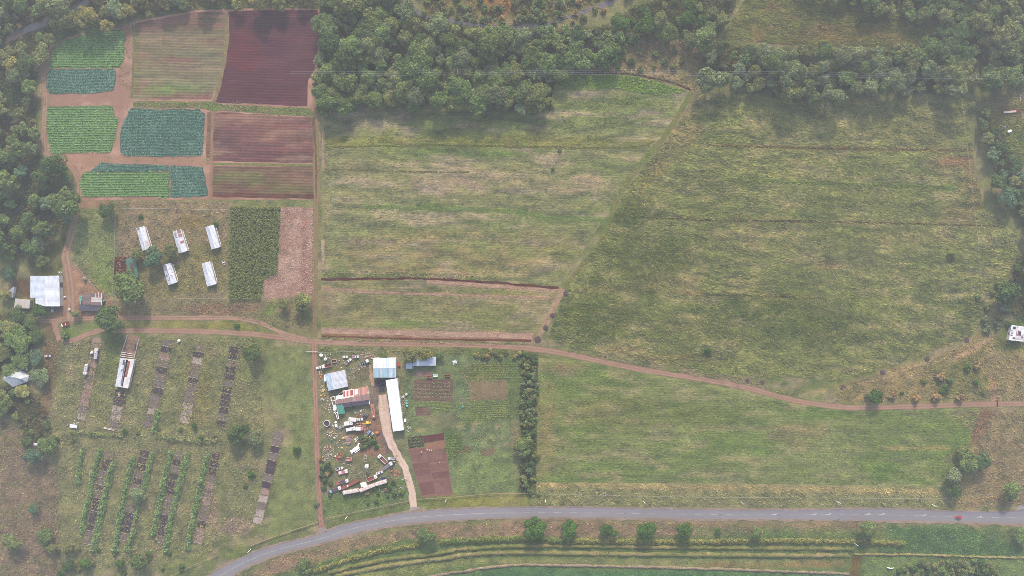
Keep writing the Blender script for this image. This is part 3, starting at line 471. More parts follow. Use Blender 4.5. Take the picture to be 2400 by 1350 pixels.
sheet('garden_plot', [(268, 603), (296, 601), (302, 640), (296, 655), (266, 656)], [(108, 74, 76), (102, 70, 74), (112, 80, 80)], G_plough, 0.045, (), 62, 1.0, 0.2, label='dark dug plot beside the green shade frame')

# --- dirt tracks
DT = [(160, 132, 118), (150, 124, 110), (168, 142, 126)]; RU = ((176, 148, 132), (128, 124, 96))
strip('dirt_road', [(145, 800), (170, 798), (200, 785), (235, 774), (280, 775), (400, 775), (560, 781), (660, 791), (735, 800), (900, 806), (1100, 809), (1230, 816), (1330, 830), (1480, 862), (1640, 888), (1740, 906), (1850, 936), (1950, 952), (2050, 955), (2330, 947), (2520, 945)], [3.4, 3.5, 3.8, 3.8, 3.8, 3.6, 3.8], DT, G_dirt, 0.060, 'long main dirt road crossing the picture', ((172, 144, 130), (134, 122, 98)), 1)
strip('dirt_track', [(40, 748), (110, 752), (165, 748), (250, 745), (400, 745), (540, 745), (610, 757), (660, 780), (720, 797)], [3.4, 3.4, 3.2], DT, G_dirt, 0.066, 'upper branch of the dirt track below the sheds', RU, 2)
strip('dirt_track', [(165, 752), (166, 690), (158, 625), (153, 600), (165, 558), (178, 500), (187, 440), (180, 410), (160, 385), (125, 364), (104, 352), (103, 290), (107, 240), (102, 170), (116, 130), (150, 98), (215, 76)], [6.0, 6.0, 4.2, 3.8, 3.6, 3.4], DT, G_dirt, 0.072, 'dirt track curving up past the barn to the fields', RU, 3)
strip('dirt_track', [(140, 797), (132, 775), (128, 752)], 3.5, DT, G_dirt, 0.078, 'short dirt spur closing the loop by the trees', None, 4)
strip('dirt_track', [(737, 800), (737, 850), (740, 960), (745, 1100), (750, 1200), (756, 1250)], [4.2, 3.6, 3.4, 3.4, 4.5], [(160, 126, 114), (148, 116, 106), (164, 134, 122)], G_dirt, 0.080, 'straight reddish track running down to the highway', ((172, 142, 130), (132, 118, 100)), 5)
strip('dirt_track', [(740, 270), (741, 380), (741, 470), (739, 560), (738, 650), (737, 790)], 4.0, [(136, 122, 98), (128, 120, 92), (146, 128, 108)], G_dirt, 0.070, 'grassy wheel track straight down between fields', ((152, 128, 112), (120, 122, 88)), 6)
strip('dirt_track', [(867, 855), (869, 875), (875, 905)], [1.8, 2.6, 2.2], [(178, 150, 130)]*3, G_dirt, 0.072, 'narrow sandy path beside the striped barn')
strip('dirt_track', [(896, 925), (899, 950), (903, 980), (911, 1025), (929, 1062), (948, 1095), (962, 1140), (973, 1206)], [5.5, 6.5, 7, 6, 5, 5, 4.6, 5], [(206, 182, 166), (196, 172, 156), (214, 192, 176)], G_dirt, 0.074, 'pale sandy driveway through the scrap yard', ((212, 188, 172), (188, 166, 150)), 7)
strip('field_path', [(1622, 215), (1560, 315), (1480, 410), (1442, 475), (1412, 560), (1316, 680)], 3.5, [(114, 128, 84), (120, 124, 88), (134, 124, 96)], G_rough, 0.062, 'green diagonal path between the two big fields', None, 8)
strip('field_path', [(1318, 676), (1292, 735), (1256, 802)], 4.0, [(160, 138, 116), (146, 130, 106), (170, 148, 126)], G_rough, 0.067, 'pale straw path end beside round dark bushes', None, 9)
strip('gravel_apron', [(756, 1236), (757, 1246), (758, 1256)], [4, 8, 15], [(154, 142, 140)]*3, G_sand, 0.084, 'gravel apron where the red track meets the highway', None, 10)
strip('gravel_apron', [(972, 1188), (973, 1198), (975, 1208)], [5.5, 9, 20], [(158, 148, 146)]*3, G_sand, 0.086, 'gravel apron where the sandy driveway meets the highway', None, 11)

# --- furrows and margins dividing the middle meadow
FM = [([(753, 655), (900, 653), (1000, 653), (1120, 660), (1200, 666), (1310, 675)], 1.5, (98, 78, 76), 'dark red furrow under the weedy bank of the middle meadow'), ([(753, 677), (900, 686), (1100, 693), (1295, 699)], 1.6, (160, 136, 120), 'pale straw line across the narrow stubble field'), ([(753, 788), (900, 793), (1000, 795), (1245, 799)], 1.2, (112, 86, 82), 'dark furrow at the foot of the narrow stubble field'), ([(753, 775), (900, 779), (1000, 782), (1248, 789)], 3.6, (164, 140, 124), 'broad pale straw band along the dirt road'), ([(1000, 660), (1100, 666), (1200, 674), (1300, 682)], 2.2, (162, 138, 122), 'pale bare band below the dark red furrow'),
      ([(760, 345), (1000, 341), (1250, 345), (1480, 346), (1535, 330)], 1.5, (104, 108, 76), 'dark margin line below the yellow weed strip'), ([(860, 486), (1000, 488), (1200, 496), (1290, 512), (1420, 517)], 2.0, (112, 126, 90), 'green margin line across the middle meadow'), ([(755, 397), (950, 402), (1100, 404)], 0.9, (104, 106, 82), 'thin faint margin line in the middle meadow'),
      ([(756, 272), (757, 330), (757, 400)], 2.0, (156, 138, 120), 'pale bare strip beside the grassy wheel track, upper part'), ([(757, 560), (757, 600), (760, 632)], 2.2, (156, 138, 120), 'pale bare strip beside the grassy wheel track, lower part'),
      ([(1700, 424), (1900, 430), (2100, 436), (2230, 440)], 1.4, (98, 112, 76), 'green ridge line across the huge field, upper'), ([(1480, 508), (1700, 517), (1950, 520), (2340, 530)], 1.3, (92, 88, 74), 'dark trough line across the huge field'), ([(1660, 341), (1850, 346), (2280, 354)], 1.3, (104, 92, 80), 'brown trough line near the top of the huge field'), ([(1640, 690), (1780, 694), (1930, 700)], 1.5, (84, 92, 66), 'short dark trough line low in the huge field'),
      ([(1288, 262), (1292, 215), (1302, 188), (1332, 170), (1400, 171), (1480, 174), (1560, 190), (1620, 209)], 1.5, (88, 82, 70), 'dark curved margin at the top of the middle meadow'), ([(1338, 168), (1420, 168)], .8, (96, 100, 72), 'short dark margin piece above the meadow weeds'),
      ([(312, 58), (313, 140), (308, 230)], 1.6, (120, 120, 90), 'weedy edge of the brown fallow field'), ([(533, 30), (531, 100), (520, 170), (502, 238)], 3.0, (132, 122, 98), 'weedy path between fallow and dark ploughed field'), ([(735, 275), (741, 380), (741, 466)], 1.6, (112, 102, 84), 'weedy edge right of the brown fields'), ([(490, 262), (488, 370)], 3.0, (124, 104, 92), 'earth strip right of the largest cabbage field')]
for i, (pts, w_, c_, lb) in enumerate(FM): strip('field_margin', pts, w_, [c_, c_, tuple(min(255, int(q*1.12)) for q in c_)], G_rough if c_[1] > 100 else G_dirt, 0.058+0.0012*i, lb, None, i, 0.5, across=4)
# --- asphalt highway
TOP = [(380, 1420), (430, 1383), (483, 1350), (550, 1313), (633, 1280), (743, 1252), (800, 1230), (900, 1210), (967, 1198), (1100, 1190), (1233, 1188), (1367, 1188), (1600, 1192), (1833, 1194), (2067, 1191), (2233, 1197), (2350, 1198), (2430, 1192), (2560, 1190)]
BOT = [(450, 1420), (500, 1380), (547, 1350), (600, 1320), (667, 1297), (770, 1270), (820, 1256), (900, 1237), (1000, 1225), (1133, 1217), (1240, 1215), (1367, 1215), (1600, 1218), (1833, 1219), (2067, 1222), (2233, 1225), (2350, 1228), (2430, 1234), (2560, 1242)]
tp = spline(WP(TOP), 12); bt = spline(WP(BOT), 12); n = len(tp); us = np.linspace(0, 1, 15)
V = np.concatenate([np.stack([*(tp*(1-u)+bt*u).T, np.full(n, 0.10+0.05*math.sin(u*math.pi))], 1) for u in us]); U = np.repeat(us, n)
i, j = np.meshgrid(np.arange(n-1), np.arange(14)); i = i.ravel(); j = j.ravel(); F = np.stack([j*n+i, j*n+i+1, (j+1)*n+i+1, (j+1)*n+i], 1)
rc = paint(V[:, 0], V[:, 1], [(149, 147, 149), (144, 142, 145), (155, 151, 152)], (), 3, 30, 5)
for u0, wd, cc, st in ((0.06, 0.05, (122, 122, 138), 0.9), (0.94, 0.06, (158, 140, 134), 0.7), (0.22, 0.06, (132, 132, 148), 0.6), (0.38, 0.06, (136, 136, 150), 0.6), (0.64, 0.06, (138, 138, 150), 0.5), (0.80, 0.06, (138, 138, 150), 0.5), (0.0, 0.05, (128, 124, 130), 0.6), (1.0, 0.05, (150, 132, 122), 0.8)):
    a = (np.exp(-((U-u0)/wd)**2)*st)[:, None]; rc = rc*(1-a)+C(*cc)*a
road = tag(link('road', mesh_arrays('road', V, F, rc), G_asph), 'two lane grey asphalt highway along the lower edge', None, None, 'structure')
for k_, (e_, pts_) in enumerate(((0.55, TOP), (0.7, BOT))):
    q_ = spline(WP(pts_), 12)/S; q_ = [(a+1200, 675-b) for a, b in q_]
    strip('road_shoulder', q_, [1.2, 2.0, 1.4, 2.2, 1.3, 1.8, 1.1, 1.9, 1.5] if k_ else [0.9, 1.6, 1.0, 1.5, 0.8, 1.2, 1.0, 1.4], [(152, 138, 128), (142, 130, 116), (160, 144, 132)], G_sand, 0.116+0.002*k_, ['dusty shoulder along the upper road edge', 'dusty shoulder along the lower road edge'][k_], None, 70+k_, e_, across=4, per=3)
M_mark = mat_plain('road_paint', (0.34, 0.34, 0.34), 0.7, 0.2, 2)
mid = tp*0.5+bt*0.5; sl = np.concatenate([[0], np.cumsum(np.hypot(*np.diff(mid, axis=0).T))])
def at_s(s, u):
    cx = np.interp(s, sl, (tp*(1-u)+bt*u)[:, 0]); cy = np.interp(s, sl, (tp*(1-u)+bt*u)[:, 1]); return np.array([cx, cy])
def s_of_px(px): return float(np.interp((px-1200)*S, mid[:, 0], sl))
def mark(s0, s1, u, w, z=0.156, k=4):
    mb = MB(); pts = [at_s(s0+(s1-s0)*i/k, u) for i in range(k+1)]
    for a, b in zip(pts[:-1], pts[1:]):
        d = (b-a)/np.linalg.norm(b-a); nn = np.array([-d[1], d[0]])*w/2; mb.add([(*(a-nn), z), (*(b-nn), z), (*(b+nn), z), (*(a+nn), z)], [(0, 1, 2, 3)])
    return mb.build('road_marking', M_mark, road)
s = s_of_px(470)
while s < s_of_px(2420):
    px = np.interp(s, sl, mid[:, 0])/S+1200
    mark(s, s+(10.5 if px < 1180 else 5.0), 0.5, 0.13 if px < 1180 else 0.12); s += 12.5 if px < 1180 else 11.0
for px in (1815, 1908, 1942, 2033, 2067, 2165, 2295):
    s = s_of_px(px); p = at_s(s, 0.44); mb = MB(); mb.add([(p[0]-2, p[1]-.5, .158), (p[0]+.6, p[1]-.35, .158), (p[0]+.6, p[1]-.1, .158), (p[0]-2, p[1]-.25, .158)], [(0, 1, 2, 3)]).add([(p[0]+.5, p[1]-.6, .16), (p[0]+2.2, p[1]+.5, .16), (p[0]+.3, p[1]+.35, .16)], [(0, 1, 2)]); mb.build('road_arrow', M_mark, road)
M_dark_strip = mat_plain('dark_strip', C(122, 120, 132), 0.9, 0.2, 1.5)  # darker grey for the strips laid across the road
for px, w in ((1685, 1.8), (1822, 2.2), (1962, 2.0), (1463, 1.6)):
    s = s_of_px(px); a, b, c2, d2 = at_s(s, 0.03), at_s(s+w, 0.03), at_s(s+w, 0.97), at_s(s, 0.97); m1, m2 = at_s(s, 0.5), at_s(s+w, 0.5)
    MB().add([(*a, .112), (*b, .112), (*m2, .1545), (*m1, .1545), (*c2, .112), (*d2, .112)], [(0, 1, 2, 3), (3, 2, 4, 5)]).build('dark_strip', M_dark_strip, road)
strip('side_road', [(2385, 1200), (2420, 1188), (2480, 1160)], [6, 12, 14], [(156, 148, 152)]*3, G_asph, 0.095, 'pale side road joining the highway at the right edge')
# ------------------------------------------------------------------ vegetation
def quads(P, N, L, Wd, colr, ang=None):
    """P (n,3) centres, N (n,3) normals, L/Wd half sizes, ang long-axis heading -> V, F, colours (rhombic leaves)"""
    n = len(P); N = N/(np.linalg.norm(N, axis=1)[:, None]+1e-9)
    if ang is None: ang = rng.random(n)*2*np.pi
    h = np.stack([np.cos(ang), np.sin(ang), np.zeros(n)], 1); t = h-N*(h*N).sum(1)[:, None]; t /= np.linalg.norm(t, axis=1)[:, None]+1e-9; b = np.cross(N, t)
    L = np.broadcast_to(L, (n,))[:, None]; Wd = np.broadcast_to(Wd, (n,))[:, None]
    V = np.stack([P-t*L, P-b*Wd, P+t*L, P+b*Wd], 1).reshape(-1, 3); F = np.arange(4*n).reshape(-1, 4)
    return V, F, np.repeat(colr, 4, axis=0)
def pts_in(poly, dens, seed=0):
    p = WP(poly); r = np.random.default_rng(seed); x0, y0 = p.min(0); x1, y1 = p.max(0); n = int((x1-x0)*(y1-y0)*dens)
    x = r.uniform(x0, x1, n); y = r.uniform(y0, y1, n); m = inside(p, x, y); return x[m], y[m]
TRACKS = []
def keep_off(x, y, lines, d):
    m = np.ones(len(x), bool)
    for ln in lines: m &= nearest(WP(ln), x, y, closed=False)[0] > d
    return m
LEAFGAIN = 1.42
def mix(cols, t):
    cols = np.array([C(*c) for c in cols])*LEAFGAIN; k = np.clip(t, 0, 0.9999)*(len(cols)-1); i = k.astype(int); f = (k-i)[:, None]; return cols[i]*(1-f)+cols[np.minimum(i+1, len(cols)-1)]*f
def cover(name, polys, dens, half, hgt, cols, label, seed=0, tilt=0.55, asp=0.55, ang=None, patch=None, lo=0.1, kind='stuff', off=(), scale=14.0, offd=3.0, follow='ground', fw=0.88):
    """a mass of small leaves/blades: nobody could count it"""
    xs, ys = [], []
    for i, p in enumerate(polys): a, b = pts_in(p, dens, seed+i); xs.append(a); ys.append(b)
    x = np.concatenate(xs); y = np.concatenate(ys)
    if off: m = keep_off(x, y, off, offd); x, y = x[m], y[m]
    if patch is not None: m = fbm(x, y, patch[1], seed+1, sx=patch[2] if len(patch) > 2 else 1.0) > patch[0]; x, y = x[m], y[m]
    n = len(x); r = np.random.default_rng(seed+99); h = fbm(x, y, 3.0, seed+2, 3)
    z = lo+hgt*np.clip((h-0.25)*1.6, 0, 1)*(0.6+0.4*r.random(n)); N = np.stack([r.normal(0, tilt, n), r.normal(0, tilt, n), np.ones(n)], 1)
    t = 0.5*fbm(x, y, scale, seed+4, sx=2.0)+0.5*r.random(n); t = (t-0.5)*1.25+0.5
    s = half*r.uniform(0.6, 1.4, n); a = None
    if ang is not None: a = math.radians(ang)+(fbm(x, y, 30, seed+5)-0.5)*1.8+r.normal(0, 0.25, n)
    cl = mix(cols, t)
    if follow:
        g = paint(x, y, *SHEETS[follow])*LEAFGAIN*np.clip(np.exp(r.normal(0, 0.27, n)), .5, 1.4)[:, None]; cl = cl*(1-fw)+g*fw
    V, F, cc = quads(np.stack([x, y, z], 1), N, s, s*asp, cl, a)
    return tag(link(name, mesh_arrays(name, V, F, cc), M_leaf), label, 'vegetation', None, kind)

cover('hedge_brush', [[(1226, 832), (1258, 832), (1256, 1160), (1218, 1160)]], 2.2, 0.7, 1.6, [(70, 84, 62), (88, 100, 70), (110, 114, 80)], 'dark brush under the bush row beside the garden', 317, 0.6, 0.6, None, None, 0.2, fw=0.3)
cover('path_weeds', [[(97, 150), (116, 130), (114, 360), (97, 350)], [(282, 66), (312, 52), (308, 240), (292, 262), (276, 250)], [(495, 240), (508, 240), (503, 385), (490, 385)], [(190, 362), (490, 372), (490, 386), (236, 382), (190, 400)], [(310, 230), (500, 234), (735, 252), (735, 278), (500, 262), (310, 256)]], 1.0, 0.4, 0.25, [(104, 112, 78), (128, 130, 92), (150, 142, 112)], 'sparse weeds creeping over the red paths', 318, 0.5, 0.6, None, (0.52, 5), 0.05, fw=0.2)
# vegetable rows: every plant a small rosette
def rosettes(name, poly, row, gap, half, cols, label, seed=0, skip=0.04, z=0.25, ang=0.0):
    p = WP(poly); r = np.random.default_rng(seed); x0, y0 = p.min(0)-2; x1, y1 = p.max(0)+2; gy = np.arange(y0, y1, row); gx = np.arange(x0, x1, gap)
    X, Y = np.meshgrid(gx, gy); x = X.ravel()+r.normal(0, gap*0.22, X.size); y = Y.ravel()+r.normal(0, row*0.06, X.size)+(vnoise(X.ravel()/20, Y.ravel()/20, seed)-0.5)*0.9
    d = sdist(p, x, y)+(vnoise(x/2.0, y/2.0, seed+3)-.5)*1.6; m = (d > 0.2) & (r.random(len(x)) > skip+0.4*(fbm(x, y, 5, seed) > 0.76)); x, y = x[m], y[m]; n = len(x); k = 4
    P = np.repeat(np.stack([x, y, np.full(n, z)], 1), k, 0); a = np.repeat(r.random(n)*6.28, k)+np.tile(np.arange(k)*6.283/k, n)+r.normal(0, .2, n*k)
    s = np.repeat(half*r.uniform(0.7, 1.25, n), k); P[:, 0] += np.cos(a)*s*0.6; P[:, 1] += np.sin(a)*s*0.6; P[:, 2] += r.uniform(0, 0.12, n*k)
    N = np.stack([-np.cos(a)*0.5, -np.sin(a)*0.5, np.ones(n*k)], 1)+r.normal(0, .15, (n*k, 3)); t = np.clip(np.repeat(0.5*fbm(x, y, 9, seed+1)+0.5*r.random(n), k)+r.normal(0, .08, n*k), 0, 1)
    V, F, cc = quads(P, N, s*0.8, s*0.55, mix(cols, t), a)
    return tag(link(name, mesh_arrays(name, V, F, cc), M_leaf), label, 'crop', None, 'stuff')
GL = [(100, 132, 90), (114, 146, 100), (126, 156, 108), (140, 166, 120)]; CL = [(78, 108, 100), (94, 126, 116), (108, 140, 128), (128, 156, 146)]
for i, (k, p, b, lb) in enumerate(VEG):
    if k == 'lettuce': rosettes('leaf_crop', p, 1.7, 0.55, 0.72, GL, 'rows of green leaf plants, '+lb.split(',')[0], 200+i)
    else: rosettes('cabbage_crop', p, 1.05, 0.85, 0.52, CL, 'rows of cabbages, '+lb.split(',')[0], 200+i, 0.06)
rosettes('garden_crop', [(972, 895), (1060, 895), (1060, 935), (972, 938)], 0.95, 0.95, 0.30, [(96, 112, 82), (140, 150, 110), (158, 160, 130)], 'young plants in the planted garden bed', 221, 0.25)
rosettes('garden_crop', [(972, 942), (1062, 938), (1064, 964), (1010, 966), (1005, 952), (972, 952)], 1.0, 0.9, 0.42, [(104, 120, 84), (132, 144, 92), (156, 160, 112)], 'yellow green plants below the garden cross path', 222, 0.15)
rosettes('garden_crop', [(957, 1026), (990, 1020), (994, 1045), (958, 1050)], 1.0, 0.9, 0.36, [(96, 110, 88), (120, 134, 104), (140, 150, 122)], 'grey green plants on the dark leafy plot', 223, 0.25)
rosettes('garden_crop', [(1043, 1015), (1080, 1012), (1085, 1050), (1050, 1085), (1045, 1060)], 1.1, 0.9, 0.5, [(84, 104, 74), (110, 128, 88), (130, 146, 98)], 'dark green plants right of the red beds', 224, 0.1)
rosettes('garden_crop', [(1068, 1050), (1104, 1045), (1104, 1058), (1066, 1066)], 1.1, 0.9, 0.34, [(96, 112, 78), (128, 140, 96)], 'sparse plants on the small weedy red plot', 225, 0.3)
rosettes('garden_crop', [(1085, 865), (1120, 850), (1220, 845), (1222, 885), (1100, 888)], 1.6, 0.9, 0.5, [(98, 116, 78), (120, 136, 86), (140, 146, 100)], 'green rows in the upper garden under the tree shadows', 226, 0.2)
rosettes('garden_crop', [(1090, 945), (1195, 940), (1195, 980), (1090, 990)], 1.5, 0.9, 0.45, [(108, 122, 84), (132, 142, 92), (148, 152, 104)], 'yellowish rows below the straw seedbed', 227, 0.2)
# maize: tall arching blades
x, y = pts_in([(538, 484), (657, 484), (651, 640), (618, 650), (612, 702), (536, 702)], 1.6, 31)
k = 5; n = len(x); r_ = np.random.default_rng(31); a = np.repeat(r_.random(n)*6.28, k)+np.tile(np.arange(k)*1.257, n); zz = np.repeat(r_.uniform(0.9, 1.9, n), k)
P = np.stack([np.repeat(x, k)+np.cos(a)*0.38, np.repeat(y, k)+np.sin(a)*0.38, zz+r_.normal(0, .15, n*k)], 1); N = np.stack([np.cos(a)*0.7, np.sin(a)*0.7, np.ones(n*k)], 1)+r_.normal(0, .3, (n*k, 3))
V, F, cc = quads(P, N, 0.55, 0.16, mix([(90, 104, 72), (112, 124, 84), (132, 140, 96), (150, 148, 108)], r_.random(n*k)), a)
tag(link('maize_crop', mesh_arrays('maize_crop', V, F, cc), M_leaf), 'tall dark green maize plants in the plot by the sheds', 'crop', None, 'stuff')

cover('straw_litter', [[(655, 484), (735, 484), (736, 692), (613, 702), (617, 655), (650, 640)]], 1.5, 0.55, 0.2, [(150, 124, 112), (176, 150, 136), (196, 172, 156)], 'loose pale straw over the harvested strip', 299, 0.5, 0.3, None, follow=None)
RPOLY = [(1640, 222), (1780, 222), (1860, 240), (2200, 238), (2262, 232), (2285, 400), (2305, 480), (2392, 560), (2345, 690), (2272, 790), (2080, 862), (1950, 893), (1850, 882), (1740, 885), (1600, 862), (1480, 838), (1330, 812), (1285, 790), (1322, 685), (1420, 540), (1470, 440), (1560, 330)]
OL = [(98, 108, 74), (114, 122, 82), (130, 134, 90), (146, 142, 102), (156, 146, 112)]
cover('tall_grass', [RPOLY], 1.25, 0.95, 0.9, OL, 'lodged tall green and yellow grass covering the huge field', 301, 0.55, 0.28, -22, scale=20, follow='huge field of lodged tall grass filling the right side', fw=0.6)
cover('tall_grass', [[(1690, 92), (1720, 40), (1755, -10), (1900, -10), (1985, 20), (2100, 34), (2175, 55), (2205, 105), (2000, 110), (1850, 105)]], 1.0, 0.9, 0.8, OL, 'tall olive grass of the upper clearing', 302, 0.5, 0.3, -15, follow='upper clearing of tall grass enclosed by woods', fw=0.65)
cover('crop_weeds', [[(1470, 470), (1520, 455), (1545, 500), (1500, 540), (1440, 520)], [(1430, 590), (1600, 550), (1640, 640), (1500, 700), (1350, 700)], [(1330, 710), (1480, 720), (1500, 790), (1300, 790)], [(1640, 720), (1900, 700), (2100, 760), (1850, 830), (1650, 790)]], 0.9, 0.6, 1.3, [(84, 100, 68), (102, 116, 78), (120, 130, 88)], 'darker leafy weeds among the lodged tall grass', 303, 0.6, 0.5, None, (0.46, 14, 1.5), 0.4, follow='huge field of lodged tall grass filling the right side', fw=0.1)
STUB = [(96, 108, 74), (120, 126, 86), (140, 138, 98), (160, 150, 118)]
cover('stubble_grass', [[(757, 272), (1286, 270), (1300, 195), (1330, 175), (1480, 178), (1610, 212), (1555, 308), (1440, 475), (1310, 664), (1000, 642), (760, 636)]], 0.75, 0.75, 0.22, STUB, 'short mown regrowth of the wide middle meadow', 304, 0.35, 0.25, -1, scale=18, follow='wide mown stubble meadow in the middle with straw patches', fw=0.75)
cover('stubble_grass', [[(755, 658), (1310, 678), (1250, 778), (755, 766)]], 0.7, 0.7, 0.2, STUB, 'short regrowth of the narrow stubble field', 305, 0.35, 0.25, -2, follow='narrow stubble field edged by pale straw bands above the dirt road', fw=0.75)
cover('hay_grass', [[(1264, 842), (1380, 854), (1600, 894), (1850, 942), (1950, 963), (2290, 962), (2270, 1035), (2220, 1136), (1258, 1127)]], 0.85, 0.75, 0.35, [(90, 106, 70), (112, 122, 80), (130, 132, 88), (150, 142, 104)], 'short grass of the lower hay field', 306, 0.4, 0.3, -4, scale=16, follow='lower hay field between the dirt road and the highway', fw=0.75)
WEED = [(76, 96, 64), (104, 124, 78), (124, 144, 86), (144, 160, 98)]
cover('weeds', [[(1300, 195), (1335, 173), (1480, 177), (1615, 212), (1560, 226), (1440, 208), (1330, 214)], [(760, 318), (1000, 316), (1540, 316), (1520, 342), (1000, 340), (760, 346)], [(1310, 230), (1560, 225), (1530, 300), (1320, 300)]], 0.9, 0.5, 0.7, WEED, 'bright leafy weeds scattered over the middle meadow', 307, 0.6, 0.6, None, (0.47, 9, 2.0), 0.15, follow='wide mown stubble meadow in the middle with straw patches', fw=0.2)
cover('weeds', [[(755, 632), (1000, 638), (1180, 650), (1180, 660), (1000, 652), (755, 650)], [(752, 788), (1000, 798), (1250, 802), (1250, 808), (1000, 803), (752, 797)], [(750, 812), (1230, 820), (1230, 832), (750, 828)], [(312, 238), (497, 240), (730, 256), (730, 272), (520, 257), (312, 250)]], 1.2, 0.5, 0.9, [(96, 106, 70), (124, 132, 84), (146, 146, 100), (158, 140, 108)], 'weedy banks and verges along the dirt road and fields', 308, 0.6, 0.6)
ROUGH = [(88, 98, 68), (112, 116, 82), (134, 126, 94), (156, 140, 112), (166, 148, 126)]
cover('scrub_grass', [[(105, 800), (600, 790), (620, 1000), (590, 1230), (480, 1300), (130, 1345), (110, 1000)], [(-20, 975), (40, 990), (70, 1080), (135, 1090), (140, 1360), (-20, 1360)]], 0.85, 0.65, 0.6, ROUGH, 'tussocky brown and olive grass around the ruined pens', 309, 0.6, 0.5, None, scale=12)
cover('scrub_grass', [[(272, 472), (535, 472), (535, 700), (272, 700)], [(170, 490), (265, 490), (268, 695), (235, 690), (170, 615)], [(275, 702), (735, 705), (735, 770), (640, 765), (540, 740), (275, 738)], [(140, 560), (160, 520), (178, 490), (150, 600)]], 0.8, 0.6, 0.45, ROUGH, 'olive paddock grass around the five long sheds', 310, 0.55, 0.5)
cover('scrub_grass', [[(2225, 962), (2420, 962), (2420, 1185), (2235, 1190), (2225, 1140), (2290, 1040)], [(1960, 905), (2200, 835), (2300, 785), (2420, 800), (2420, 938), (1960, 940)], [(1245, 1132), (2225, 1142), (2230, 1188), (1245, 1184)], [(1310, 180), (1500, 105), (1690, 98), (1650, 140), (1640, 215), (1480, 172)], [(2300, 220), (2420, 220), (2420, 560), (2395, 480)], [(1300, 820), (1450, 848), (1740, 900), (1900, 935), (1740, 885), (1480, 838)]], 0.95, 0.75, 0.9, [(92, 104, 70), (124, 126, 86), (150, 142, 100), (172, 158, 116)], 'coarse tan and green grass on banks and waste ground', 311, 0.6, 0.35, -30, scale=12)
cover('verge_grass', [[(560, 1350), (660, 1304), (820, 1266), (1000, 1232), (1250, 1222), (2280, 1231), (2380, 1300), (2000, 1280), (1240, 1268), (1060, 1272), (950, 1270), (800, 1310), (620, 1360)], [(2060, 1235), (2390, 1240), (2390, 1305), (2060, 1298)]], 0.8, 0.6, 0.45, [(96, 112, 78), (124, 124, 92), (150, 132, 108), (166, 142, 122)], 'dry brown and green verge below the highway', 312, 0.6, 0.5)
cover('lawn_grass', [[(1095, 1350), (1200, 1334), (1978, 1350), (1978, 1372), (1095, 1372)], [(2025, 1305), (2405, 1312), (2410, 1365), (2022, 1365)], [(830, 1350), (950, 1330), (1100, 1313), (1980, 1314), (1980, 1326), (1200, 1318), (980, 1352)]], 0.8, 0.6, 0.25, [(80, 112, 82), (98, 126, 88), (120, 138, 92), (146, 148, 100)], 'green grass strips along the lower edge', 313, 0.45, 0.45)
cover('garden_weeds', [[(1064, 845), (1222, 842), (1222, 1150), (1064, 1155)], [(752, 832), (870, 832), (872, 880), (760, 930), (752, 1160)], [(757, 1165), (956, 1125), (956, 1168), (757, 1215)], [(800, 1070), (930, 1065), (945, 1110), (800, 1165)], [(932, 890), (968, 860), (968, 1010), (948, 1010)]], 0.8, 0.5, 0.4, [(88, 112, 78), (112, 132, 88), (132, 146, 98), (150, 146, 110)], 'patchy green weeds of the garden and scrap yard', 314, 0.6, 0.5, None, (0.40, 6))
UND = [(86, 98, 76), (102, 114, 84), (118, 126, 90), (134, 136, 98)]
cover('undergrowth', [FOREST[k] for k in FOREST], 0.75, 0.8, 2.2, UND, 'dark brush filling the gaps between the woodland trees', 315, 0.7, 0.65, None, None, 0.2, off=(RIVER_A, RIVER_B), offd=3.5)
cover('undergrowth', [[(970, -20), (1480, -20), (1420, 15), (1300, 40), (1180, 50), (1080, 42), (1000, 28)], [(-20, -20), (200, -20), (130, 20), (40, 62), (-20, 90)], [(1400, 60), (1700, 60), (1690, 100), (1560, 130), (1400, 160)]], 0.7, 0.8, 1.8, [(80, 90, 64), (104, 110, 76), (128, 122, 90), (150, 132, 104)], 'sparser brown and green brush on the river banks', 316, 0.7, 0.6, None, (0.42, 10), 0.2, off=(RIVER_A, RIVER_B), offd=3.5)

cover('bank_weeds', [[(770, 1338), (930, 1302), (1080, 1282), (1200, 1274), (2000, 1281), (2000, 1310), (1200, 1302), (1040, 1316), (860, 1342), (790, 1358)], [(2000, 1294), (2420, 1302), (2420, 1314), (2000, 1306)]], 1.1, 0.5, 1.0, [(88, 108, 76), (112, 124, 84), (140, 138, 98), (160, 142, 112)], 'weeds over the ditch banks below the roadside trees', 319, 0.6, 0.5, None, (0.44, 6, 2.0), 0.3)
cover('meadow_weeds', [[(1298, 200), (1335, 173), (1480, 177), (1615, 212), (1560, 226), (1440, 206), (1340, 214)]], 2.2, 0.55, 0.7, [(104, 126, 76), (124, 148, 84), (146, 166, 100)], 'bright green weeds along the curved top of the middle meadow', 320, 0.5, 0.6, None, (0.36, 8, 2.0), 0.2, follow=None)
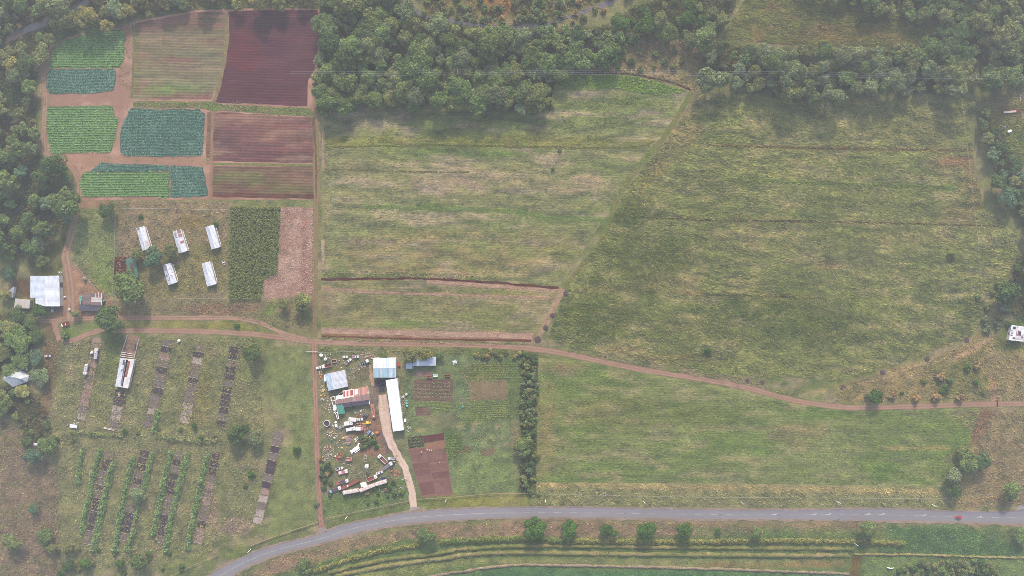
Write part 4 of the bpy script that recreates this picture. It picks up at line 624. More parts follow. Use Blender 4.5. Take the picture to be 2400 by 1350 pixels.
# ---- trees: prototypes of unit crown radius
def crown_mesh(seed, nleaf=2600, flat=0.8, lobes=22, leaf=0.085, spread=0.72, hc=1.15, raw=False):
    r = np.random.default_rng(seed); c = []; rad = []
    for i in range(lobes):
        d = r.normal(size=3); d /= np.linalg.norm(d); d[2] = abs(d[2])*0.9-0.25; q = spread*r.random()**0.45; c.append([d[0]*q, d[1]*q, d[2]*q*flat]); rad.append(r.uniform(0.20, 0.40))
    c = np.array(c); rad = np.array(rad); k = r.choice(lobes, nleaf, p=rad**2/(rad**2).sum()); d = r.normal(size=(nleaf, 3)); d[:, 2] += 0.35; d /= np.linalg.norm(d, axis=1)[:, None]
    P = c[k]+d*(rad[k]*r.uniform(0.78, 1.08, nleaf))[:, None]*np.array([1, 1, 0.85]); P[:, 2] += hc
    N = d*0.8+r.normal(0, 0.45, (nleaf, 3)); g = r.uniform(0.75, 1.25, nleaf)*np.repeat(r.uniform(0.8, 1.2, lobes), 1)[k]; cc = np.stack([g*r.uniform(.9, 1.15, nleaf), g, g*r.uniform(.85, 1.1, nleaf)], 1)
    s = leaf*r.uniform(0.6, 1.35, nleaf); V, F, col4 = quads(P, N, s, s*0.75, cc)
    if raw: return V, F, col4
    return mesh_arrays('crown', V, F, col4)
def trunk_mesh(seed, hc=1.1, rr=0.06):
    r = random.Random(seed); mb = MB(); mb.cyl((0, 0, 0), (0.02, 0.01, hc*0.55), rr, rr*0.75, 7)
    for i in range(5): a = i*1.257+r.random(); mb.cyl((0.02, 0.01, hc*0.5), (math.cos(a)*0.5, math.sin(a)*0.5, hc*r.uniform(0.95, 1.2)), rr*0.55, rr*0.2, 5)
    me = mb.mesh('trunk'); me.materials.append(M_bark); return me
CROWNS = []
for i in range(9):
    me = crown_mesh(500+i, flat=[0.8, 0.7, 0.9, 0.75, 0.85, 0.65, 0.95, 0.8, 0.75][i], lobes=[22, 28, 18, 24, 30, 20, 16, 26, 34][i], leaf=[.085, .075, .095, .08, .07, .09, .09, .08, .065][i], nleaf=[2400, 2800, 2000, 2500, 3200, 2300, 2000, 2600, 3400][i]); me.materials.append(M_tree); CROWNS.append(me)
SMALL = [crown_mesh(650+i, nleaf=1100, lobes=16, leaf=0.12, raw=True) for i in range(3)]
TRUNKS = [trunk_mesh(i) for i in range(3)]
BUSH = []
for i in range(5):
    me = crown_mesh(600+i, nleaf=520, flat=0.75, lobes=12, leaf=0.15, spread=0.7, hc=0.42); me.materials.append(M_tree); BUSH.append(me)
LEAFC = {'green': (95, 107, 87), 'dark': (86, 99, 85), 'olive': (103, 109, 88), 'yellow': (115, 116, 88), 'blue': (90, 105, 95), 'bright': (83, 99, 78), 'grey': (102, 111, 95), 'brown': (126, 114, 94), 'lime': (114, 144, 92)}
TB = 3.15
TREES = []
def tree(px, py, rpx, kind='green', label=None, group=None, name='tree', tall=1.0): TREES.append((px, py, rpx, kind, label, group, name, tall))
def tint(kind, r):
    k = C(*LEAFC[kind])*TB; j = r.uniform(0.85, 1.18); return k*np.array([j*r.uniform(.93, 1.07), j, j*r.uniform(.92, 1.08)])
def plant_trees():
    """the 300 largest are trees of their own, the small ones between them one mass"""
    order = sorted(TREES, key=lambda t: -t[2]-(1000 if t[5] is None else 0)); Vs, Fs, Cs = [], [], []; nv = 0
    for q, (px, py, rpx, kind, label, group, name, tall) in enumerate(order):
        r = random.Random(int(px*7+py*13)); R = rpx*S/0.92; w = W(px, py, R*1.2*tall); rot = r.random()*6.28; sx, sy = R*r.uniform(.82, 1.12), R*r.uniform(.82, 1.12); tm, cm = TRUNKS[r.randrange(3)], CROWNS[r.randrange(9)]; cl = tint(kind, r)
        if q < 300:
            o = empty(name, (w[0], w[1], 0), rot, label, 'tree', group); o.scale = (sx, sy, R*tall); link('trunk', tm, None, o); c = link('crown', cm, None, o); c.color = (*cl, 1)
        else:
            V, F, cc = SMALL[q % 3]; c_, s_ = math.cos(rot), math.sin(rot); X = V[:, 0]*sx; Y = V[:, 1]*sy; Vs.append(np.stack([X*c_-Y*s_+w[0], X*s_+Y*c_+w[1], V[:, 2]*R*tall], 1)); Fs.append(F+nv); Cs.append(cc*cl); nv += len(V)
    if Vs: tag(link('small_woodland_trees', mesh_arrays('small_woodland_trees', np.concatenate(Vs), np.concatenate(Fs), np.concatenate(Cs)), M_leaf), 'mass of smaller trees filling the woods between the larger crowns', 'woodland', None, 'stuff')
def bush(px, py, rpx, kind='green', label=None, group=None, name='bush', flat=1.0):
    r = random.Random(int(px*11+py*5)); R = rpx*S; w = W(px, py, R*0.5); o = link(name, BUSH[r.randrange(5)], None, None, (w[0], w[1], 0), r.random()*6.28); o.scale = (R, R, R*flat)
    k = C(*LEAFC[kind])*TB; j = r.uniform(0.82, 1.2); o.color = (*(k*j), 1); return tag(o, label, 'bush', group)
def darts(poly, dmin, nmax, seed, off=()):
    r = random.Random(seed); p = WP(poly)/S; a = np.array(poly, float); x0, y0 = a.min(0); x1, y1 = a.max(0); out = []; tries = 0
    pw = np.array(poly, float)
    while len(out) < nmax and tries < 6000:
        tries += 1; q = (r.uniform(x0, x1), r.uniform(y0, y1)); d = dmin*r.uniform(0.8, 1.25)
        if not inside(pw, np.array([q[0]]), np.array([q[1]]))[0]: continue
        if any((q[0]-o[0])**2+(q[1]-o[1])**2 < d*d for o in out): continue
        if any(nearest(np.array(ln, float), np.array([q[0]]), np.array([q[1]]), False)[0][0] < 13 for ln in off): continue
        out.append(q)
    return out
WOODS = {'a': (24, 62, 18, ['olive', 'green', 'yellow', 'green', 'olive', 'grey'], 'the riverside wood above the vegetable fields'), 'a2': (22, 12, 15, ['olive', 'grey', 'green'], 'the strip between left track and picture edge'),
 'd': (27, 26, 21, ['dark', 'blue', 'dark', 'green'], 'the dense grove left of the track bend'), 'b': (22, 190, 19, ['green', 'dark', 'green', 'olive', 'grey'], 'the big wood beside the ploughed field'),
 'c0': (24, 22, 16, ['green', 'olive', 'bright'], 'the loose wood beside the upper clearing'), 'c1': (24, 75, 19, ['green', 'olive', 'grey', 'grey'], 'the belt between clearing and huge field'), 'c2': (25, 85, 18, ['olive', 'green', 'olive', 'dark'], 'the wood in the upper right corner'),
 'f': (17, 24, 14, ['dark', 'dark', 'blue', 'olive'], 'the narrow belt along the right edge'), 'f2': (24, 5, 17, ['dark', 'grey'], 'the group above the small white house'), 'e': (26, 12, 20, ['green', 'dark', 'olive'], 'the grove above the hip roofed house'), 'e2': (24, 9, 15, ['dark', 'green', 'olive'], 'the grove below the hip roofed house')}
CW = {'green': 'green', 'dark': 'dark green', 'olive': 'olive', 'yellow': 'yellowish', 'blue': 'bluish', 'bright': 'bright green', 'grey': 'grey green', 'brown': 'brownish', 'lime': 'lime'}
for k, (dm, nm, rp, kinds, lb) in WOODS.items():
    fx = np.array(FOREST[k], float); x0, x1 = fx[:, 0].min(), fx[:, 0].max(); y0, y1 = fx[:, 1].min(), fx[:, 1].max()
    for (px, py) in darts(FOREST[k], dm, nm, len(k)*7+ord(k[0])+ord(k[-1]), (RIVER_A, RIVER_B)):
        if k == 'a' and 5 < px < 45 and 190 < py < 262: continue
        r = random.Random(int(px*3+py)); rr = rp*min(1.7, max(.5, math.exp(r.gauss(-.03, .32)))); kd = r.choice(kinds); u = (px-x0)/(x1-x0); v = (py-y0)/(y1-y0)
        where = ('upper' if v < .5 else 'lower')+' '+('left' if u < .34 else 'middle' if u < .67 else 'right'); sz = 'large' if rr > rp*1.12 else 'small' if rr < rp*.86 else 'medium'
        tree(px, py, rr, kd, '%s %s tree, %s of %s' % (sz, CW[kd], where, lb), 'trees of '+lb, tall=r.uniform(0.85, 1.15)*{'b': 0.8, 'c1': 1.05, 'e': 0.42, 'e2': 0.55, 'd': 0.75}.get(k, 0.85))
EDGE = sorted([(835, 222, 24), (878, 236, 22), (845, 225, 17), (950, 205, 30), (972, 243, 20), (1010, 222, 17), (1072, 235, 31), (1135, 225, 27), (1185, 225, 30), (1225, 215, 30), (1255, 225, 32), (1165, 185, 26), (1210, 180, 28), (1275, 165, 18), (1393, 138, 13)])
for i, (a, b, c) in enumerate(EDGE): tree(a, b, c, 'green' if i % 3 else 'olive', ['first', 'second', 'third', 'fourth', 'fifth', 'sixth', 'seventh', 'eighth', 'ninth', 'tenth', 'eleventh', 'twelfth', 'thirteenth', 'fourteenth', 'last'][i]+' rounded tree from the left facing the meadow', 'trees on the lower edge of the big wood', tall=0.72)
SINGLE = [
 (230, 62, 21, 'green', 'round green tree standing over the topmost green crop'), (250, 492, 20, 'dark', 'lone dark tree at the paddock corner below the vegetable beds'),
 (355, 603, 25, 'blue', 'large blue green tree beside the shed with a rusty end'), (400, 588, 19, 'olive', 'olive tree between the upper and lower middle sheds'), (322, 596, 17, 'olive', 'small dark olive tree next to the shade frame'),
 (303, 677, 37, 'green', 'big spreading tree below the dark dug plot'), (253, 747, 32, 'dark', 'big dark tree between the two dirt tracks by the tank house'), (665, 713, 17, 'olive', 'smaller of two olive trees near the crossroads'), (708, 712, 23, 'olive', 'larger of two olive trees near the crossroads'),
 (92, 728, 18, 'bright', 'round bright tree touching the big white barn roof'), (178, 736, 11, 'olive', 'small olive tree in front of the tank house'), (595, 826, 24, 'green', 'bushy green tree beside the dark pen row'), (578, 812, 14, 'olive', 'small olive tree beside the bushy green tree'), (556, 1016, 27, 'dark', 'dark round tree at the end of the dark pen row'), (597, 1026, 20, 'grey', 'pale grey green tree beside the dark round tree'),
 (962, 834, 22, 'olive', 'olive tree overhanging the left end of the tin barn'), (996, 828, 21, 'yellow', 'yellowish tree overhanging the middle of the tin barn'), (898, 832, 10, 'green', 'small tree behind the striped barn roof'), (1030, 832, 11, 'green', 'small tree at the right end of the tin barn'),
 (1230, 1046, 24, 'green', 'tall green tree low in the row beside the garden'), (1252, 1240, 28, 'bright', 'largest green tree below the highway, first of the right group'), (1333, 1243, 21, 'bright', 'second green tree of the row below the highway'), (1427, 1243, 20, 'bright', 'third green tree of the row below the highway'), (1515, 1244, 25, 'bright', 'fourth green tree of the row below the highway'), (1605, 1245, 24, 'bright', 'fifth green tree of the row below the highway'), (1683, 1246, 9, 'bright', 'smallest tree of the row below the highway'), (1773, 1250, 18, 'green', 'reddish tipped tree of the row below the highway'), (2037, 1247, 24, 'green', 'lone round tree below the highway near a white post'), (2392, 1258, 19, 'green', 'tree below the highway at the right picture edge'), (1000, 1255, 22, 'green', 'lone round tree below the highway curve'), (716, 1326, 20, 'green', 'tree below the highway near the lower picture edge'),
 (2268, 1085, 26, 'green', 'middle tree of the clump at the hay field corner'), (2300, 1080, 26, 'dark', 'dark tree on the right of the hay field clump'), (2238, 1112, 22, 'grey', 'grey green tree on the left of the hay field clump'), (2240, 1150, 19, 'dark', 'low dark tree at the bottom of the hay field clump'), (2258, 1060, 16, 'olive', 'olive tree at the top of the hay field clump'), (2372, 1155, 25, 'green', 'tree beside the side road at the right edge'),
 (40, 800, 34, 'green', 'largest tree of the left homestead grove'), (75, 790, 17, 'green', 'small tree at the edge of the homestead grove'), (84, 836, 20, 'blue', 'grey green tree above the parked white car'), (92, 882, 25, 'grey', 'pale tree right of the hip roofed house'), (48, 918, 20, 'yellow', 'yellow green tree just below the hip roofed house'), (85, 795, 12, 'yellow', 'little yellow tree beside the grove'), (25, 770, 26, 'olive', 'olive tree at the top of the homestead grove'),
 (108, 1042, 21, 'green', 'green tree on the right of the pair above the brown slope'), (78, 1070, 22, 'blue', 'blue green tree on the left of the pair above the brown slope'), (62, 1036, 15, 'dark', 'dark tree above the small grey sheet'), (78, 1193, 14, 'blue', 'lone small tree on the brown slope'), (105, 1258, 22, 'green', 'round tree low on the brown slope'), (120, 1282, 16, 'olive', 'olive tree touching the round tree low on the slope'), (28, 1270, 25, 'olive', 'wide olive tree at the left edge low on the slope'),
 (322, 1160, 19, 'grey', 'pale round tree between two hedges'), (325, 1318, 23, 'green', 'tree below the hedge rows'), (200, 1322, 15, 'bright', 'bright tree below the leftmost hedge'), (162, 1285, 15, 'olive', 'olive tree left of the hedge rows'), (160, 1325, 16, 'dark', 'dark tree at the lower left of the hedge rows'), (280, 1322, 14, 'bright', 'small bright tree below the second hedge pair'), (348, 1297, 9, 'bright', 'tiny bright tree below the third hedge'),
 (2055, 930, 20, 'bright', 'leafy round tree just above the dirt road'), (455, 998, 8, 'bright', 'tiny tree between two pen rows'), (70, 755, 16, 'green', 'tree directly below the cream roof'), (20, 640, 18, 'blue', 'blue green tree left of the barn yard'), (12, 690, 14, 'yellow', 'yellowish tree beside the small lean-to'), (95, 610, 18, 'olive', 'olive tree above the white barn'), (90, 570, 20, 'grey', 'greyish tree below the dark grove'), (20, 598, 18, 'green', 'tree under the dark grove at the left edge')]
for a, b, c, k, lb in SINGLE: tree(a, b, c, k, lb, tall=0.42 if a < 130 and 730 < b < 930 else 0.68)
plant_trees()
# ---- bushes
def bushes(poly, dm, n, r0, r1, kinds, lb, grp, seed, off=()):
    for px, py in darts(poly, dm, n, seed, off):
        r = random.Random(int(px*5+py*3)); kd = r.choice(kinds); rr = r.uniform(r0, r1); bush(px, py, rr, kd, ('larger ' if rr > (r0+r1)/2 else 'smaller ')+CW[kd]+' bush '+lb.split('bush ', 1)[1], grp)
bushes([(970, -15), (1480, -15), (1400, 20), (1300, 42), (1180, 52), (1085, 44), (1000, 30)], 18, 42, 7, 15, ['olive', 'green', 'brown', 'grey', 'green'], 'scrubby bush on the bank above the winding river', 'bushes above the river', 1, (RIVER_B,))
bushes([(965, 5), (1000, 25), (1085, 40), (1180, 50), (1290, 40), (1400, 5), (1420, 25), (1320, 66), (1180, 80), (1080, 68), (980, 45)], 17, 24, 7, 11, ['olive', 'green', 'grey', 'brown'], 'bush leaning over the winding river', 'bushes along the winding river', 18)
bushes([(1300, 75), (1420, 68), (1560, 100), (1690, 98), (1640, 150), (1500, 165), (1400, 170), (1440, 140)], 24, 26, 6, 13, ['green', 'olive', 'grey', 'bright'], 'bush in the scrub between wood and tall grass', 'bushes in the upper scrub', 2)
bushes([(-15, -15), (190, -15), (110, 30), (30, 70), (-15, 85)], 20, 26, 8, 15, ['olive', 'brown', 'green', 'yellow'], 'bush on the far bank in the upper left corner', 'bushes on the far river bank', 3, (RIVER_A,))
bushes([(2020, 925), (2140, 890), (2310, 840), (2330, 930), (2060, 940)], 26, 14, 6, 13, ['green', 'olive', 'bright', 'brown'], 'bush on the waste ground above the dirt road', 'bushes on the right waste ground', 4)
bushes([(2290, 690), (2345, 650), (2370, 760), (2320, 800)], 20, 10, 7, 13, ['olive', 'dark', 'grey'], 'bush on the field corner near the small white house', 'bushes near the small white house', 5)
bushes([(2095, 1345), (2120, 1322), (2200, 1315), (2320, 1314), (2342, 1345), (2342, 1372), (2095, 1372)], 12, 55, 8, 10, ['dark', 'olive', 'green'], 'dark bush of the dense orchard block in the lower right', 'bushes of the orchard block', 6)
bushes([(1225, 835), (1258, 835), (1255, 990), (1222, 990)], 11, 34, 8, 12, ['olive', 'olive', 'dark', 'green', 'grey'], 'brownish bush of the row beside the garden', 'bushes of the row beside the garden', 7)
bushes([(1230, 990), (1252, 990), (1250, 1030), (1226, 1030)], 12, 6, 8, 12, ['green', 'dark', 'olive'], 'green bush of the row above the tall garden tree', 'bushes above the tall garden tree', 17)
bushes([(1110, 822), (1225, 826), (1225, 838), (1110, 836)], 12, 9, 7, 9, ['olive', 'yellow', 'brown'], 'yellowish bush on the bank above the garden', 'bushes above the garden', 8)
bushes([(1222, 1075), (1258, 1070), (1262, 1160), (1225, 1160)], 15, 9, 6, 11, ['blue', 'green', 'olive'], 'bush below the tall tree beside the garden', 'bushes below the garden tree', 9)
bushes([(752, 1075), (775, 1075), (778, 1155), (755, 1160)], 11, 10, 7, 10, ['dark', 'green', 'brown'], 'bush of the hedge beside the reddish track', 'bushes beside the reddish track', 10)
bushes([(840, 1150), (930, 1125), (945, 1155), (860, 1185)], 14, 12, 5, 9, ['green', 'dark', 'olive', 'brown'], 'bush among the scrap below the buses', 'bushes below the buses', 11)
bushes([(845, 1022), (878, 1020), (884, 1048), (848, 1050)], 9, 10, 6, 9, ['bright', 'olive', 'green'], 'bush in the round thicket of the scrap yard', 'bushes of the yard thicket', 12)
bushes([(140, 1270), (420, 1290), (440, 1345), (140, 1345)], 30, 12, 5, 10, ['green', 'olive', 'bright'], 'bush below the hedge rows near the lower edge', 'bushes below the hedge rows', 13)
bushes([(120, 1000), (600, 1000), (600, 1040), (120, 1030)], 26, 12, 5, 9, ['bright', 'green', 'olive'], 'bush in the cross hedge between the two pen blocks', 'bushes of the cross hedge', 14)
for i, (a, b, c, k, lb) in enumerate([(695, 1055, 12, 'bright', 'single bright bush on the mown strip by the track'), (740, 1182, 8, 'grey', 'pale bush beside the reddish track end'), (588, 1112, 11, 'bright', 'bright green bush in the empty pen field'), (575, 1140, 7, 'bright', 'small bright bush below the larger bright bush'), (152, 788, 12, 'green', 'leafy bush inside the track loop'), (330, 508, 7, 'bright', 'bright weed bush above the leftmost shed'), (555, 763, 8, 'bright', 'bright bush on the strip between the tracks'), (1312, 352, 6, 'grey', 'green bush alone in the middle meadow'), (1295, 395, 6, 'grey', 'low green bush in the middle meadow'), (1560, 500, 0.1, 'green', None), (1660, 825, 11, 'bright', 'bright bush at the bend of the dirt road'), (2230, 600, 10, 'dark', 'dark bush inside the huge tall grass field'), (505, 528, 8, 'bright', 'bright bush behind the upper right shed')]):
    if lb: bush(a, b, c, k, lb)
DK = mat_plain('bare_twigs', C(106, 94, 100), 0.95, 0.4, 1.5)
def twig_dome(seed):
    r = random.Random(seed); mb = MB()
    for i in range(260):
        a = r.random()*6.283; q = math.sqrt(r.random()); z = math.sqrt(max(0, 1-q*q))*0.55; x, y = q*math.cos(a), q*math.sin(a); d = r.random()*6.283; L = r.uniform(0.10, 0.25)
        mb.add([(x, y, z*r.uniform(.7, 1)), (x+math.cos(d)*L, y+math.sin(d)*L, z+0.05), (x+math.cos(d+.5)*L*.6, y+math.sin(d+.5)*L*.6, z-0.03)], [(0, 1, 2)])
    n = 14; vs = [(math.cos(6.283*i/n)*.95, math.sin(6.283*i/n)*.95, 0) for i in range(n)]+[(math.cos(6.283*i/n)*.75, math.sin(6.283*i/n)*.75, .35) for i in range(n)]+[(0, 0, .5)]
    mb.add(vs, [(i, (i+1) % n, n+(i+1) % n, n+i) for i in range(n)]+[(n+i, n+(i+1) % n, 2*n) for i in range(n)]); me = mb.mesh('brush_heap'); me.materials.append(DK); return me
TD = [twig_dome(1), twig_dome(2)]
for i, (a, b, c) in enumerate([(1327, 688, 7), (1295, 739, 6.5), (1279, 768, 7), (1260, 796, 8.5), (2265, 797, 7), (2173, 842, 7), (2069, 873, 7), (1975, 908, 7.5), (1752, 891, 5), (1786, 896, 6)]):
    w = W(a, b); o = link('brush_heap', TD[i % 2], None, None, (w[0], w[1], 0), i); o.scale = (c*S, c*S, 0.9)
    tag(o, ['dark round brush heap at the top of the straw path', 'dark round brush heap halfway down the straw path', 'dark round brush heap above the lowest on the straw path', 'largest dark round brush heap at the foot of the straw path', 'dark round brush heap at the far right end of the huge field edge', 'second dark round brush heap from the right along the huge field edge', 'third dark round brush heap from the right along the huge field edge', 'dark round brush heap on tan grass just above the dirt road', 'smaller dark brush heap of the pair by the dirt road', 'larger dark brush heap of the pair by the dirt road'][i], 'brush heap', 'dark round brush heaps')
# ---- hedges: one mass of leaves along a line
def hedge(pts, wpx, hgt, cols, label, seed, dens=8.5, name='hedge', group='hedge rows of the old pens', grow=0.35):
    p = spline(WP(pts), 6); L = np.concatenate([[0], np.cumsum(np.hypot(*np.diff(p, axis=0).T))]); r = np.random.default_rng(seed); n = int(L[-1]*wpx*S*dens); s = r.uniform(0, L[-1], n)
    cx = np.interp(s, L, p[:, 0]); cy = np.interp(s, L, p[:, 1]); d = np.gradient(p, axis=0); d /= np.hypot(*d.T)[:, None]; nx_ = np.interp(s, L, -d[:, 1]); ny_ = np.interp(s, L, d[:, 0])
    u = r.uniform(-1, 1, n); ww = wpx*S/2*1.5*(0.6+0.8*vnoise(s/2.5, s*0+seed, seed)); x = cx+nx_*u*ww; y = cy+ny_*u*ww; hz = hgt*(0.5+vnoise(s/2.0, s*0+seed+3, seed+1))*np.sqrt(np.clip(1-u*u*0.85, 0, 1))*r.uniform(0.55, 1.0, n)
    N = np.stack([nx_*u+r.normal(0, .4, n), ny_*u+r.normal(0, .4, n), np.full(n, .7)], 1); sz = 0.5*r.uniform(.6, 1.4, n); V, F, cc = quads(np.stack([x, y, hz+.05], 1), N, sz, sz*.75, mix(cols, 0.6*r.random(n)+0.4*fbm(x, y, 4, seed)))
    return tag(link(name, mesh_arrays(name, V, F, cc), M_leaf), label, 'hedge', group)
HD0 = [(100, 112, 82), (122, 132, 94), (140, 146, 106), (154, 150, 118)]
HC_ = [(92, 114, 82), (116, 140, 96), (138, 158, 110), (158, 174, 126)]
for i, (p, w, lb) in enumerate([
 ([(200, 1046), (190, 1080), (183, 1133)], 8, 'short hedge at the far left of the lower pens'), ([(238, 1050), (226, 1090), (215, 1130), (212, 1160), (201, 1200), (193, 1248)], 9, 'long hedge left of the leftmost dark pen row'), ([(267, 1082), (254, 1130), (240, 1195), (220, 1288)], 10, 'hedge right of the leftmost dark pen row'), ([(314, 1068), (298, 1130), (286, 1190), (270, 1290)], 10, 'hedge left of the second dark pen row'), ([(360, 1058), (346, 1110), (335, 1150)], 9, 'upper hedge right of the second dark pen row'), ([(318, 1238), (308, 1265), (300, 1292)], 10, 'lower hedge stub right of the second dark pen row'), ([(402, 1055), (385, 1130), (372, 1200), (358, 1255)], 9, 'hedge left of the third dark pen row'), ([(441, 1058), (422, 1135), (402, 1215), (388, 1292)], 10, 'hedge right of the third dark pen row'), ([(490, 1056), (474, 1120), (458, 1195), (440, 1285)], 9, 'hedge left of the rightmost green bordered pen row'), ([(326, 1182), (320, 1215)], 6, 'thin hedge piece below the pale round tree'),
 ([(372, 960), (368, 985), (362, 1010)], 8, 'short hedge at the end of the middle pen row'), ([(165, 1012), (230, 1018), (290, 1022)], 8, 'left cross hedge between the pen blocks'), ([(365, 1022), (430, 1032), (510, 1036)], 11, 'right cross hedge between the pen blocks')]):
    hedge(p, w, 1.5 if 'cross' in lb else 2.6, HD0 if 'cross' in lb else HC_, lb, 700+i, 4.5 if 'cross' in lb else 8.5)
HD = [(92, 106, 74), (116, 124, 82), (142, 140, 94), (160, 146, 112)]
hedge([(735, 1340), (800, 1317), (860, 1300), (900, 1290), (985, 1278)], 8, 1.4, HD, 'dry weedy hedge bank below the highway curve', 720, group=None, name='hedge')
hedge([(1030, 1272), (1130, 1265), (1230, 1263), (1330, 1268)], 11, 1.6, [(84, 104, 72), (112, 126, 84), (140, 142, 98)], 'green hedge left of the roadside trees', 721, group=None)
hedge([(1330, 1268), (1600, 1270), (1800, 1268), (1880, 1268)], 9, 1.6, HD, 'ragged hedge running under the roadside trees', 722, group=None)
hedge([(1880, 1268), (2000, 1270), (2060, 1272), (2120, 1274)], 9, 1.6, HD, 'ragged hedge end near the lone round tree', 723, group=None)
# raised earth banks along the irrigation ditches
def bank(pts, w, h, base, label, seed, name='earth_bank'):
    p = spline(WP(pts), 30); d = np.gradient(p, axis=0); d /= np.hypot(*d.T)[:, None]; nn = np.stack([-d[:, 1], d[:, 0]], 1); n = len(p); prof = [(-1, -.05), (-.8, .5), (-.45, .95), (0, 1), (.5, .9), (.75, .45), (1, -.05)]; V = []
    for u, zz in prof: e = (vnoise(p[:, 0]/2, p[:, 1]/2+u*7, seed)-.5)*1.3; q = p+nn*((u*w/2+e)[:, None]); V.append(np.stack([*q.T, zz*h*(0.45+.9*vnoise(p[:, 0]/4, p[:, 1]/4, seed+1))+0*e], 1))
    V = np.concatenate(V); k = len(prof); i, j = np.meshgrid(np.arange(n-1), np.arange(k-1)); i = i.ravel(); j = j.ravel(); F = np.stack([j*n+i, j*n+i+1, (j+1)*n+i+1, (j+1)*n+i], 1)
    return tag(link(name, mesh_arrays(name, V, F, paint(V[:, 0], V[:, 1], base, (), seed, 8, 2)), G_rough), label, 'bank')
BK = [(118, 124, 88), (138, 132, 98), (108, 116, 84)]
bank([(770, 1343), (850, 1322), (930, 1308), (1010, 1300), (1080, 1288), (1200, 1280), (1400, 1281), (1700, 1284), (2000, 1287)], 3.0, 1.1, BK, 'upper grassy ditch bank below the roadside trees', 1)
bank([(790, 1350), (860, 1335), (950, 1320), (1040, 1309), (1110, 1299), (1200, 1295), (1400, 1298), (1700, 1301), (1990, 1302)], 3.4, 1.3, [(134, 132, 98), (120, 124, 90), (150, 136, 106)], 'lower tan ditch bank below the roadside trees', 2)
bank([(1000, 1352), (1080, 1340), (1200, 1325), (1350, 1326), (1500, 1329), (1750, 1336), (1990, 1345)], 2.0, 0.7, [(146, 134, 120), (136, 128, 110), (156, 140, 126)], 'thin pale earth bank edging the lowest green field', 3)
bank([(2000, 1299), (2150, 1300), (2300, 1305), (2430, 1308)], 1.6, 0.9, [(150, 142, 104), (136, 132, 96), (160, 144, 110)], 'straw coloured bank above the orchard block', 4)
bank([(1380, 1266), (1300, 1264), (1240, 1262)], 1.5, .6, BK, 'short bank under the largest roadside tree', 5)
# ------------------------------------------------------------------ buildings
def roof_plane(parent, e0, e1, r1, r0, c, var=0.06, pitch=0.76, seed=0, name='roof_slope', stripes=None, mat=None):
    """a slope of ribbed sheets: eave e0->e1, ridge r0->r1 (3-D points); each sheet keeps its own tone"""
    e0, e1, r1, r0 = [np.array(q, float) for q in (e0, e1, r1, r0)]; nrm = np.cross(e1-e0, r0-e0); nrm /= np.linalg.norm(nrm)
    if nrm[2] < 0: nrm = -nrm
    n = max(2, int(np.linalg.norm(e1-e0)/pitch)); rr = np.random.default_rng(seed); mb = MB(); cc = C(*c) if max(c) > 1.5 else np.array(c)
    for i in range(n):
        a, b = i/n, (i+1)/n; k = cc*(1+rr.normal(0, var))
        if stripes is not None and rr.random() < stripes[1]: k = C(*stripes[0])*(1+rr.normal(0, var))
        p = [e0+(e1-e0)*a, e0+(e1-e0)*b, r0+(r1-r0)*b, r0+(r1-r0)*a]; m0 = (p[0]+p[1])/2+nrm*0.05; m1 = (p[2]+p[3])/2+nrm*0.05; lo = nrm*-0.06
        k = np.clip(k, .01, .85); mb.add([p[0], m0, m1, p[3], p[1], p[2], p[0]+lo, p[1]+lo, p[2]+lo, p[3]+lo], [(0, 1, 2, 3), (1, 4, 5, 2), (6, 9, 8, 7), (0, 6, 7, 4, 1), (3, 2, 5, 8, 9)] + ([(0, 3, 9, 6)] if i == 0 else []) + ([(4, 7, 8, 5)] if i == n-1 else []), k)
    return mb.build(name, mat or M_roof, parent, True)
def wall_ring(parent, pts, mat, th=0.2, inset=0.35, name='wall'):
    """closed wall; pts = (x, y, top height)"""
    P = [np.array(p, float) for p in pts]; c = np.mean([p[:2] for p in P], 0); mb = MB(); n = len(P)
    Q = []
    for p in P: d = p[:2]-c; L = np.linalg.norm(d); Q.append((c+d*(1-inset/L), c+d*(1-(inset+th*1.3)/L), p[2]-0.12))
    for i in range(n):
        (a, ai, ha), (b, bi, hb) = Q[i], Q[(i+1) % n]
        mb.add([(*a, 0), (*b, 0), (*b, hb), (*a, ha), (*ai, 0), (*bi, 0), (*bi, hb), (*ai, ha)], [(0, 1, 2, 3), (5, 4, 7, 6), (3, 2, 6, 7)])
    o = mb.build(name, mat, parent); return o, Q
def on_wall(parent, Q, i, f, w, z0, z1, mat, name, sub=None):
    a = Q[i][0]; b = Q[(i+1) % len(Q)][0]; d = b-a; L = np.linalg.norm(d); d /= L; p = a+d*L*f; c = np.mean([q[0] for q in Q], 0); nn = np.array([-d[1], d[0]]); nn *= 1 if np.dot(nn, p-c) > 0 else -1
    mb = MB(); q0 = p-d*w/2; q1 = p+d*w/2; o_ = nn*0.05; mb.add([(*(q0-o_), z0), (*(q1-o_), z0), (*(q1+o_), z0), (*(q0+o_), z0), (*(q0-o_), z1), (*(q1-o_), z1), (*(q1+o_), z1), (*(q0+o_), z1)], [(0, 3, 2, 1), (4, 5, 6, 7), (0, 1, 5, 4), (1, 2, 6, 5), (2, 3, 7, 6), (3, 0, 4, 7)])
    o2 = mb.build(name, mat, parent); e = nn*0.09
    if name == 'door':
        h0 = p+d*(w*0.35)+e*0.6; MB().bar((*h0, z0+0.9), (*(h0+d*0.12), z0+0.9), .05, .12).build('handle', M_dark, o2)
    elif name == 'window':
        for za in (z0-.05, z1+.05): MB().bar((*(q0+e*.4), za), (*(q1+e*.4), za), .08, .08).build('frame', M_cream, o2)
    return o2
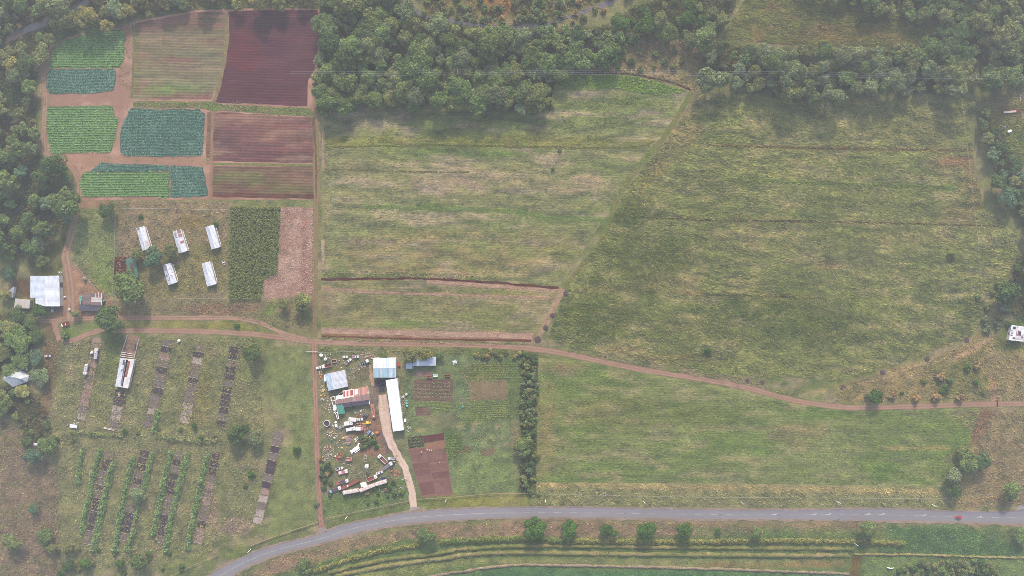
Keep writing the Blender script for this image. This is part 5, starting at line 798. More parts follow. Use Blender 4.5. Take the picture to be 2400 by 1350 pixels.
def sheet_on(parent, e0, e1, r1, r0, u0, u1, v0, v1, c, lift=0.09, name='roof_sheet', seed=0):
    """a separate sheet lying on a slope: u along the eave, v up the slope"""
    e0, e1, r1, r0 = [np.array(q, float) for q in (e0, e1, r1, r0)]
    f = lambda u, v: (e0+(e1-e0)*u)*(1-v)+(r0+(r1-r0)*u)*v
    up = np.array([0, 0, lift]); return roof_plane(parent, f(u0, v0)+up, f(u1, v0)+up, f(u1, v1)+up, f(u0, v1)+up, c, 0.10, 0.8, seed, name)
def gable(name, q, he, hr, cl, cr, label, cat='shed', axis='v', f=0.5, group=None, wall=None, var=0.05, stripes=(None, None), doors=(), seed=0, ridge=True):
    """q = roof corners in picture pixels (left top, right top, right bottom, left bottom); ridge along 'v' or 'h'"""
    q = [np.array(p, float) for p in q]
    if axis == 'h': q = [q[3], q[0], q[1], q[2]]         # rotate so that the ridge runs from first edge to third edge
    tl, tr, br, bl = q; m0 = tl+(tr-tl)*f; m1 = bl+(br-bl)*f
    P = lambda p, h: W(p[0], p[1], h); TL, TR, BR, BL, R0, R1 = P(tl, he), P(tr, he), P(br, he), P(bl, he), P(m0, hr), P(m1, hr)
    base = (TL+TR+BR+BL)/4; base[2] = 0; o = empty(name, base, 0, label, cat, group); sh = lambda p: np.array(p)-base
    TL, TR, BR, BL, R0, R1 = map(sh, (TL, TR, BR, BL, R0, R1))
    a = roof_plane(o, BL, TL, R0, R1, cl, var, seed=seed, stripes=stripes[0]); b = roof_plane(o, TR, BR, R1, R0, cr, var, seed=seed+1, stripes=stripes[1])
    if ridge: MB().bar(R0+[0, 0, .07], R1+[0, 0, .07], 0.45, 0.06).build('ridge_cap', M_galv, o)
    w, Q = wall_ring(o, [(TL[0], TL[1], he), (R0[0], R0[1], hr), (TR[0], TR[1], he), (BR[0], BR[1], he), (R1[0], R1[1], hr), (BL[0], BL[1], he)], wall or M_wallm)
    for (i, ff, ww, z0, z1, m, nm) in doors: on_wall(o, Q, i, ff, ww, z0, z1, m, nm)
    return o, (BL, TL, R0, R1), (TR, BR, R1, R0), Q
M_door = paint_mat((120, 110, 104)); M_win = M_glass
DOORS = [(3, .5, 1.2, 0, 2.1, M_door, 'door'), (2, .2, 1.0, 1, 1.8, M_win, 'window'), (2, .4, 1.0, 1, 1.8, M_win, 'window'), (2, .6, 1.0, 1, 1.8, M_win, 'window'), (2, .8, 1.0, 1, 1.8, M_win, 'window')]
GRY = (202, 206, 218)
SH = [([(319.2, 535.4), (338.2, 529.8), (353, 582), (333.6, 588)], 'leftmost long tin shed, its lower end hidden by a tree'), ([(404.3, 542.6), (423.5, 536.9), (439.5, 588), (418.5, 594.6)], 'upper middle tin shed with rust red roof sheets'), ([(481.3, 531.9), (500.8, 526.6), (515.4, 579.2), (495.5, 584.9)], 'clean upper right tin shed above the white heap'), ([(380.5, 621.5), (400.4, 616), (414.6, 661.6), (394.2, 668.7)], 'lower middle tin shed with dark torn roof spots'), ([(472.7, 617.7), (491.9, 612.4), (506.7, 665.7), (485.3, 671.6)], 'clean lower right tin shed beside the white heap')]
for i, (q, lb) in enumerate(SH):
    o, A, B, Q = gable('long_shed', q, 2.6, 3.5, GRY, (208, 212, 224), lb, 'shed', 'v', 0.46, 'five long tin sheds', doors=DOORS, seed=800+i)
    mb = MB(); a, b = np.array(B[0]), np.array(B[1]); d = (b-a)/np.linalg.norm(b-a); nn = np.array([-d[1], d[0], 0]); nn *= np.sign(nn[0])
    for k in range(6): p = a+(b-a)*(0.08+.84*k/5)+nn*0.7; mb.cyl((p[0], p[1], 0), (p[0], p[1], 1.5), .05, n=5)
    p0 = a+(b-a)*.08+nn*.7; p1 = a+(b-a)*.92+nn*.7
    MB().bar((p0[0], p0[1], 1.5), (p1[0], p1[1], 1.5), .16, .12).build('rail', M_white, o); mb.build('rail_post', M_galv, o)
    if i == 0: sheet_on(o, *B, .62, .98, .05, .95, (196, 186, 190)); sheet_on(o, *A, .93, .98, .2, .8, (110, 110, 120))
    if i == 1:
        sheet_on(o, *B, .0, .16, .1, .95, (150, 120, 116)); sheet_on(o, *B, .18, .34, .1, .95, (160, 126, 120)); sheet_on(o, *B, .50, .62, .1, .95, (162, 122, 116))
        sheet_on(o, *A, .76, .80, .35, .6, (96, 76, 82)); sheet_on(o, *A, .70, .73, .45, .65, (96, 80, 86)); sheet_on(o, *A, .84, .92, .3, .8, (170, 158, 160))  # small dark sheets stand for missing ones, with the hole's shade as colour
    if i == 3:
        rr = random.Random(5)
        for k in range(9): u = rr.uniform(.18, .62); v = rr.uniform(.1, .7); sheet_on(o, *A, u, u+.04, v, v+.2, (112, 108, 120)); u = rr.uniform(.18, .7); sheet_on(o, *B, u, u+.03, v, v+.2, (118, 112, 124))  # dark pieces stand in for holes, shade inside put into their colour
        sheet_on(o, *A, .70, .98, .05, .95, (160, 150, 168))
# big white barn with a lean-to step
def poly_building(name, planes, walls, label, cat, wallm=None, doors=(), base_px=None):
    bx = W(*base_px); base = np.array([bx[0], bx[1], 0]); o = empty(name, base, 0, label, cat); PL_ = []
    for k, (pts, hs, c, var, st) in enumerate(planes):
        q = [W(p[0], p[1], h)-base for p, h in zip(pts, hs)]; PL_.append(q); roof_plane(o, *q, c, var, seed=hash(name) % 1+k*7+len(name), stripes=st)
    Q = None
    if walls: _, Q = wall_ring(o, [np.array([*(W(p[0], p[1], p[2])-base)[:2], p[2]]) for p in walls], wallm or M_wallm)
    for (i, ff, ww, z0, z1, m, nm) in doors: on_wall(o, Q, i, ff, ww, z0, z1, m, nm)
    return o, PL_, Q
poly_building('white_barn', [([(71, 698), (71, 647.4), (104.3, 646.8), (104.3, 698)], [4, 4, 5.6, 5.6], (206, 214, 228), .03, None), ([(138.7, 646), (140.3, 718), (104.3, 718), (104.3, 646.8)], [4, 4, 5.6, 5.6], (214, 218, 228), .03, None), ([(83, 711), (83, 698.6), (104, 698.6), (104, 718)], [4.3, 4.3, 5.55, 5.55], (214, 218, 228), .03, None)],
              [(71, 647.4, 4), (104.3, 646.8, 5.6), (138.7, 646, 4), (140.3, 718, 4), (104.3, 718.3, 5.6), (83, 711, 4.3), (83, 698.5, 4), (71, 698, 4)], 'big white barn roof with a stepped corner by the dirt yard', 'barn', None, [(2, .3, 3.5, 0, 3, M_door, 'door'), (3, .5, 3, 0, 2.8, M_door, 'door')], (105, 682))
poly_building('lean_to', [([(33, 722), (68.7, 723), (71, 703), (35.5, 699.5)], [2.4, 2.4, 3.2, 3.2], (206, 196, 186), .05, None)], [(35.5, 699.5, 3.1), (71, 703, 3.1), (68.7, 723, 2.4), (33, 722, 2.4)], 'cream roofed lean-to left of the white barn', 'lean-to', None, [(2, .5, 1.2, 0, 2, M_door, 'door')], (52, 711))
poly_building('lean_to', [([(10, 696), (30, 698), (33, 671), (22, 680)], [2.3, 2.3, 3, 3], (178, 190, 204), .05, None)], [(22, 680, 2.9), (33, 671, 2.9), (30, 698, 2.3), (10, 696, 2.3)], 'small blue grey lean-to among the trees left of the barn', 'lean-to', None, [(2, .5, 1, 0, 1.9, M_door, 'door')], (24, 687))
o, PLs, Q = poly_building('tank_house', [([(193, 714), (193, 686.5), (214, 686.5), (214, 714)], [2.9, 2.9, 3.5, 3.5], (132, 116, 116), .06, None), ([(239, 686.5), (239, 716), (214.2, 716), (214.2, 686.5)], [2.9, 2.9, 3.5, 3.5], (126, 112, 114), .08, ((206, 196, 192), .12)), ([(185, 729), (236, 729), (238, 714), (185, 714)], [2.3, 2.3, 2.85, 2.85], (106, 104, 116), .07, None)],
              [(193, 686.5, 2.9), (214, 686.5, 3.5), (239, 686.5, 2.9), (236, 729, 2.3), (185, 729, 2.3), (186, 714, 2.8)], 'dark roofed house with red and white sheets and green tanks', 'house', None, [(3, .3, 1.1, 0, 1.9, M_door, 'door'), (3, .6, 1.2, .9, 1.8, M_win, 'window'), (2, .4, 1.2, .9, 1.8, M_win, 'window')], (212, 708))
q = PLs[1]
for k in range(5): sheet_on(o, *q, .02, .38, .02+k*.13, .09+k*.13, (214, 198, 198) if k % 2 == 0 else (186, 112, 110), seed=k)
sheet_on(o, *q, .05, .95, .0, .10, (206, 200, 204))
# hip roofed homestead
base = W(38, 885); o = empty('homestead', (base[0], base[1], 0), 0, 'pale grey hip roofed house among trees at the left edge', 'house')
hp = [W(*p, 3.0)-base for p in [(6, 888), (26, 862), (39, 863), (69, 881), (63, 895), (30, 907)]]; rg = [W(*p, 5.0)-base for p in [(24, 882), (48, 888)]]
for k, (a, b, c1, c2) in enumerate([(hp[0], hp[1], rg[0], rg[0]+np.array([.01, .01, 0])), (hp[1], hp[2], rg[0], rg[0]+np.array([.01, 0, 0])), (hp[2], hp[3], rg[1], rg[0]), (hp[3], hp[4], rg[1], rg[1]+np.array([.01, 0, 0])), (hp[4], hp[5], rg[0], rg[1]), (hp[5], hp[0], rg[0], rg[0]+np.array([.01, 0, 0]))]):
    roof_plane(o, a, b, c1, c2, [(186, 190, 194), (196, 198, 202), (192, 196, 200), (200, 202, 206), (176, 182, 188), (180, 186, 192)][k], .04, .7, 900+k)
_, Q = wall_ring(o, [(p[0], p[1], 3.0) for p in hp], M_wallm); on_wall(o, Q, 2, .3, 1, 0, 2, M_door, 'door'); on_wall(o, Q, 2, .7, 1.2, 1, 2, M_win, 'window'); on_wall(o, Q, 4, .5, 1.4, 1, 2, M_win, 'window')
for k in range(4): p = hp[3]*.8+hp[4]*.2+(hp[4]-hp[3])*(.1+.17*k)+np.array([-3.2, 0, .9]); MB().box(p[0]-.5, p[0]+.7, p[1]-.25, p[1]+.25, p[2], p[2]+.16).build('roof_panel', M_dark, o)
# long half ruined barn
o, PLs, Q = poly_building('ruined_barn', [([(270, 905.8), (282, 839.4), (296, 841), (285, 908)], [2.8, 2.8, 3.7, 3.7], (204, 208, 218), .05, None), ([(315.2, 843), (300, 910.5), (287, 908.5), (301, 841.5)], [2.8, 2.8, 3.6, 3.6], (226, 220, 218), .05, None)], [(282, 839.4, 2.8), (298, 841.2, 3.7), (315.2, 843, 2.8), (300, 910.5, 2.8), (286, 908.2, 3.7), (270, 905.8, 2.8)], 'long half ruined barn with a torn white roof below the dirt road', 'barn', None, [(2, .3, 1, 1, 1.8, M_win, 'window'), (2, .6, 1, 1, 1.8, M_win, 'window')], (293, 875))
rp = PLs[1]; sheet_on(o, *rp, .06, .62, .62, .97, (150, 104, 100), seed=3); sheet_on(o, *PLs[0], .05, .9, .80, .97, (126, 112, 114), seed=4); sheet_on(o, *PLs[0], .78, .95, .55, .8, (110, 104, 110), seed=5); sheet_on(o, *PLs[0], .55, .62, .5, .7, (120, 112, 116), seed=6)
base = W(305, 812); t = empty('barn_floor', (base[0], base[1], 0), 0, 'roofless floor of the ruined barn with low walls and dark slabs', 'ruin')
fl = [W(*p)-base for p in [(300, 786), (318, 785), (327, 794), (315.5, 841), (283, 837)]]; MB().prism([(p[0], p[1]) for p in fl], 0, .14).build('floor_slab', mat_plain('brown_floor', C(150, 124, 114), .9, .2, .8, dirt=tuple(C(112, 94, 90)), dirt_amt=.6), t)
for a, b in ((4, 0), (2, 3)): MB().bar((*fl[a][:2], .5), (*fl[b][:2], .5), .3, 1.0).build('low_wall', M_conc, t)
for a in (0.0, .18, .36): q0 = fl[4]+(fl[0]-fl[4])*(.05+a*.5); q1 = fl[3]+(fl[2]-fl[3])*(.05+a*.5); MB().bar((*q0[:2], .75), (*q1[:2], .75), .25, .25).build('beam', M_cream, t)
q0 = W(292, 828)-base; MB().box(q0[0]-2.5, q0[0]+1.8, q0[1]-2.2, q0[1]+2.2, .14, .5).build('broken_slab', mat_plain('dark_slab', C(128, 112, 110), .9), t)
q0 = W(317, 812)-base; mb = MB()
for k in range(4): mb.box(q0[0]-.5, q0[0]+.6, q0[1]-2+k*1.1, q0[1]-1.4+k*1.1, .14, .9)
mb.build('machine_part', M_dark, t)
# scrap yard buildings
o, A, B, Q = gable('workshop', [(761.3, 876.8), (807.8, 867), (815.3, 906), (769.5, 916.2)], 3.4, 4.6, (186, 202, 220), (200, 204, 214), 'grey tin workshop, blue on its left slope, in the scrap yard', 'workshop', 'v', .30, doors=[(5, .5, 3, 0, 2.8, M_door, 'door'), (2, .5, 1.2, 1, 2, M_win, 'window')], seed=811)
e = W(760, 887)-W(788, 891); MB().box(e[0]-.5, e[0]+.6, e[1]-2.0, e[1]+2.2, 0, 2.3).build('side_store', M_white, o)
gable('striped_barn', [(874.2, 838.8), (928.2, 838.5), (927.8, 885), (875, 885)], 4.2, 5.8, (178, 206, 216), (212, 216, 226), 'tall barn with blue and white striped lower roof', 'barn', 'h', .48, stripes=(((214, 222, 230), .55), ((190, 204, 224), .3)), doors=[(2, .5, 4, 0, 3.4, M_door, 'door'), (5, .5, 4, 0, 3.4, M_door, 'door')], seed=821)
poly_building('long_white_shed', [([(903.8, 891), (930.8, 886.8), (946.5, 1008), (921, 1011.5)], [4.6, 4.6, 4.2, 4.2], (232, 238, 246), .02, None)], [(903.8, 891, 4.6), (930.8, 886.8, 4.6), (946.5, 1008, 4.2), (921, 1011.5, 4.2)], 'very bright long white shed roof along the driveway', 'shed', None, [(1, .2, 3, 0, 3, M_door, 'door'), (1, .5, 3, 0, 3, M_door, 'door'), (1, .8, 3, 0, 3, M_door, 'door'), (3, .4, 4, 0, 3.2, M_door, 'door')], (925, 949))
poly_building('tin_barn', [([(966.7, 857.3), (1021.8, 857), (1022, 836.5), (967.5, 843)], [3.0, 3.0, 3.8, 3.8], (200, 206, 220), .03, None), ([(951.3, 864), (966.4, 864), (966.5, 850), (951, 853)], [2.7, 2.7, 3.2, 3.2], (192, 202, 216), .03, None)], [(967.5, 843, 3.7), (1022, 836.5, 3.7), (1021.8, 857, 3), (966.5, 857.3, 3), (966.4, 864, 2.7), (951.3, 864, 2.7), (951, 853, 3.1)], 'low tin barn half hidden under the trees behind the garden', 'barn', None, [(2, .5, 3, 0, 2.4, M_door, 'door'), (2, .8, 1.2, 1, 2, M_win, 'window')], (990, 850))
o, PLs, Q = poly_building('patched_house', [
 ([(830, 930.7), (829.7, 911.3), (862, 906), (862.7, 922.7)][0:0] or [(829.7, 911.3), (862, 906), (862.7, 922.7), (830, 930.7)], [2.6, 2.6, 3.8, 3.8], (170, 128, 120), .09, ((186, 148, 136), .3)),
 ([(803.3, 915.3), (829.7, 911.3), (830, 930.7), (803.3, 934.2)], [2.6, 2.6, 3.8, 3.8], (222, 208, 206), .04, None), ([(786.7, 928), (803.3, 924.7), (803.3, 934.2), (786.7, 937)], [3.1, 3.1, 3.8, 3.8], (206, 212, 224), .03, None),
 ([(786.3, 947.3), (865, 937.3), (864, 922.7), (786.3, 938)], [3.6, 3.6, 3.85, 3.85], (158, 134, 132), .06, ((174, 144, 138), .2)), ([(799, 956), (866, 946.7), (864.9, 937.8), (799, 946.2)], [2.4, 2.4, 3.5, 3.5], (112, 106, 118), .06, None), ([(792, 971.7), (808.7, 968.7), (805, 948), (787.7, 948.5)], [2.3, 2.3, 3.0, 3.0], (104, 158, 144), .04, None)],
 [(803.3, 915.3, 2.6), (829.7, 911.3, 2.6), (862, 906, 2.6), (865, 922, 3.6), (866, 946.7, 2.4), (799, 956, 2.4), (787, 947, 3.3), (787, 928, 3.1)], 'patched house roof of rust, red, white and green sheets', 'house', None, [(4, .3, 1.1, 0, 2, M_door, 'door'), (4, .6, 1.3, .9, 1.9, M_win, 'window'), (2, .5, 1.2, .9, 1.9, M_win, 'window')], (825, 935))
for (u0, u1, v0, v1) in ((.06, .22, .12, .8), (.34, .5, .12, .8), (.62, .92, .1, .75)): sheet_on(o, *PLs[1], u0, u1, v0, v1, (172, 108, 104), seed=int(u0*90))
sheet_on(o, *PLs[0], .04, .3, .1, .75, (224, 222, 226), seed=5); sheet_on(o, *PLs[3], .52, .60, .1, .9, (184, 152, 148), seed=9); sheet_on(o, *PLs[4], .0, .04, .0, .95, (196, 170, 160), seed=8)
wb = W(825, 935); p0 = W(864, 918)-wb; p1 = W(868, 946)-wb; MB().bar((*p0[:2], 3.5), (*p1[:2], 2.7), .6, .35).build('gutter_wall', M_cream, o)
base = W(785, 958); t = empty('pergola', (base[0], base[1], 0), 0, 'white beam pergola on the left of the patched house', 'pergola')
for a, b in (((777, 930), (793, 981)), ((786, 928), (796, 980)), ((777, 930), (786, 928)), ((779, 939), (787, 937)), ((783, 958), (790, 957)), ((784, 966), (792, 965))): q0 = W(*a)-base; q1 = W(*b)-base; MB().bar((*q0[:2], 2.4), (*q1[:2], 2.4), .45, .18).build('beam', M_cream, t)
for a in ((777, 930), (793, 981), (786, 928), (796, 980), (783, 958)): q0 = W(*a)-base; MB().cyl((*q0[:2], 0), (*q0[:2], 2.4), .09, n=6).build('post', M_wood, t)
q0 = W(786.5, 953)-base; MB().box(q0[0]-1, q0[0]+1, q0[1]-2.2, q0[1]+1.8, 2.52, 2.58).build('roof_sheet', M_galv, t)
o, PLs, Q = poly_building('small_white_house', [([(2364, 797), (2371, 762), (2384, 763.5), (2380, 799)], [2.9, 2.9, 3.6, 3.6], (222, 222, 228), .04, None), ([(2403, 766), (2399, 801), (2381, 799), (2385, 763.5)], [2.9, 2.9, 3.6, 3.6], (226, 224, 230), .04, ((200, 190, 196), .2))], [(2371, 762, 2.9), (2384.5, 763.5, 3.6), (2403, 766, 2.9), (2399, 801, 2.9), (2380.5, 799, 3.6), (2364, 797, 2.9)], 'small white house with dark roof openings at the right edge', 'house', None, [(3, .5, 1.1, 0, 2, M_door, 'door'), (5, .4, 1, .9, 1.8, M_win, 'window')], (2384, 781))
for (k, u0, u1, v0, v1, c) in ((0, .76, .92, .3, .8, (104, 92, 100)), (0, .45, .52, .2, .5, (96, 90, 104)), (0, .3, .37, .15, .45, (96, 90, 104)), (0, .6, .66, .1, .3, (96, 90, 104)), (1, .34, .62, .45, .75, (88, 84, 96)), (1, .30, .68, .78, .9, (150, 92, 100)), (1, .66, .78, .1, .35, (96, 90, 104)), (0, .12, .22, .5, .9, (110, 96, 104))): sheet_on(o, *PLs[k], u0, u1, v0, v1, c)  # dark sheets stand for the roof openings, inner shade painted as colour
# shade frame
base = W(312, 628); t = empty('shade_frame', (base[0], base[1], 0), 0, 'narrow green shade net frame beside the dug plot', 'shade frame')
sh_ = [W(*p)-base for p in [(297, 607), (320, 605), (328, 650), (306, 656)]]
for p in sh_: MB().cyl((p[0], p[1], 0), (p[0], p[1], 1.6), .06, n=6).build('post', M_wood, t)
NETG = [mat_plain('green_net', C(96, 132, 122), .9, .25, 1.2), mat_plain('brown_net', C(112, 98, 96), .9, .25, 1.2), mat_plain('teal_net', C(78, 158, 148), .8, .2, 1)]
for k in range(4):
    a0, a1 = k*.25, (k+1)*.25-.01
    for j, m in enumerate((NETG[0], NETG[1] if k in (1, 2) else NETG[0], NETG[0])):
        f = lambda u, v: (sh_[0]*(1-u)+sh_[1]*u)*(1-v)+(sh_[3]*(1-u)+sh_[2]*u)*v; u0, u1 = j/3, (j+1)/3-.01; q = [f(u0, a0), f(u1, a0), f(u1, a1), f(u0, a1)]
        MB().prism([(p[0], p[1]) for p in q], 1.55+.03*(j % 2), 1.6+.03*(j % 2)).build('net_panel', NETG[2] if k == 3 and j < 2 else m, t)

# ------------------------------------------------------------------ ruined pen floors: rows of concrete bays
SLABC = {'light': (174, 160, 154), 'mid': (130, 119, 119), 'dark': (90, 84, 94), 'pink': (160, 136, 130)}
SLM = {k: mat_plain('pen_concrete_'+k, C(*v), .9, .25, .6, dirt=tuple(C(*v)*.5), dirt_amt=.65) for k, v in SLABC.items()}
def pen_row(p0, p1, wpx, n, pattern, label, seed, dens=1.2, frac=.97):
    wpx = wpx*1.22; base = W((p0[0]+p1[0])/2, (p0[1]+p1[1])/2); t = empty('pen_row', (base[0], base[1], 0), 0, label, 'ruined pens', 'ruined pen rows'); r = random.Random(seed); a = W(*p0)-base; b = W(*p1)-base; d = (b-a); L = np.linalg.norm(d); d /= L; nn = np.array([-d[1], d[0], 0])
    tx, ty = [], []
    for i in range(n):
        s0 = L*i/n+.15; s1 = L*(i+frac)/n; w0 = wpx*S/2*r.uniform(.8, 1.0); w1 = wpx*S/2*r.uniform(.8, 1.0); pts = []
        if pattern[i % len(pattern)] == ' ': continue
        for s, u in ((s0, -w0), ((s0+s1)/2, -w0*r.uniform(.9, 1.1)), (s1, -w0*r.uniform(.85, 1)), (s1+r.uniform(-.3, .3), 0), (s1, w1), ((s0+s1)/2, w1*r.uniform(.85, 1.1)), (s0, w1*r.uniform(.9, 1)), (s0+r.uniform(-.2, .4), 0)): q = a+d*s+nn*u; pts.append((q[0], q[1]))
        MB().prism(pts, 0, .10+.05*r.random()).build('floor_slab', SLM[{'l': 'light', 'm': 'mid', 'd': 'dark', 'p': 'pink'}[pattern[i % len(pattern)]]], t)
        s = s1+L*.07/n; q0 = a+d*s-nn*wpx*S*.5; q1 = a+d*s+nn*wpx*S*.5
        if r.random() < .45: MB().bar((*q0[:2], .12), (*q1[:2], .12), .18, .24).build('low_wall', M_conc, t)
        for k in range(int(wpx*S*1.6)): f = r.random(); q = q0+(q1-q0)*f+d*r.uniform(-.5, .5); tx.append(q[0]); ty.append(q[1])
    ns = int(L*1.3)
    for k in range(ns):
        for sg in (-1, 1): q = a+d*r.uniform(0, L)+nn*sg*wpx*S*r.uniform(.42, .6); tx.append(q[0]); ty.append(q[1])
    tx = np.array(tx); ty = np.array(ty); m = len(tx); rr = np.random.default_rng(seed); V, F, cc = quads(np.stack([tx, ty, rr.uniform(.2, .7, m)], 1), np.stack([rr.normal(0, .5, m), rr.normal(0, .5, m), np.ones(m)], 1), rr.uniform(.3, .7, m), .3, mix([(112, 112, 82), (134, 128, 96), (150, 138, 108)], rr.random(m)))
    g = link('weeds', mesh_arrays('weeds', V, F, cc), M_leaf, t); g['kind'] = 'stuff'; return t
pen_row((228, 792), (190, 985), 20, 11, 'ppmppmpppml', 'pinkish paved pen row under the two parked tankers', 1)
pen_row((285, 915), (266, 1005), 24, 5, 'ddllm', 'short pen row below the half ruined barn', 2)
pen_row((396, 795), (349, 1004), 25, 13, 'mdpmdmmdmmlmm', 'pen row in the middle of the upper block', 3)
pen_row((470, 808), (432, 990), 22, 12, 'mdlmmdmmmlll', 'pen row with pale slabs left of the dark one', 4)
pen_row((551, 812), (517, 1000), 21, 12, 'ddmddmddddmd', 'darkest pen row, rightmost of the upper block', 5)
pen_row((256, 1058), (207, 1275), 21, 14, 'mddmmdmdddddmm', 'leftmost lower pen row between two hedges', 6)
pen_row((341, 1055), (288, 1265), 20, 13, 'dddmdmp mdddm', 'second lower pen row between two hedges', 7)
pen_row((421, 1060), (377, 1272), 21, 13, 'mdmdddmmmdddm', 'third lower pen row between two hedges', 8)
pen_row((508, 1060), (464, 1272), 17, 12, 'dddmpmpmmdpp', 'fourth lower pen row with a hedge on one side only', 9)
pen_row((654, 1012), (603, 1226), 19, 13, 'mmdmddmdplmll', 'separate pen row with straw borders beside the mown strip', 10)
# ------------------------------------------------------------------ vehicles (x forward)
def wheel_mesh(r=.36, w=.24):
    mb = MB(); mb.cyl((0, -w/2, 0), (0, w/2, 0), r, n=12); me = mb.mesh('wheel'); me.materials.append(M_tyre); return me
def rim_mesh(r, w): me = MB().cyl((0, -w/2-.02, 0), (0, w/2+.02, 0), r*.55, n=8).mesh('rim'); me.materials.append(M_galv); return me
RIMS = {'s': rim_mesh(.33, .22), 'l': rim_mesh(.48, .30)}
WH = {'s': wheel_mesh(.33, .22), 'l': wheel_mesh(.48, .30)}
def put(name, px, py, ang, label, cat, group=None, h=0.0):
    w = W(px, py, h); return empty(name, (w[0], w[1], 0), math.radians(ang), label, cat, group)
def wheels(t, xs, y, k='s'):
    r = .33 if k == 's' else .48
    for x in xs:
        for sy in (-1, 1): wv = link('wheel', WH[k], None, t, (x, sy*y, r)); link('rim', RIMS[k], None, wv, (0, 0, 0))
def car(px, py, ang, rgb, label, L=4.3, cat='car'):
    t = put('parked_car', px, py, ang, label, cat, None, .8); m = paint_mat(rgb, .3, .15); h = L/2; w = .85
    bd = MB().chbox(-h, h, -w, w, .32, .92, .14).build('body', m, t); MB().frus((-h*.62, h*.45, -w*.92, w*.92), (-h*.42, h*.12, -w*.76, w*.76), .92, 1.40).build('cabin_glass', M_glass, t)
    MB().frus((-h*.44, h*.14, -w*.79, w*.79), (-h*.40, h*.10, -w*.74, w*.74), 1.405, 1.46).build('roof', m, t); wheels(t, (-h*.62, h*.62), w-.08)
    for sy in (-1, 1): MB().box(h-.06, h+.02, sy*.6-.15, sy*.6+.15, .6, .75).build('headlight', M_white, bd)
    return t
def pickup(px, py, ang, rgb, label, L=5.0, bed=(110, 104, 106), load=None):
    t = put('pickup_truck', px, py, ang, label, 'pickup truck', None, .8); m = paint_mat(rgb, .35, .2); h = L/2; w = .88
    MB().chbox(h*.45, h, -w, w, .4, 1.0, .12).build('bonnet', m, t); MB().box(-h*.08, h*.45, -w, w, .4, 1.0).build('cab_body', m, t); MB().frus((-h*.08, h*.50, -w*.95, w*.95), (0.02, h*.28, -w*.8, w*.8), 1.0, 1.5).build('cab_glass', M_glass, t)
    MB().frus((0, h*.30, -w*.83, w*.83), (.04, h*.26, -w*.78, w*.78), 1.505, 1.56).build('roof', m, t); MB().box(-h, -h*.09, -w, w, .45, .7).build('bed_floor', paint_mat(bed, .8), t)
    for sy in (-1, 1): MB().box(-h, -h*.09, sy*w-.05, sy*w+.05, .7, 1.1).build('bed_side', m, t)
    MB().box(-h-.04, -h+.04, -w+.06, w-.06, .7, 1.08).build('tailgate', m, t); wheels(t, (-h*.6, h*.62), w-.1)
    if load: MB().chbox(-h*.9, -h*.2, -w*.8, w*.8, .71, 1.3, .2).build('load', paint_mat(load, .8), t)
    return t
def truck(px, py, ang, cab, label, L=7.5, bed='open', bedc=(140, 82, 76), side=None, W_=2.5, extra=None, cabL=1.9):
    t = put('lorry', px, py, ang, label, 'truck', None, 1.5); m = paint_mat(cab, .4, .25); h = L/2; w = W_/2
    MB().box(-h, h-.3, -.45, .45, .55, .8).build('chassis', M_dark, t); cb = MB().chbox(h-cabL, h, -w, w, .6, 2.35, .2).build('cab', m, t)
    MB().frus((h-.08, h+.05, -w*.82, w*.82), (h-.20, h-.08, -w*.78, w*.78), 1.45, 2.1).build('windscreen', M_glass, cb); MB().box(h-1.2, h-.8, -.3, .3, 2.35, 2.42).build('roof_vent', M_dark, t)
    wheels(t, (h-.9, -h*.35, -h*.62), w-.15, 'l'); b0, b1 = -h, h-cabL-.15
    if bed == 'open':
        MB().box(b0, b1, -w, w, .85, 1.0).build('bed_floor', paint_mat(bedc, .85, .5), t); sm = paint_mat(side or cab, .5, .3)
        for sy in (-1, 1): MB().box(b0, b1, sy*w-.06, sy*w+.06, .85, 1.6).build('bed_side', sm, t)
        for x in (b0, b1): MB().box(x-.06, x+.06, -w+.07, w-.07, 1.0, 1.6).build('bed_end', sm, t)
    elif bed == 'flat':
        MB().box(b0, b1, -w, w, .9, 1.05).build('flat_bed', paint_mat(bedc, .85, .5), t); MB().box(b1-.1, b1, -w, w, 1.05, 1.8).build('headboard', m, t)
    elif bed == 'box': MB().chbox(b0, b1, -w, w, .85, 2.9, .1).build('cargo_box', paint_mat(bedc, .5, .2), t)
    elif bed == 'tank':
        mb = MB(); n = 12; vs = []; xs = [b0, b0+.25, b1-.25, b1]; rs = [.75, 1, 1, .75]
        for x, q in zip(xs, rs): vs += [(x, math.cos(6.283*i/n)*w*.95*q, 1.75+math.sin(6.283*i/n)*.85*q) for i in range(n)]
        fs = [tuple(range(n-1, -1, -1)), tuple(range(3*n, 4*n))]
        for k in range(3): fs += [(k*n+i, k*n+(i+1) % n, (k+1)*n+(i+1) % n, (k+1)*n+i) for i in range(n)]
        mb.add(vs, fs); mb.build('tank', paint_mat(bedc, .45, .25), t)
        for k in range(3): x = b0+(b1-b0)*(.25+.25*k); MB().cyl((x, 0, 2.5), (x, 0, 2.75), .28, n=8).build('hatch', M_dark, t)
        MB().box(b0+.3, b1-.3, -.2, .2, 2.62, 2.68).build('walkway', M_galv, t)
    elif bed == 'frame':
        for sy in (-1, 1): MB().box(b0, b1, sy*.45-.08, sy*.45+.08, .8, 1.0).build('frame_rail', M_dark, t)
        for k in range(4): x = b0+(b1-b0)*k/3; MB().box(x-.06, x+.06, -w, w, 1.0, 1.1).build('cross_member', M_galv, t)
    if extra: MB().chbox(b0+(b1-b0)*extra[0], b0+(b1-b0)*extra[1], -w*.85, w*.85, 1.02, extra[3], .15).build('load', paint_mat(extra[2], .7, .4), t)
    return t
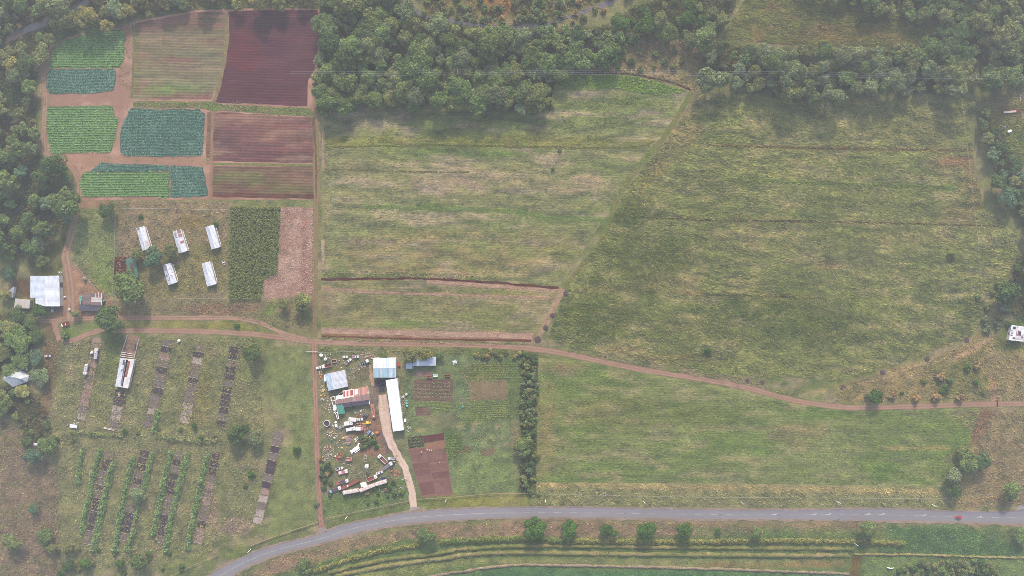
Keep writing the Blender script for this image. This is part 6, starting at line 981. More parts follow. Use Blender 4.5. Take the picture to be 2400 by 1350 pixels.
def bus(px, py, ang, L, label, rgb=(222, 204, 202)):
    t = put('bus', px, py, ang, label, 'bus', 'three old buses standing end to end', 2.8); m = mat_bus; h = L/2; w = 1.25
    MB().chbox(-h, h, -w, w, .45, 2.75, .28).build('body', m, t)
    MB().chbox(-h+.25, h-.25, -w+.25, w-.25, 2.752, 2.9, .12).build('roof', m, t)
    n = int(L/1.5)
    for sy in (-1, 1):
        for k in range(n): x = -h+.7+(L-1.9)*k/(n-1); MB().box(x-.5, x+.5, sy*(w+.012)-.012, sy*(w+.012)+.012, 1.45, 2.2).build('window', M_glass, t)
    MB().box(h-.01, h+.03, -w*.8, w*.8, 1.3, 2.3).build('windscreen', M_glass, t); MB().box(-h-.03, -h+.01, -w*.7, w*.7, 1.5, 2.2).build('rear_window', M_glass, t)
    for f in (-.5, 0, .5): MB().chbox(f*L*.75-.4, f*L*.75+.4, -.35, .35, 2.9, 3.02, .06).build('roof_hatch', M_cream, t)
    wheels(t, (-h*.6, h*.65), w-.15, 'l'); return t
mat_bus = mat_plain('faded_bus_paint', C(216, 198, 196), .6, .10, .8, dirt=tuple(C(176, 140, 138)), dirt_amt=.6)
truck(225.5, 829, 83, (216, 214, 214), 'white tanker lorry on the pink pen row, cab upward', 7.4, 'tank', (204, 200, 204)); truck(201.5, 865.5, 260, (226, 222, 222), 'white tanker lorry left of the pink pen row, cab downward', 7.4, 'tank', (206, 202, 204))
car(122.8, 725, 90, (170, 190, 220), 'pale blue car parked below the white barn'); car(58, 863.6, -30, (222, 222, 228), 'white car parked beside the hip roofed house'); car(111.4, 834.6, 0, (212, 196, 190), 'pale pinkish car parked at the edge of the grove')
t = put('farm_trailer', 155.7, 759.5, 18, 'rusty farm trailer inside the track loop', 'trailer'); MB().box(-2.4, 2.4, -1.1, 1.1, .7, .85).build('bed_floor', M_rust, t)
for sy in (-1, 1): MB().box(-2.4, 2.4, sy*1.1-.06, sy*1.1+.06, .7, 1.2).build('bed_side', M_rust, t)
MB().box(-2.9, -2.3, -1.1, 1.1, .86, 1.3).build('front_box', M_cream, t); MB().box(-.1, .1, -1.03, 1.03, .86, 1.15).build('cross_bar', M_cream, t); MB().bar((2.4, 0, .7), (3.6, 0, .6), .12, .12).build('drawbar', M_dark, t); wheels(t, (-.5, .7), 1.15, 'l')
# --- yard, upper left
t = put('dish_antenna', 753, 831.7, 0, 'round white dish in the upper left yard corner', 'dish', None, 1.5)
mb = MB(); n = 14; vs = []
for q, z in ((.1, 1.3), (.7, 1.42), (1.25, 1.75)): vs += [(math.cos(6.283*i/n)*q, math.sin(6.283*i/n)*q*.85, z) for i in range(n)]
mb.add(vs, [(k*n+i, k*n+(i+1) % n, (k+1)*n+(i+1) % n, (k+1)*n+i) for k in range(2) for i in range(n)]+[tuple(range(n))]); mb.build('reflector', M_white, t); MB().cyl((0, 0, 0), (0, 0, 1.35), .1, n=6).build('mast', M_dark, t); MB().bar((0, -.9, 1.5), (0, 0, 2.2), .06, .06).build('feed_arm', M_dark, t)
def tank(px, py, r, h, rgb, label, z0=0.0, cat='tank', group=None, name='water_tank', stand=False):
    t = put(name, px, py, 0, label, cat, group, z0+h); m = paint_mat(rgb, .5, .2); mb = MB(); n = 14; vs = []
    for q, z in ((1, z0), (1, z0+h*.8), (.75, z0+h*.95), (.25, z0+h)): vs += [(math.cos(6.283*i/n)*r*q, math.sin(6.283*i/n)*r*q, z) for i in range(n)]
    mb.add(vs, [(k*n+i, k*n+(i+1) % n, (k+1)*n+(i+1) % n, (k+1)*n+i) for k in range(3) for i in range(n)]+[tuple(range(n-1, -1, -1)), tuple(range(3*n, 4*n))]); mb.build('shell', m, t); MB().cyl((0, 0, z0+h), (0, 0, z0+h+.12), r*.28, n=8).build('lid', paint_mat(tuple(int(c*.75) for c in rgb)), t)
    if stand:
        for a in (45, 135, 225, 315): MB().cyl((math.cos(math.radians(a))*r*1.1, math.sin(math.radians(a))*r*1.1, 0), (math.cos(math.radians(a))*r*.8, math.sin(math.radians(a))*r*.8, z0), .09, n=5).build('leg', M_dark, t)
        MB().box(-r, r, -r, r, z0-.15, z0-.01).build('platform', M_wood, t)
    return t
tank(762, 842, 1.1, 1.7, (232, 230, 232), 'squat white tank below the white dish')
TEAL = (108, 182, 164)
for a, b, lb in ((188, 696, 'uppermost green tank left of the dark house'), (187, 701, 'middle green tank left of the dark house'), (187, 706, 'lowest green tank left of the dark house'), (241, 705.5, 'green tank right of the dark house')): tank(a, b, .85, 2.0, TEAL, lb, group='green tanks of the dark house')
for a, b, r, c, lb in ((952, 925, .85, (196, 214, 214), 'pale drum, topmost of the line beside the long white shed'), (952.5, 940, .85, TEAL, 'green tank, upper of the line beside the long white shed'), (952.5, 946, .75, (176, 204, 204), 'pale blue drum between green tanks beside the long white shed'), (954, 952, .85, (120, 200, 190), 'bright teal tank in the line beside the long white shed'), (1084, 954, .7, (100, 178, 160), 'small green tank alone in the garden')): tank(a, b, r, 1.5, c, lb)
def bin_(px, py, ang, L, Wd, floor, wall, label, h=1.1, name='metal_bin', cat='bin', legs=True):
    t = put(name, px, py, ang, label, cat, None, h); a, b = L/2, Wd/2; fm = paint_mat(floor, .85, .5); wm = paint_mat(wall, .6, .4)
    MB().box(-a, a, -b, b, .15, .3).build('floor', fm, t)
    for sy in (-1, 1): MB().box(-a, a, sy*b-.09, sy*b+.09, .15, h).build('side', wm, t)
    for sx in (-1, 1): MB().box(sx*a-.09, sx*a+.09, -b+.1, b-.1, .31, h).build('end', wm, t)
    return t
bin_(783, 846, 0, 3.4, 1.9, (112, 72, 80), (214, 184, 168), 'rusty open bin with pale rim in the upper yard')
truck(766, 857, 193, (232, 230, 230), 'white lorry with orange front and rusty open bed, upper left yard', 7.0, 'open', (116, 72, 80), (212, 186, 170)); car(746.5, 862, 12, (234, 232, 232), 'white van at the front of the rusty bedded lorry', 3.4, 'van')
car(809, 836.7, 0, (236, 234, 230), 'white van with an orange tail near the top fence', 3.6, 'van'); pickup(833, 836.3, 0, (226, 222, 232), 'white pickup with a pinkish bed beside the rubbish heap', 4.6, (190, 140, 150)); pickup(816, 847, 40, (236, 238, 234), 'white pickup standing diagonally in the upper yard', 5.2, (150, 110, 112))
truck(854, 849, 25, (236, 240, 242), 'stripped white lorry with bare frame below the rubbish heap', 6.4, 'frame', extra=None, W_=2.2); 
# --- junk heaps: loose pieces
def heap(px, py, rx, ry, n, cols, label, name='scrap_heap', cat='scrap heap', sz=(.3, .9), zmax=.9, seed=0):
    t = put(name, px, py, 0, label, cat); r = random.Random(seed+int(px)); ms = [paint_mat(c, .75, .4) for c in cols]
    for i in range(n):
        a = r.random()*6.283; q = math.sqrt(r.random()); x = q*math.cos(a)*rx*S; y = q*math.sin(a)*ry*S; L = r.uniform(*sz); w = L*r.uniform(.3, .8); h = r.uniform(.08, .4); z = (1-q)*zmax*r.random(); an = r.random()*3.14; c, s_ = math.cos(an), math.sin(an); tl = r.uniform(-.3, .3)
        vs = [(x+c*u*L/2-s_*v*w/2, y+s_*u*L/2+c*v*w/2, max(0, z+zz*h+u*tl*.3)) for zz in (0, 1) for u, v in ((-1, -1), (1, -1), (1, 1), (-1, 1))]
        MB().add(vs, [(0, 3, 2, 1), (4, 5, 6, 7), (0, 1, 5, 4), (1, 2, 6, 5), (2, 3, 7, 6), (3, 0, 4, 7)]).build('scrap_piece', ms[r.randrange(len(ms))], t)
    return t
PINK = [(206, 172, 168), (190, 150, 146), (226, 210, 206), (168, 128, 124), (214, 190, 170)]; MIXD = [(220, 218, 220), (150, 120, 112), (186, 110, 100), (120, 116, 124), (200, 180, 120)]
heap(862, 833, 17, 11, 80, PINK, 'pinkish heap of broken bricks near the top fence'); heap(822, 877, 10, 16, 40, [(226, 226, 230), (200, 196, 200), (150, 150, 154)], 'scattered pale rubbish between workshop and striped barn', zmax=.3, sz=(.2, .6)); heap(770, 1053, 14, 9, 60, PINK, 'pink white rubbish heap at the left yard edge'); heap(782, 1068, 14, 9, 34, MIXD+[(226, 224, 226)], 'mixed scrap heap below the pink rubbish'); heap(796, 1071, 8, 11, 22, [(184, 128, 108), (150, 106, 96), (120, 104, 100)], 'orange rusty scrap frames beside the mixed heap', sz=(.6, 1.8)); heap(756, 920, 6, 24, 34, [(226, 222, 222), (222, 176, 90), (180, 176, 190), (228, 190, 120)], 'row of drums and yellow scrap along the left yard fence', sz=(.5, 1.2), zmax=.5); heap(751, 876, 5, 12, 18, [(214, 150, 96), (206, 130, 124), (190, 180, 170)], 'orange and pink scrap beside the reddish track', sz=(.5, 1.2)); heap(785, 1012, 14, 20, 46, MIXD, 'loose machine parts left of the white lorries', sz=(.4, 1.4), zmax=.3); heap(780, 955, 8, 14, 22, [(200, 200, 210), (120, 116, 120), (190, 150, 140)], 'junk under the pergola', zmax=.3); heap(141, 639, 5, 4, 14, [(226, 226, 232), (200, 180, 180), (230, 232, 240)], 'small white junk pile above the white barn', zmax=.4); heap(958, 1005, 5, 6, 16, [(230, 226, 226), (214, 206, 204)], 'white rubbish at the end of the long white shed'); heap(525, 615, 4, 5, 14, [(232, 228, 226), (214, 200, 196)], 'small white heap beside the maize', zmax=.7); heap(820, 930, 0.1, 0.1, 1, MIXD, 'x') if False else None
heap(925, 1108, 14, 8, 22, [(190, 144, 116), (166, 124, 106), (140, 108, 96)], 'orange rusty scrap right of the buses', sz=(.5, 1.8), zmax=.3); heap(935, 1145, 12, 10, 24, [(120, 110, 116), (210, 206, 204), (150, 140, 140)], 'grey ash and rubbish patch near the yard corner', zmax=.2); heap(823, 908, 5, 4, 8, [(196, 140, 122), (160, 104, 96)], 'reddish scrap between workshop and patched house'); heap(1066, 848, 6, 4, 10, [(232, 232, 232), (206, 200, 196), (96, 160, 170)], 'white wreckage on the grass above the garden', sz=(.8, 2.2)); heap(178, 985, 6, 16, 16, [(222, 220, 220), (190, 186, 190)], 'white debris near the end of the pink pen row', zmax=.2)
heap(280, 925, 3, 6, 8, [(216, 190, 150), (190, 170, 150)], 'pale planks below the half ruined barn', sz=(.6, 1.6)); heap(2390, 228, 4, 8, 10, [(206, 170, 150), (226, 222, 224)], 'white and rusty scrap at the upper right edge'); heap(2385, 405, 10, 3, 8, [(220, 214, 206), (150, 150, 150)], 'pale poles lying by the right tree belt', sz=(1, 3))
PALE = [(226, 224, 226), (206, 198, 196), (186, 160, 152), (150, 146, 150), (214, 204, 180)]
for a_, b_, rx_, ry_, n_, lb_ in ((770, 835, 12, 8, 22, 'loose pale scrap around the white dish'), (800, 852, 14, 10, 20, 'pale scrap scattered above the workshop'), (842, 858, 14, 8, 16, 'pale scrap scattered below the pink brick heap'), (768, 955, 8, 18, 24, 'pale scrap strewn left of the pergola'), (776, 1015, 10, 16, 26, 'pale scrap strewn below the round concrete tank'), (800, 1040, 12, 10, 22, 'pale scrap between tarpaulin pile and pink rubbish'), (765, 1072, 10, 10, 24, 'pale scrap at the top of the trackside hedge'), (862, 1002, 12, 8, 14, 'oily scrap bits around the yellow digger'), (812, 1092, 14, 8, 14, 'scrap bits around the white pickup pair'), (850, 1112, 20, 8, 16, 'scrap bits on the grass above the buses'), (905, 1150, 24, 10, 26, 'pale rubbish strewn below the shortest bus'), (845, 965, 16, 8, 18, 'scrap bits in the courtyard below the patched house'), (945, 960, 5, 40, 20, 'pale oddments along the long white shed')):
    heap(a_, b_, rx_, ry_, n_, PALE, lb_, sz=(.3, 1.0), zmax=.25, name='scrap_scatter', cat='scrap')
t = put('tarp_pile', 815.5, 1031, 0, 'brown tarpaulin covered pile in the middle of the yard', 'pile'); tm = [paint_mat((168, 146, 140), .9, .4), paint_mat((150, 130, 128), .9, .4), paint_mat((186, 158, 140), .9, .4)]
for k, (x, y, a, b, h) in enumerate([(-1, 1.6, 1.6, 1.2, .9), (.3, .2, 1.9, 1.3, 1.4), (.6, -1.4, 1.7, 1.2, 1.1), (.3, -2.7, 1.3, .9, .7), (1.2, 2.2, 1.0, .8, .6)]): MB().chbox(x-a, x+a, y-b, y+b, 0, h, .45).build('covered_load', tm[k % 3], t)
tank(804.4, 1027.4, .85, 1.1, (226, 196, 104), 'yellow drum beside the tarpaulin pile', cat='drum', name='drum'); tank(801.5, 1050.5, .5, .9, (230, 196, 90), 'small yellow drum near the pink rubbish', cat='drum', name='drum'); tank(776.5, 1031.5, .75, 1.0, (104, 160, 122), 'green drum left of the tarpaulin pile', cat='drum', name='drum')
# concrete ring tank
t = put('ring_tank', 766.7, 991.5, 0, 'round open concrete tank at the left yard edge', 'tank'); n = 28; R0, R1 = 2.3, 1.95; vs = []
for q, z in ((R0, 0), (R0, 1.3), (R1, 1.3), (R1, .1)): vs += [(math.cos(6.283*i/n)*q, math.sin(6.283*i/n)*q, z) for i in range(n)]
MB().add(vs, [(k*n+i, k*n+(i+1) % n, (k+1)*n+(i+1) % n, (k+1)*n+i) for k in range(3) for i in range(n)]).build('wall', mat_plain('pale_concrete', C(206, 202, 198), .9, .15, 1), t); MB().cyl((0, 0, .1), (0, 0, .75), R1-.01, n=28).build('water', mat_plain('dark_tank_water', C(96, 92, 96), .2, .2, 1), t); MB().bar((1.9, .5, 1.2), (3.2, .3, .9), .12, .12).build('pipe', M_galv, t)
# --- yard, middle: lorries
truck(826.5, 983, 173, (232, 228, 228), 'white lorry with pink tank, topmost of the yard middle', 5.6, 'box', (228, 224, 226), W_=2.35); tank(833.5, 983.5, .95, 1.5, (222, 110, 140), 'round pink drum behind the topmost white lorry', cat='drum', name='drum'); car(843.7, 983.3, 6, (230, 230, 230), 'white van right of the pink drum', 4.0, 'van')
truck(817, 992, 5, (234, 232, 230), 'white lorry left of the orange rimmed bin', 6.0, 'box', (232, 230, 228), W_=2.5); bin_(839.8, 995.2, 10, 3.6, 1.8, (140, 92, 80), (226, 196, 160), 'orange rimmed rusty bin among white lorries'); truck(821.6, 1006, 12, (236, 234, 234), 'longest white lorry, below the orange rimmed bin', 7.0, 'flat', (230, 228, 230), W_=2.5, extra=(.05, .9, (232, 230, 232), 1.6)); truck(843.1, 1004.5, 0, (226, 130, 150), 'white box lorry with a pink cab', 5.4, 'box', (234, 232, 234), W_=2.35, cabL=1.6)
pickup(862.2, 1016, 48, (142, 172, 204), 'light blue pickup parked diagonally near the thicket', 4.8, (132, 160, 190))
t = put('pipe_trailer', 869.8, 1021, 52, 'long pale pipe trailer beside the blue pickup', 'trailer')
for sy in (-.35, .35): MB().cyl((-3, sy, .75), (3, sy, .75), .2, n=8).build('pipe', M_cream, t)
MB().box(-2.6, 2.6, -.12, .12, .42, .55).build('frame', M_dark, t); wheels(t, (-.5,), .75, 's')
# yellow digger, orange loader
t = put('yellow_digger', 861.8, 990, 0, 'yellow digger with its boom stretched to the left', 'digger'); YM = paint_mat((240, 206, 92), .5, .25); MB().chbox(-.9, 1.2, -.95, .95, .9, 1.9, .15).build('body', YM, t); MB().chbox(-.3, .8, -.6, .6, 1.9, 2.7, .12).build('cab', YM, t); MB().bar((-.8, -.3, 1.6), (-3.2, -.45, 1.9), .3, .35).build('boom', paint_mat((226, 176, 84), .5), t); MB().bar((-3.2, -.45, 1.9), (-3.9, -.5, .6), .25, .3).build('arm', paint_mat((226, 176, 84), .5), t); MB().chbox(1.3, 2.6, -.55, .55, .6, 1.3, .1).build('bucket', paint_mat((232, 184, 120), .6), t); wheels(t, (-.7, .9), .95, 'l')
t = put('orange_loader', 884.4, 1013, 0, 'small orange loader at the edge of the driveway', 'loader'); OM = paint_mat((236, 178, 84), .5, .3); MB().chbox(-1.1, 1.1, -.55, .55, .6, 1.3, .12).build('body', OM, t); MB().box(-.4, .4, -.5, .5, 1.3, 1.95).build('cab', paint_mat((224, 150, 80), .5), t); MB().box(1.1, 1.6, -.8, .8, .3, .9).build('bucket', M_rust, t); wheels(t, (-.7, .7), .6, 's')
# red machine frame
t = put('red_trailer', 874, 962, 97, 'long red machine trailer beside the patched house', 'trailer', None, 1); RM = paint_mat((198, 134, 126), .6, .4); MB().box(-5.1, 4.6, -1.15, 1.15, .85, 1.05).build('deck', RM, t)
for sy in (-1, 1): MB().box(-5.1, 4.6, sy*1.15-.08, sy*1.15+.08, .7, 1.3).build('side_rail', RM, t)
rr = random.Random(3)
for k in range(7): x = rr.uniform(-4.6, 1.8); y = rr.uniform(-.6, .6); MB().box(x-.3, x+.3, y-.2, y+.25, 1.06, 1.5).build('machine_part', M_dark, t)
MB().box(-5.6, -5.1, -.9, .9, .6, 1.2).build('tow_end', M_dark, t); MB().box(-4.3, -3.6, -.5, .3, 1.06, 1.5).build('white_part', M_white, t); wheels(t, (-3, -1.9, 3), 1.1, 'l')
pickup(857, 974, 40, (120, 128, 140), 'dark wrecked pickup beside the red trailer', 3.8, (88, 90, 100)); car(800, 1001, 20, (172, 176, 186), 'grey car shell left of the white lorries', 3.6)
t = put('storage_box', 789.3, 996.7, 90, 'white storage box near the round concrete tank', 'box'); MB().chbox(-1.1, 1.1, -.6, .6, 0, 1.3, .1).build('shell', M_white, t); MB().box(1.1, 1.14, -.4, .4, .1, 1.1).build('door', M_galv, t)
t = put('storage_box', 787, 989.5, 30, 'smaller white box above the storage box', 'box'); MB().chbox(-.7, .7, -.6, .6, 0, .9, .1).build('shell', M_white, t); MB().box(-.5, .5, -.62, -.6, .1, .7).build('door', M_galv, t)
# white dismantled platform
t = put('broken_platform', 834, 1052, 35, 'white dismantled trailer platform with loose beams', 'trailer', None, 1); MB().box(-2.4, 2.6, -1.2, 1.3, .7, .86).build('deck', M_white, t); MB().chbox(-3.8, -2.5, -.9, .9, .5, 1.6, .15).build('cab_shell', M_white, t); MB().bar((-4.4, -1.8, .6), (-4.0, 1.2, .6), .6, .25).build('beam', M_white, t); MB().bar((-2.6, -2.0, .4), (3.4, -1.9, .4), .45, .25).build('beam', M_white, t); MB().bar((2.2, 1.0, .8), (4.2, 2.0, .9), .9, .12).build('ramp', M_white, t); wheels(t, (-1, 1), 1.1, 's')
t = put('axle_frame', 836.5, 1028, 38, 'pale twisted axle frame left of the thicket', 'scrap frame'); MB().bar((-2.4, .4, .5), (2.4, .5, .5), .3, .2).build('frame_rail', M_cream, t); MB().bar((-1.6, -.6, .5), (2.2, -.5, .6), .3, .2).build('frame_rail', M_cream, t); MB().bar((-1, -1.2, .4), (-.8, 1.2, .4), .4, .25).build('cross_member', M_cream, t); MB().bar((1.2, -1.1, .4), (1.3, 1.2, .4), .4, .25).build('cross_member', M_galv, t); MB().chbox(-2.6, -1.2, -1.6, -.6, 0, .8, .2).build('engine_cover', paint_mat((206, 200, 186)), t)
# --- yard, lower
truck(818, 1077, 0, (212, 120, 110), 'small lorry bed with red sides below the mixed scrap', 4.4, 'open', (196, 160, 158), (222, 160, 150), W_=2.2, cabL=1.0)
t = put('steel_frame', 857, 1074, 92, 'empty pale steel frame standing on the grass', 'scrap frame')
for sy in (-1, 1): MB().bar((-1.9, sy, .6), (1.9, sy*.9, .6), .14, .14).build('frame_rail', M_cream, t)
for x in (-1.9, 0.2, 1.9): MB().bar((x, -1, .7), (x, .9, .7), .14, .14).build('cross_member', M_cream, t)
for x, y in ((-1.9, -1), (1.9, -1), (-1.9, .9), (1.9, .9)): MB().cyl((x, y, 0), (x, y, .6), .07, n=5).build('leg', M_dark, t)
truck(896, 1076, 135, (232, 230, 230), 'white tipper lorry with rusty bed pointing to the upper left', 7.4, 'open', (150, 100, 94), (230, 228, 228)); pickup(918, 1074.5, 180, (232, 230, 232), 'white pickup at the edge of the driveway', 4.8, (150, 150, 160)); car(923.5, 1083, 70, (96, 92, 104), 'dark wrecked car beside the white pickup', 3.8)
truck(907, 1093, 35, (232, 232, 232), 'lorry with long grey flat bed near the driveway', 8.6, 'flat', (138, 130, 138), W_=2.4)
tank(858.7, 1094, 1.35, 1.8, (236, 238, 240), 'white water tank on a tall stand throwing a long shadow', z0=4.0, stand=True)
pickup(795.3, 1098.5, 14, (232, 230, 232), 'white pickup above the red and white lorry', 5.0, (140, 128, 136)); truck(803.5, 1106.7, 16, (232, 228, 228), 'red and white lorry below the white pickup', 7.0, 'flat', (196, 130, 134), W_=2.4, extra=(.1, .5, (226, 206, 212), 1.6)); truck(802.7, 1130, 17, (228, 224, 224), 'loaded flatbed lorry above the long rusty trailer', 8.6, 'flat', (110, 96, 106), W_=2.3, extra=(.0, .3, (170, 108, 108), 1.7)); truck(786, 1147.8, 22, (232, 230, 230), 'lorry with dark bed and blue tail at the yard corner', 8.4, 'flat', (104, 98, 108), W_=2.4, extra=(.0, .2, (150, 182, 224), 1.9))
t = put('flat_trailer', 821.8, 1133.7, 27, 'long rusty flat trailer lying between lorry and buses', 'trailer'); MB().box(-6.8, 6.8, -1.15, 1.15, .9, 1.1).build('deck', paint_mat((152, 106, 100), .9, .5), t); MB().box(6.5, 7.3, -.9, .9, .7, 1.0).build('hitch_end', M_dark, t); MB().box(-2.4, -1.7, -.7, .5, 1.11, 1.4).build('white_part', M_white, t); wheels(t, (-5, -3.8, 4.8), 1.05, 'l')
for sy in (-1, 1): MB().box(-6.8, 6.8, sy*1.15-.06, sy*1.15+.06, .8, 1.18).build('side_rail', M_rust, t)
bus(821.5, 1153, 10, 11.4, 'leftmost of three faded white buses'); bus(860, 1144, 22, 11.8, 'middle one of three faded white buses'); bus(892.4, 1132.4, 17, 8.6, 'shortest, rightmost of three faded white buses')
t = put('white_kiosk', 852, 1136.5, 12, 'square white cabin behind the middle bus', 'cabin', None, 2.2); MB().box(-1.8, 1.8, -1.2, 1.3, 0, 2.1).build('wall', M_cream, t); MB().frus((-2, 2, -1.4, 1.5), (-1.9, 1.9, -1.3, 1.4), 2.12, 2.3).build('roof', M_white, t); MB().box(-.4, .4, -1.24, -1.2, 0, 1.8).build('door', M_door, t)
truck(871.8, 1120.9, 22, (236, 232, 230), 'white lorry with a rust red bed behind the buses', 7.4, 'open', (158, 96, 96), (222, 186, 182), W_=2.5); car(889.3, 1108, 20, (226, 214, 220), 'pale van above the rust red bedded lorry', 4.8, 'van'); bin_(899.5, 1122, 8, 2.6, 1.9, (58, 96, 140), (64, 110, 160), 'blue open skip beside the shortest bus', 1.0)
# crates by the garden
bin_(1005.8, 883, 2, 3.6, 1.7, (160, 112, 100), (178, 128, 114), 'rust orange crate on the garden bed edge'); bin_(1049, 880.5, 2, 3.6, 1.7, (132, 84, 84), (176, 120, 110), 'dark rusty crate with pale rim on the garden bed edge'); bin_(1020.5, 880.5, 5, 3.0, 1.8, (234, 232, 230), (230, 228, 226), 'white crate between two rusty ones', .8)
t = put('cabinet', 944.5, 930, 40, 'grey metal cabinet behind the long white shed', 'cabinet'); MB().chbox(-.9, .9, -.6, .6, 0, 1.0, .08).build('shell', M_galv, t); MB().cyl((0, 0, 1.0), (0, 0, 1.06), .4, n=10).build('fan_cover', M_dark, t)
t = put('storage_box', 950, 985, 85, 'white box on the grass behind the long white shed', 'box'); MB().chbox(-1.1, 1.1, -.7, .7, 0, .9, .1).build('shell', M_white, t); MB().box(-1.14, -1.1, -.5, .5, .1, .7).build('door', M_galv, t)
t = put('red_hopper', 935.7, 854, 20, 'red funnel shaped hopper right of the striped barn', 'hopper'); MB().frus((-.4, .4, -.4, .4), (-.95, .95, -.9, .9), .3, 1.3).build('funnel', paint_mat((214, 92, 92), .5), t)
for sx in (-1, 1):
    for sy in (-1, 1): MB().cyl((sx*.6, sy*.6, 0), (sx*.7, sy*.7, 1.0), .05, n=5).build('leg', M_dark, t)
MB().bar((.5, .5, 1.3), (1.2, 1.3, 1.5), .2, .2).build('chute', paint_mat((196, 90, 90)), t)
tank(418, 799, .95, 1.7, (236, 238, 244), 'white tank beside the pen rows below the dirt road'); tank(213.8, 827, 1.0, 1.6, (228, 226, 228), 'squat white tank left of the upper tanker'); tank(150.3, 696, .7, 1.2, (226, 222, 222), 'white drum right of the big white barn', cat='drum', name='drum'); tank(160.7, 725.6, .8, 1.2, (226, 222, 214), 'white drum in the dirt yard below the barn', cat='drum', name='drum')
t = put('open_shelter', 172, 999, -8, 'small white sheet shelter at the foot of the pink pen row', 'shelter', None, 1.6); MB().frus((-2.6, 2.6, -1.2, 1.2), (-2.6, 2.6, -1.15, 1.15), 1.6, 1.68).build('roof_sheet', M_galv, t)
for sx in (-2.3, 2.3):
    for sy in (-1, 1): MB().cyl((sx, sy, 0), (sx, sy, 1.6), .06, n=5).build('post', M_wood, t)
t = put('sheet_shelter', 84, 1041, 0, 'tiny grey sheet shelter among the lower trees', 'shelter', None, 1.6); MB().box(-1.6, 1.6, -.9, .9, 1.6, 1.68).build('roof_sheet', M_galv, t)
for sx in (-1.3, 1.3):
    for sy in (-.7, .7): MB().cyl((sx, sy, 0), (sx, sy, 1.6), .05, n=5).build('post', M_wood, t)
t = put('cattle_trough', 256, 1005, -12, 'long white trough below the short pen row', 'trough'); MB().box(-3.6, 3.6, -.35, .35, 0, .25).build('base', M_conc, t)
for sy in (-1, 1): MB().box(-3.6, 3.6, sy*.35-.06, sy*.35+.06, .25, .6).build('side', M_cream, t)
t = put('well_house', 201, 653, 0, 'small stone well house at the paddock corner', 'well house'); MB().box(-.9, .9, -.9, .9, 0, 1.6).build('wall', M_conc, t); MB().frus((-1.1, 1.1, -1.1, 1.1), (-.5, .5, -.5, .5), 1.6, 2.1).build('roof', paint_mat((150, 140, 124)), t); MB().box(-.35, .35, -.94, -.9, 0, 1.3).build('door', M_door, t)
t = put('signboard', 2335, 945, 90, 'dark gate board where the dirt road meets a path', 'gate'); MB().bar((-2.5, 0, 1.2), (2.5, 0, 1.2), .15, 1.2).build('board', M_dark, t); MB().cyl((-2.3, 0, 0), (-2.3, 0, 1.9), .09, n=6).build('post', M_wood, t); MB().cyl((2.3, 0, 0), (2.3, 0, 1.9), .09, n=6).build('post', M_wood, t)
t = put('flat_trailer', 2366, 262.5, 5, 'long narrow pale trailer with dark end at the upper right', 'trailer'); MB().box(-5.8, 5.8, -1.0, 1.0, .8, 1.1).build('deck', M_rust, t); MB().box(-5.2, 3.6, -.8, .5, 1.11, 1.5).build('load', paint_mat((206, 190, 186)), t); wheels(t, (-4, 3.5), .95, 'l')
t = put('white_bowser', 2363, 309, 25, 'white tank cart on the grass at the right edge', 'tank'); MB().cyl((-1.3, 0, 1.2), (1.3, 0, 1.2), .85, n=12).build('shell', M_white, t); MB().box(-1.4, 1.4, -.5, .5, .3, .45).build('frame', M_dark, t); wheels(t, (-.6, .6), .8, 's')
t = put('dark_cart', 2352, 300, 60, 'dark cart beside the white tank cart', 'cart'); MB().box(-1.2, 1.2, -.7, .7, .5, .7).build('bed', M_dark, t); MB().box(-1.2, -1.1, -.7, .7, .7, 1.2).build('headboard', M_dark, t); MB().box(.3, .9, -.4, .4, .71, 1.1).build('load', paint_mat((180, 190, 214)), t); wheels(t, (0,), .8, 's')
t = car(2247, 1212.5, 180, (206, 62, 84), 'red car driving on the highway near the right edge', 4.4)

# ------------------------------------------------------------------ fences, poles, wires
POST = MB().cyl((0, 0, 0), (0, 0, 1.35), .09, .08, 6).mesh('fence_post'); POST.materials.append(M_wood)
WPOST = MB().box(-.12, .12, -.12, .12, 0, 1.5).mesh('fence_post'); WPOST.materials.append(M_rail)
def fence(pts, step, label, white=False, wires=3):
    p = WP(pts); base = np.array([*p[0], 0]); t = empty('fence', base, 0, label, 'fence')
    for a, b in zip(p[:-1], p[1:]):
        L = np.hypot(*(b-a)); n = max(1, int(L/step))
        for i in range(n): q = a+(b-a)*i/n-p[0]; link('post', WPOST if white else POST, None, t, (q[0], q[1], 0))
        for k in range(wires):
            z = 1.3-.4*k; a_, b_ = a-p[0], b-p[0]; MB().bar((*a_, z), (*b_, z), .16 if white else .03, .2 if white else .03).build('rail' if white else 'wire', M_rail if white else M_wire, t)
    return t
fence([(590, 1277), (640, 1258), (747, 1222)], 6, 'pale rail fence beside the highway left of the red track', True, 2); fence([(747, 1222), (745, 1150), (741, 1085)], 6, 'pale rail fence along the left side of the red track', True, 1); fence([(400, 1349), (463, 1320), (513, 1300)], 6, 'broken pale rail fence left of the highway curve', True, 1)
fence([(765, 1214), (850, 1195), (958, 1173)], 6, 'pale rail fence along the lower yard edge', True, 1); fence([(958, 1173), (955, 1150), (952, 1120)], 6, 'pale rail fence beside the sandy driveway', True, 1); fence([(980, 1169), (1060, 1164), (1160, 1155), (1240, 1156)], 6, 'pale rail fence below the red garden beds', True, 1); fence([(1240, 1156), (1420, 1160), (1600, 1164)], 8, 'wire fence above the highway, left half', False, 2); fence([(1600, 1164), (1900, 1166), (2230, 1168)], 8, 'wire fence above the highway, right half', False, 2); fence([(745, 826), (800, 824), (870, 822)], 6, 'wire fence along the top of the scrap yard')
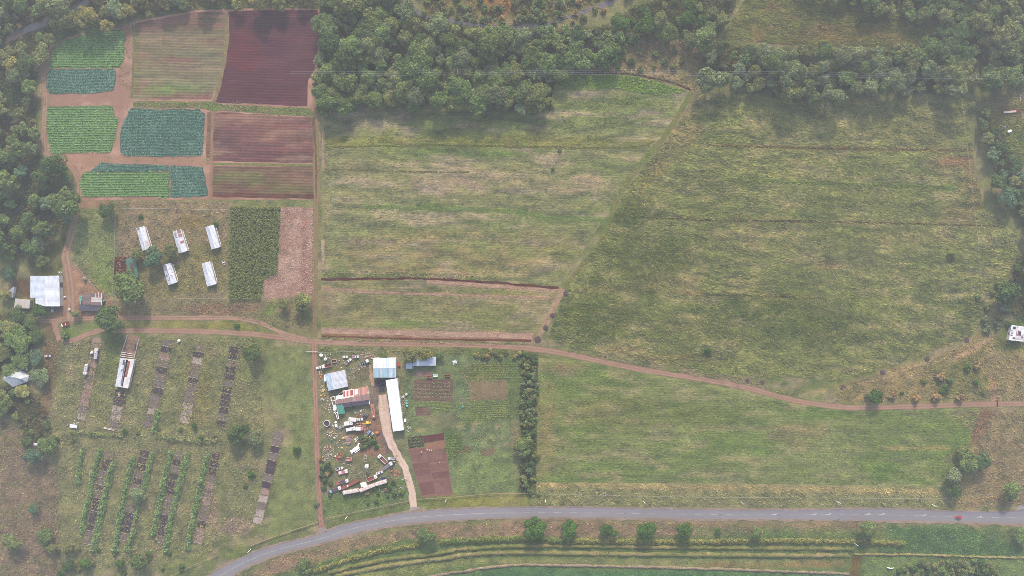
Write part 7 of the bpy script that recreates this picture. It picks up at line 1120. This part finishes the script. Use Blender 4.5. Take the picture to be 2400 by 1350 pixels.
fence([(272, 488), (270, 600), (264, 710)], 5, 'wire fence between paddock and track field'); fence([(170, 612), (205, 652), (235, 688), (264, 690)], 5, 'wire fence around the green paddock'); fence([(275, 698), (540, 700)], 6, 'wire fence below the five sheds'); fence([(540, 490), (538, 700)], 6, 'wire fence between sheds and maize'); fence([(272, 488), (536, 492)], 6, 'wire fence above the five sheds'); fence([(1240, 1010), (1236, 1100), (1230, 1156)], 6, 'wire fence below the garden tree'); fence([(2252, 235), (2290, 560), (2300, 700)], 10, 'wire fence inside the right edge of the huge field', False, 2)
t = put('yard_gate', 947, 1122, 22, 'pale green yard gate at the driveway', 'gate'); MB().bar((-2, 0, .5), (2, 0, .5), .08, .1).build('rail', M_galv, t); MB().bar((-2, 0, 1.2), (2, 0, 1.2), .14, .12).build('rail', M_galv, t)
for x in (-2, 0, 2): MB().cyl((x, 0, 0), (x, 0, 1.4), .07, n=6).build('post', M_galv, t)
t = put('track_gate', 731, 823, 0, 'pole gate across the red track', 'gate'); MB().bar((-4, 0, 1.1), (4.5, 0, 1.1), .2, .15).build('rail', M_cream, t)
for x in (-4, 4.5): MB().cyl((x, 0, 0), (x, 0, 1.4), .1, n=6).build('post', M_wood, t)
POLES = [(588, 1287, 'white road pole on the highway curve, left of the red track'), (814, 1210, 'white road pole between red track and driveway'), (1046, 1170, 'road post below the red garden beds'), (1278, 1171, 'white road pole above the largest roadside tree'), (1508, 1174, 'white road pole above the fourth roadside tree'), (1736, 1175, 'white road pole above the smallest roadside tree'), (1960, 1174, 'white road pole beside a tar patch'), (2184, 1182, 'white road pole left of the red car'), (2001, 1272, 'pale sign post beside the lone round tree')]
for a, b, lb in POLES:
    t = put('road_pole', a, b, 0, lb, 'pole', 'white poles along the highway'); MB().cyl((0, 0, 0), (0, 0, 6.0), .16, .12, 7).build('pole', M_white, t); MB().cyl((0, 0, 6.0), (0, 0, 6.2), .2, .16, 7).build('cap', M_galv, t)
PP = [(700, 190), (1077, 186), (1470, 186), (1860, 190), (2252, 196), (2480, 198)]
for i, (a, b) in enumerate(PP[1:5]):
    t = put('power_pole', a, b, 0, ['timber power pole inside the big wood', 'timber power pole at the scrub above the meadow', 'timber power pole inside the long tree belt', 'timber power pole at the upper corner of the huge field'][i], 'power pole', 'power poles'); MB().cyl((0, 0, 0), (0, 0, 17), .22, .16, 8).build('pole', M_wood, t); MB().box(-.1, .1, -1.6, 1.6, 16.2, 16.4).build('cross_arm', M_wood, t)
    for y in (-1.5, 0, 1.5): MB().cyl((0, y, 16.4), (0, y, 16.75), .09, n=6).build('insulator', M_cream, t)
for k, y in enumerate((-1.5, 0, 1.5)):
    mb = MB()
    for a, b in zip(PP[:-1], PP[1:]):
        p0, p1 = W(*a), W(*b)
        for i in range(8):
            f0, f1 = i/8, (i+1)/8; q = lambda f: (p0[0]+(p1[0]-p0[0])*f, p0[1]+(p1[1]-p0[1])*f+y, 16.75-4*1.8*f*(1-f)); mb.bar(q(f0), q(f1), .025, .025)
    tag(mb.build('power_line', M_galv), ['lowest of three power wires crossing the upper woods', 'middle of three power wires crossing the upper woods', 'uppermost of three power wires crossing the upper woods'][k], 'power line', 'power wires')
# ------------------------------------------------------------------ people and cattle
def skin(name, verts, edges, radii, mat, parent=None):
    me = bpy.data.meshes.new(name); me.from_pydata(verts, edges, []); o = bpy.data.objects.new(name, me); col.objects.link(o); o.modifiers.new('skin', 'SKIN'); sv = me.skin_vertices[0].data if me.skin_vertices else None
    if sv is None: me.skin_vertices.new(name='skin') if hasattr(me.skin_vertices, 'new') else None; sv = me.skin_vertices[0].data
    for i, r in enumerate(radii): sv[i].radius = r if isinstance(r, tuple) else (r, r)
    sv[0].use_root = True; s = o.modifiers.new('sub', 'SUBSURF'); s.levels = 1; s.render_levels = 1; me.materials.append(mat)
    if parent: o.parent = parent
    return o
def person(px, py, ang, shirt, label):
    t = put('person', px, py, ang, label, 'person', 'people working in the red beds')
    V = [(0, 0, .95), (0, 0, 1.2), (.05, 0, 1.42), (.07, 0, 1.52), (.10, 0, 1.66), (0, .1, .9), (.06, .11, .5), (0, .11, .06), (.14, .11, .04), (0, -.1, .9), (-.05, -.11, .5), (-.12, -.11, .06), (.02, -.11, .04), (.04, .2, 1.38), (.10, .26, 1.1), (.28, .24, .95), (.36, .23, .92), (.04, -.2, 1.38), (.10, -.26, 1.1), (.28, -.24, .95), (.36, -.23, .92)]
    E = [(0, 1), (1, 2), (2, 3), (3, 4), (0, 5), (5, 6), (6, 7), (7, 8), (0, 9), (9, 10), (10, 11), (11, 12), (2, 13), (13, 14), (14, 15), (15, 16), (2, 17), (17, 18), (18, 19), (19, 20)]
    R_ = [.15, .14, .13, .06, .11, .09, .065, .045, .04, .09, .065, .045, .04, .06, .045, .035, .03, .06, .045, .035, .03]
    try: skin('body', V, E, R_, paint_mat(shirt, .8), t)
    except Exception:
        mb = MB()
        for a, b in E: mb.cyl(V[a], V[b], R_[a], R_[b], 8)
        mb.build('body', paint_mat(shirt, .8), t)
    MB().cyl((.10, 0, 1.74), (.10, 0, 1.78), .30, .28, 12).cyl((.10, 0, 1.78), (.10, 0, 1.88), .14, .12, 10).build('hat', M_white, t)
for a, b, g, c, lb in ((1001.5, 1053, 20, (150, 160, 190), 'leftmost person in a white hat on the red bed path'), (1008.3, 1053.5, 200, (190, 150, 140), 'middle person in a white hat on the red bed path'), (1012.5, 1054, 90, (120, 130, 120), 'rightmost person in a white hat on the red bed path'), (987.8, 1058, 40, (110, 120, 160), 'person in a white hat at the top left red bed'), (1031, 1081.7, 0, (150, 110, 110), 'person in a white hat at the long furrowed bed')): person(a, b, g, c, lb)
def cow(px, py, ang, label):
    t = put('cow', px, py, ang, label, 'cow', 'white cows at the orchard')
    V = [(-.7, 0, 1.1), (0, 0, 1.05), (.6, 0, 1.12), (.95, 0, 1.2), (1.25, 0, .95), (1.5, 0, .62), (-.65, .22, .8), (-.55, .22, .45), (-.68, .22, .05), (-.65, -.22, .8), (-.55, -.22, .45), (-.68, -.22, .05), (.58, .2, .7), (.6, .2, .4), (.58, .2, .05), (.58, -.2, .7), (.6, -.2, .4), (.58, -.2, .05), (-.95, 0, 1.15), (-1.05, 0, .7)]
    E = [(0, 1), (1, 2), (2, 3), (3, 4), (4, 5), (0, 6), (6, 7), (7, 8), (0, 9), (9, 10), (10, 11), (2, 12), (12, 13), (13, 14), (2, 15), (15, 16), (16, 17), (0, 18), (18, 19)]
    R_ = [.34, .38, .36, .24, .16, .10, .16, .08, .07, .16, .08, .07, .13, .08, .07, .13, .08, .07, .06, .03]
    try: skin('body', V, E, R_, M_white, t)
    except Exception:
        mb = MB()
        for a, b in E: mb.cyl(V[a], V[b], R_[a], R_[b], 8)
        mb.build('body', M_white, t)
    mb = MB()
    for sy in (-1, 1): mb.cyl((1.28, sy*.1, 1.05), (1.22, sy*.28, 1.2), .04, .01, 5)
    mb.build('horns', M_cream, t)
cow(2082, 1330, 160, 'white cow grazing left of the orchard block, the left one'); cow(2088, 1331, 20, 'white cow grazing next to the orchard block, the right one')

# ------------------------------------------------------------------ the hazy air
mh = bpy.data.materials.new('haze_air'); mh.use_nodes = True; hn = mh.node_tree.nodes; hl = mh.node_tree.links
for x in list(hn):
    if x.type == 'BSDF_PRINCIPLED': hn.remove(x)
pv = hn.new('ShaderNodeVolumePrincipled'); pv.inputs['Color'].default_value = (0.82, 0.90, 1.0, 1); pv.inputs['Density'].default_value = HAZE_DENSITY; pv.inputs['Anisotropy'].default_value = 0.2
mh.cycles.homogeneous_volume = True
hl.new(pv.outputs[0], hn['Material Output'].inputs['Volume'])
mb = MB(); mb.box(-6100, 6100, -6100, 6100, -1.0, HC+6); hz = mb.build('haze', mh); tag(hz, 'thin pale haze filling the air over the farmland', 'haze', None, 'stuff')
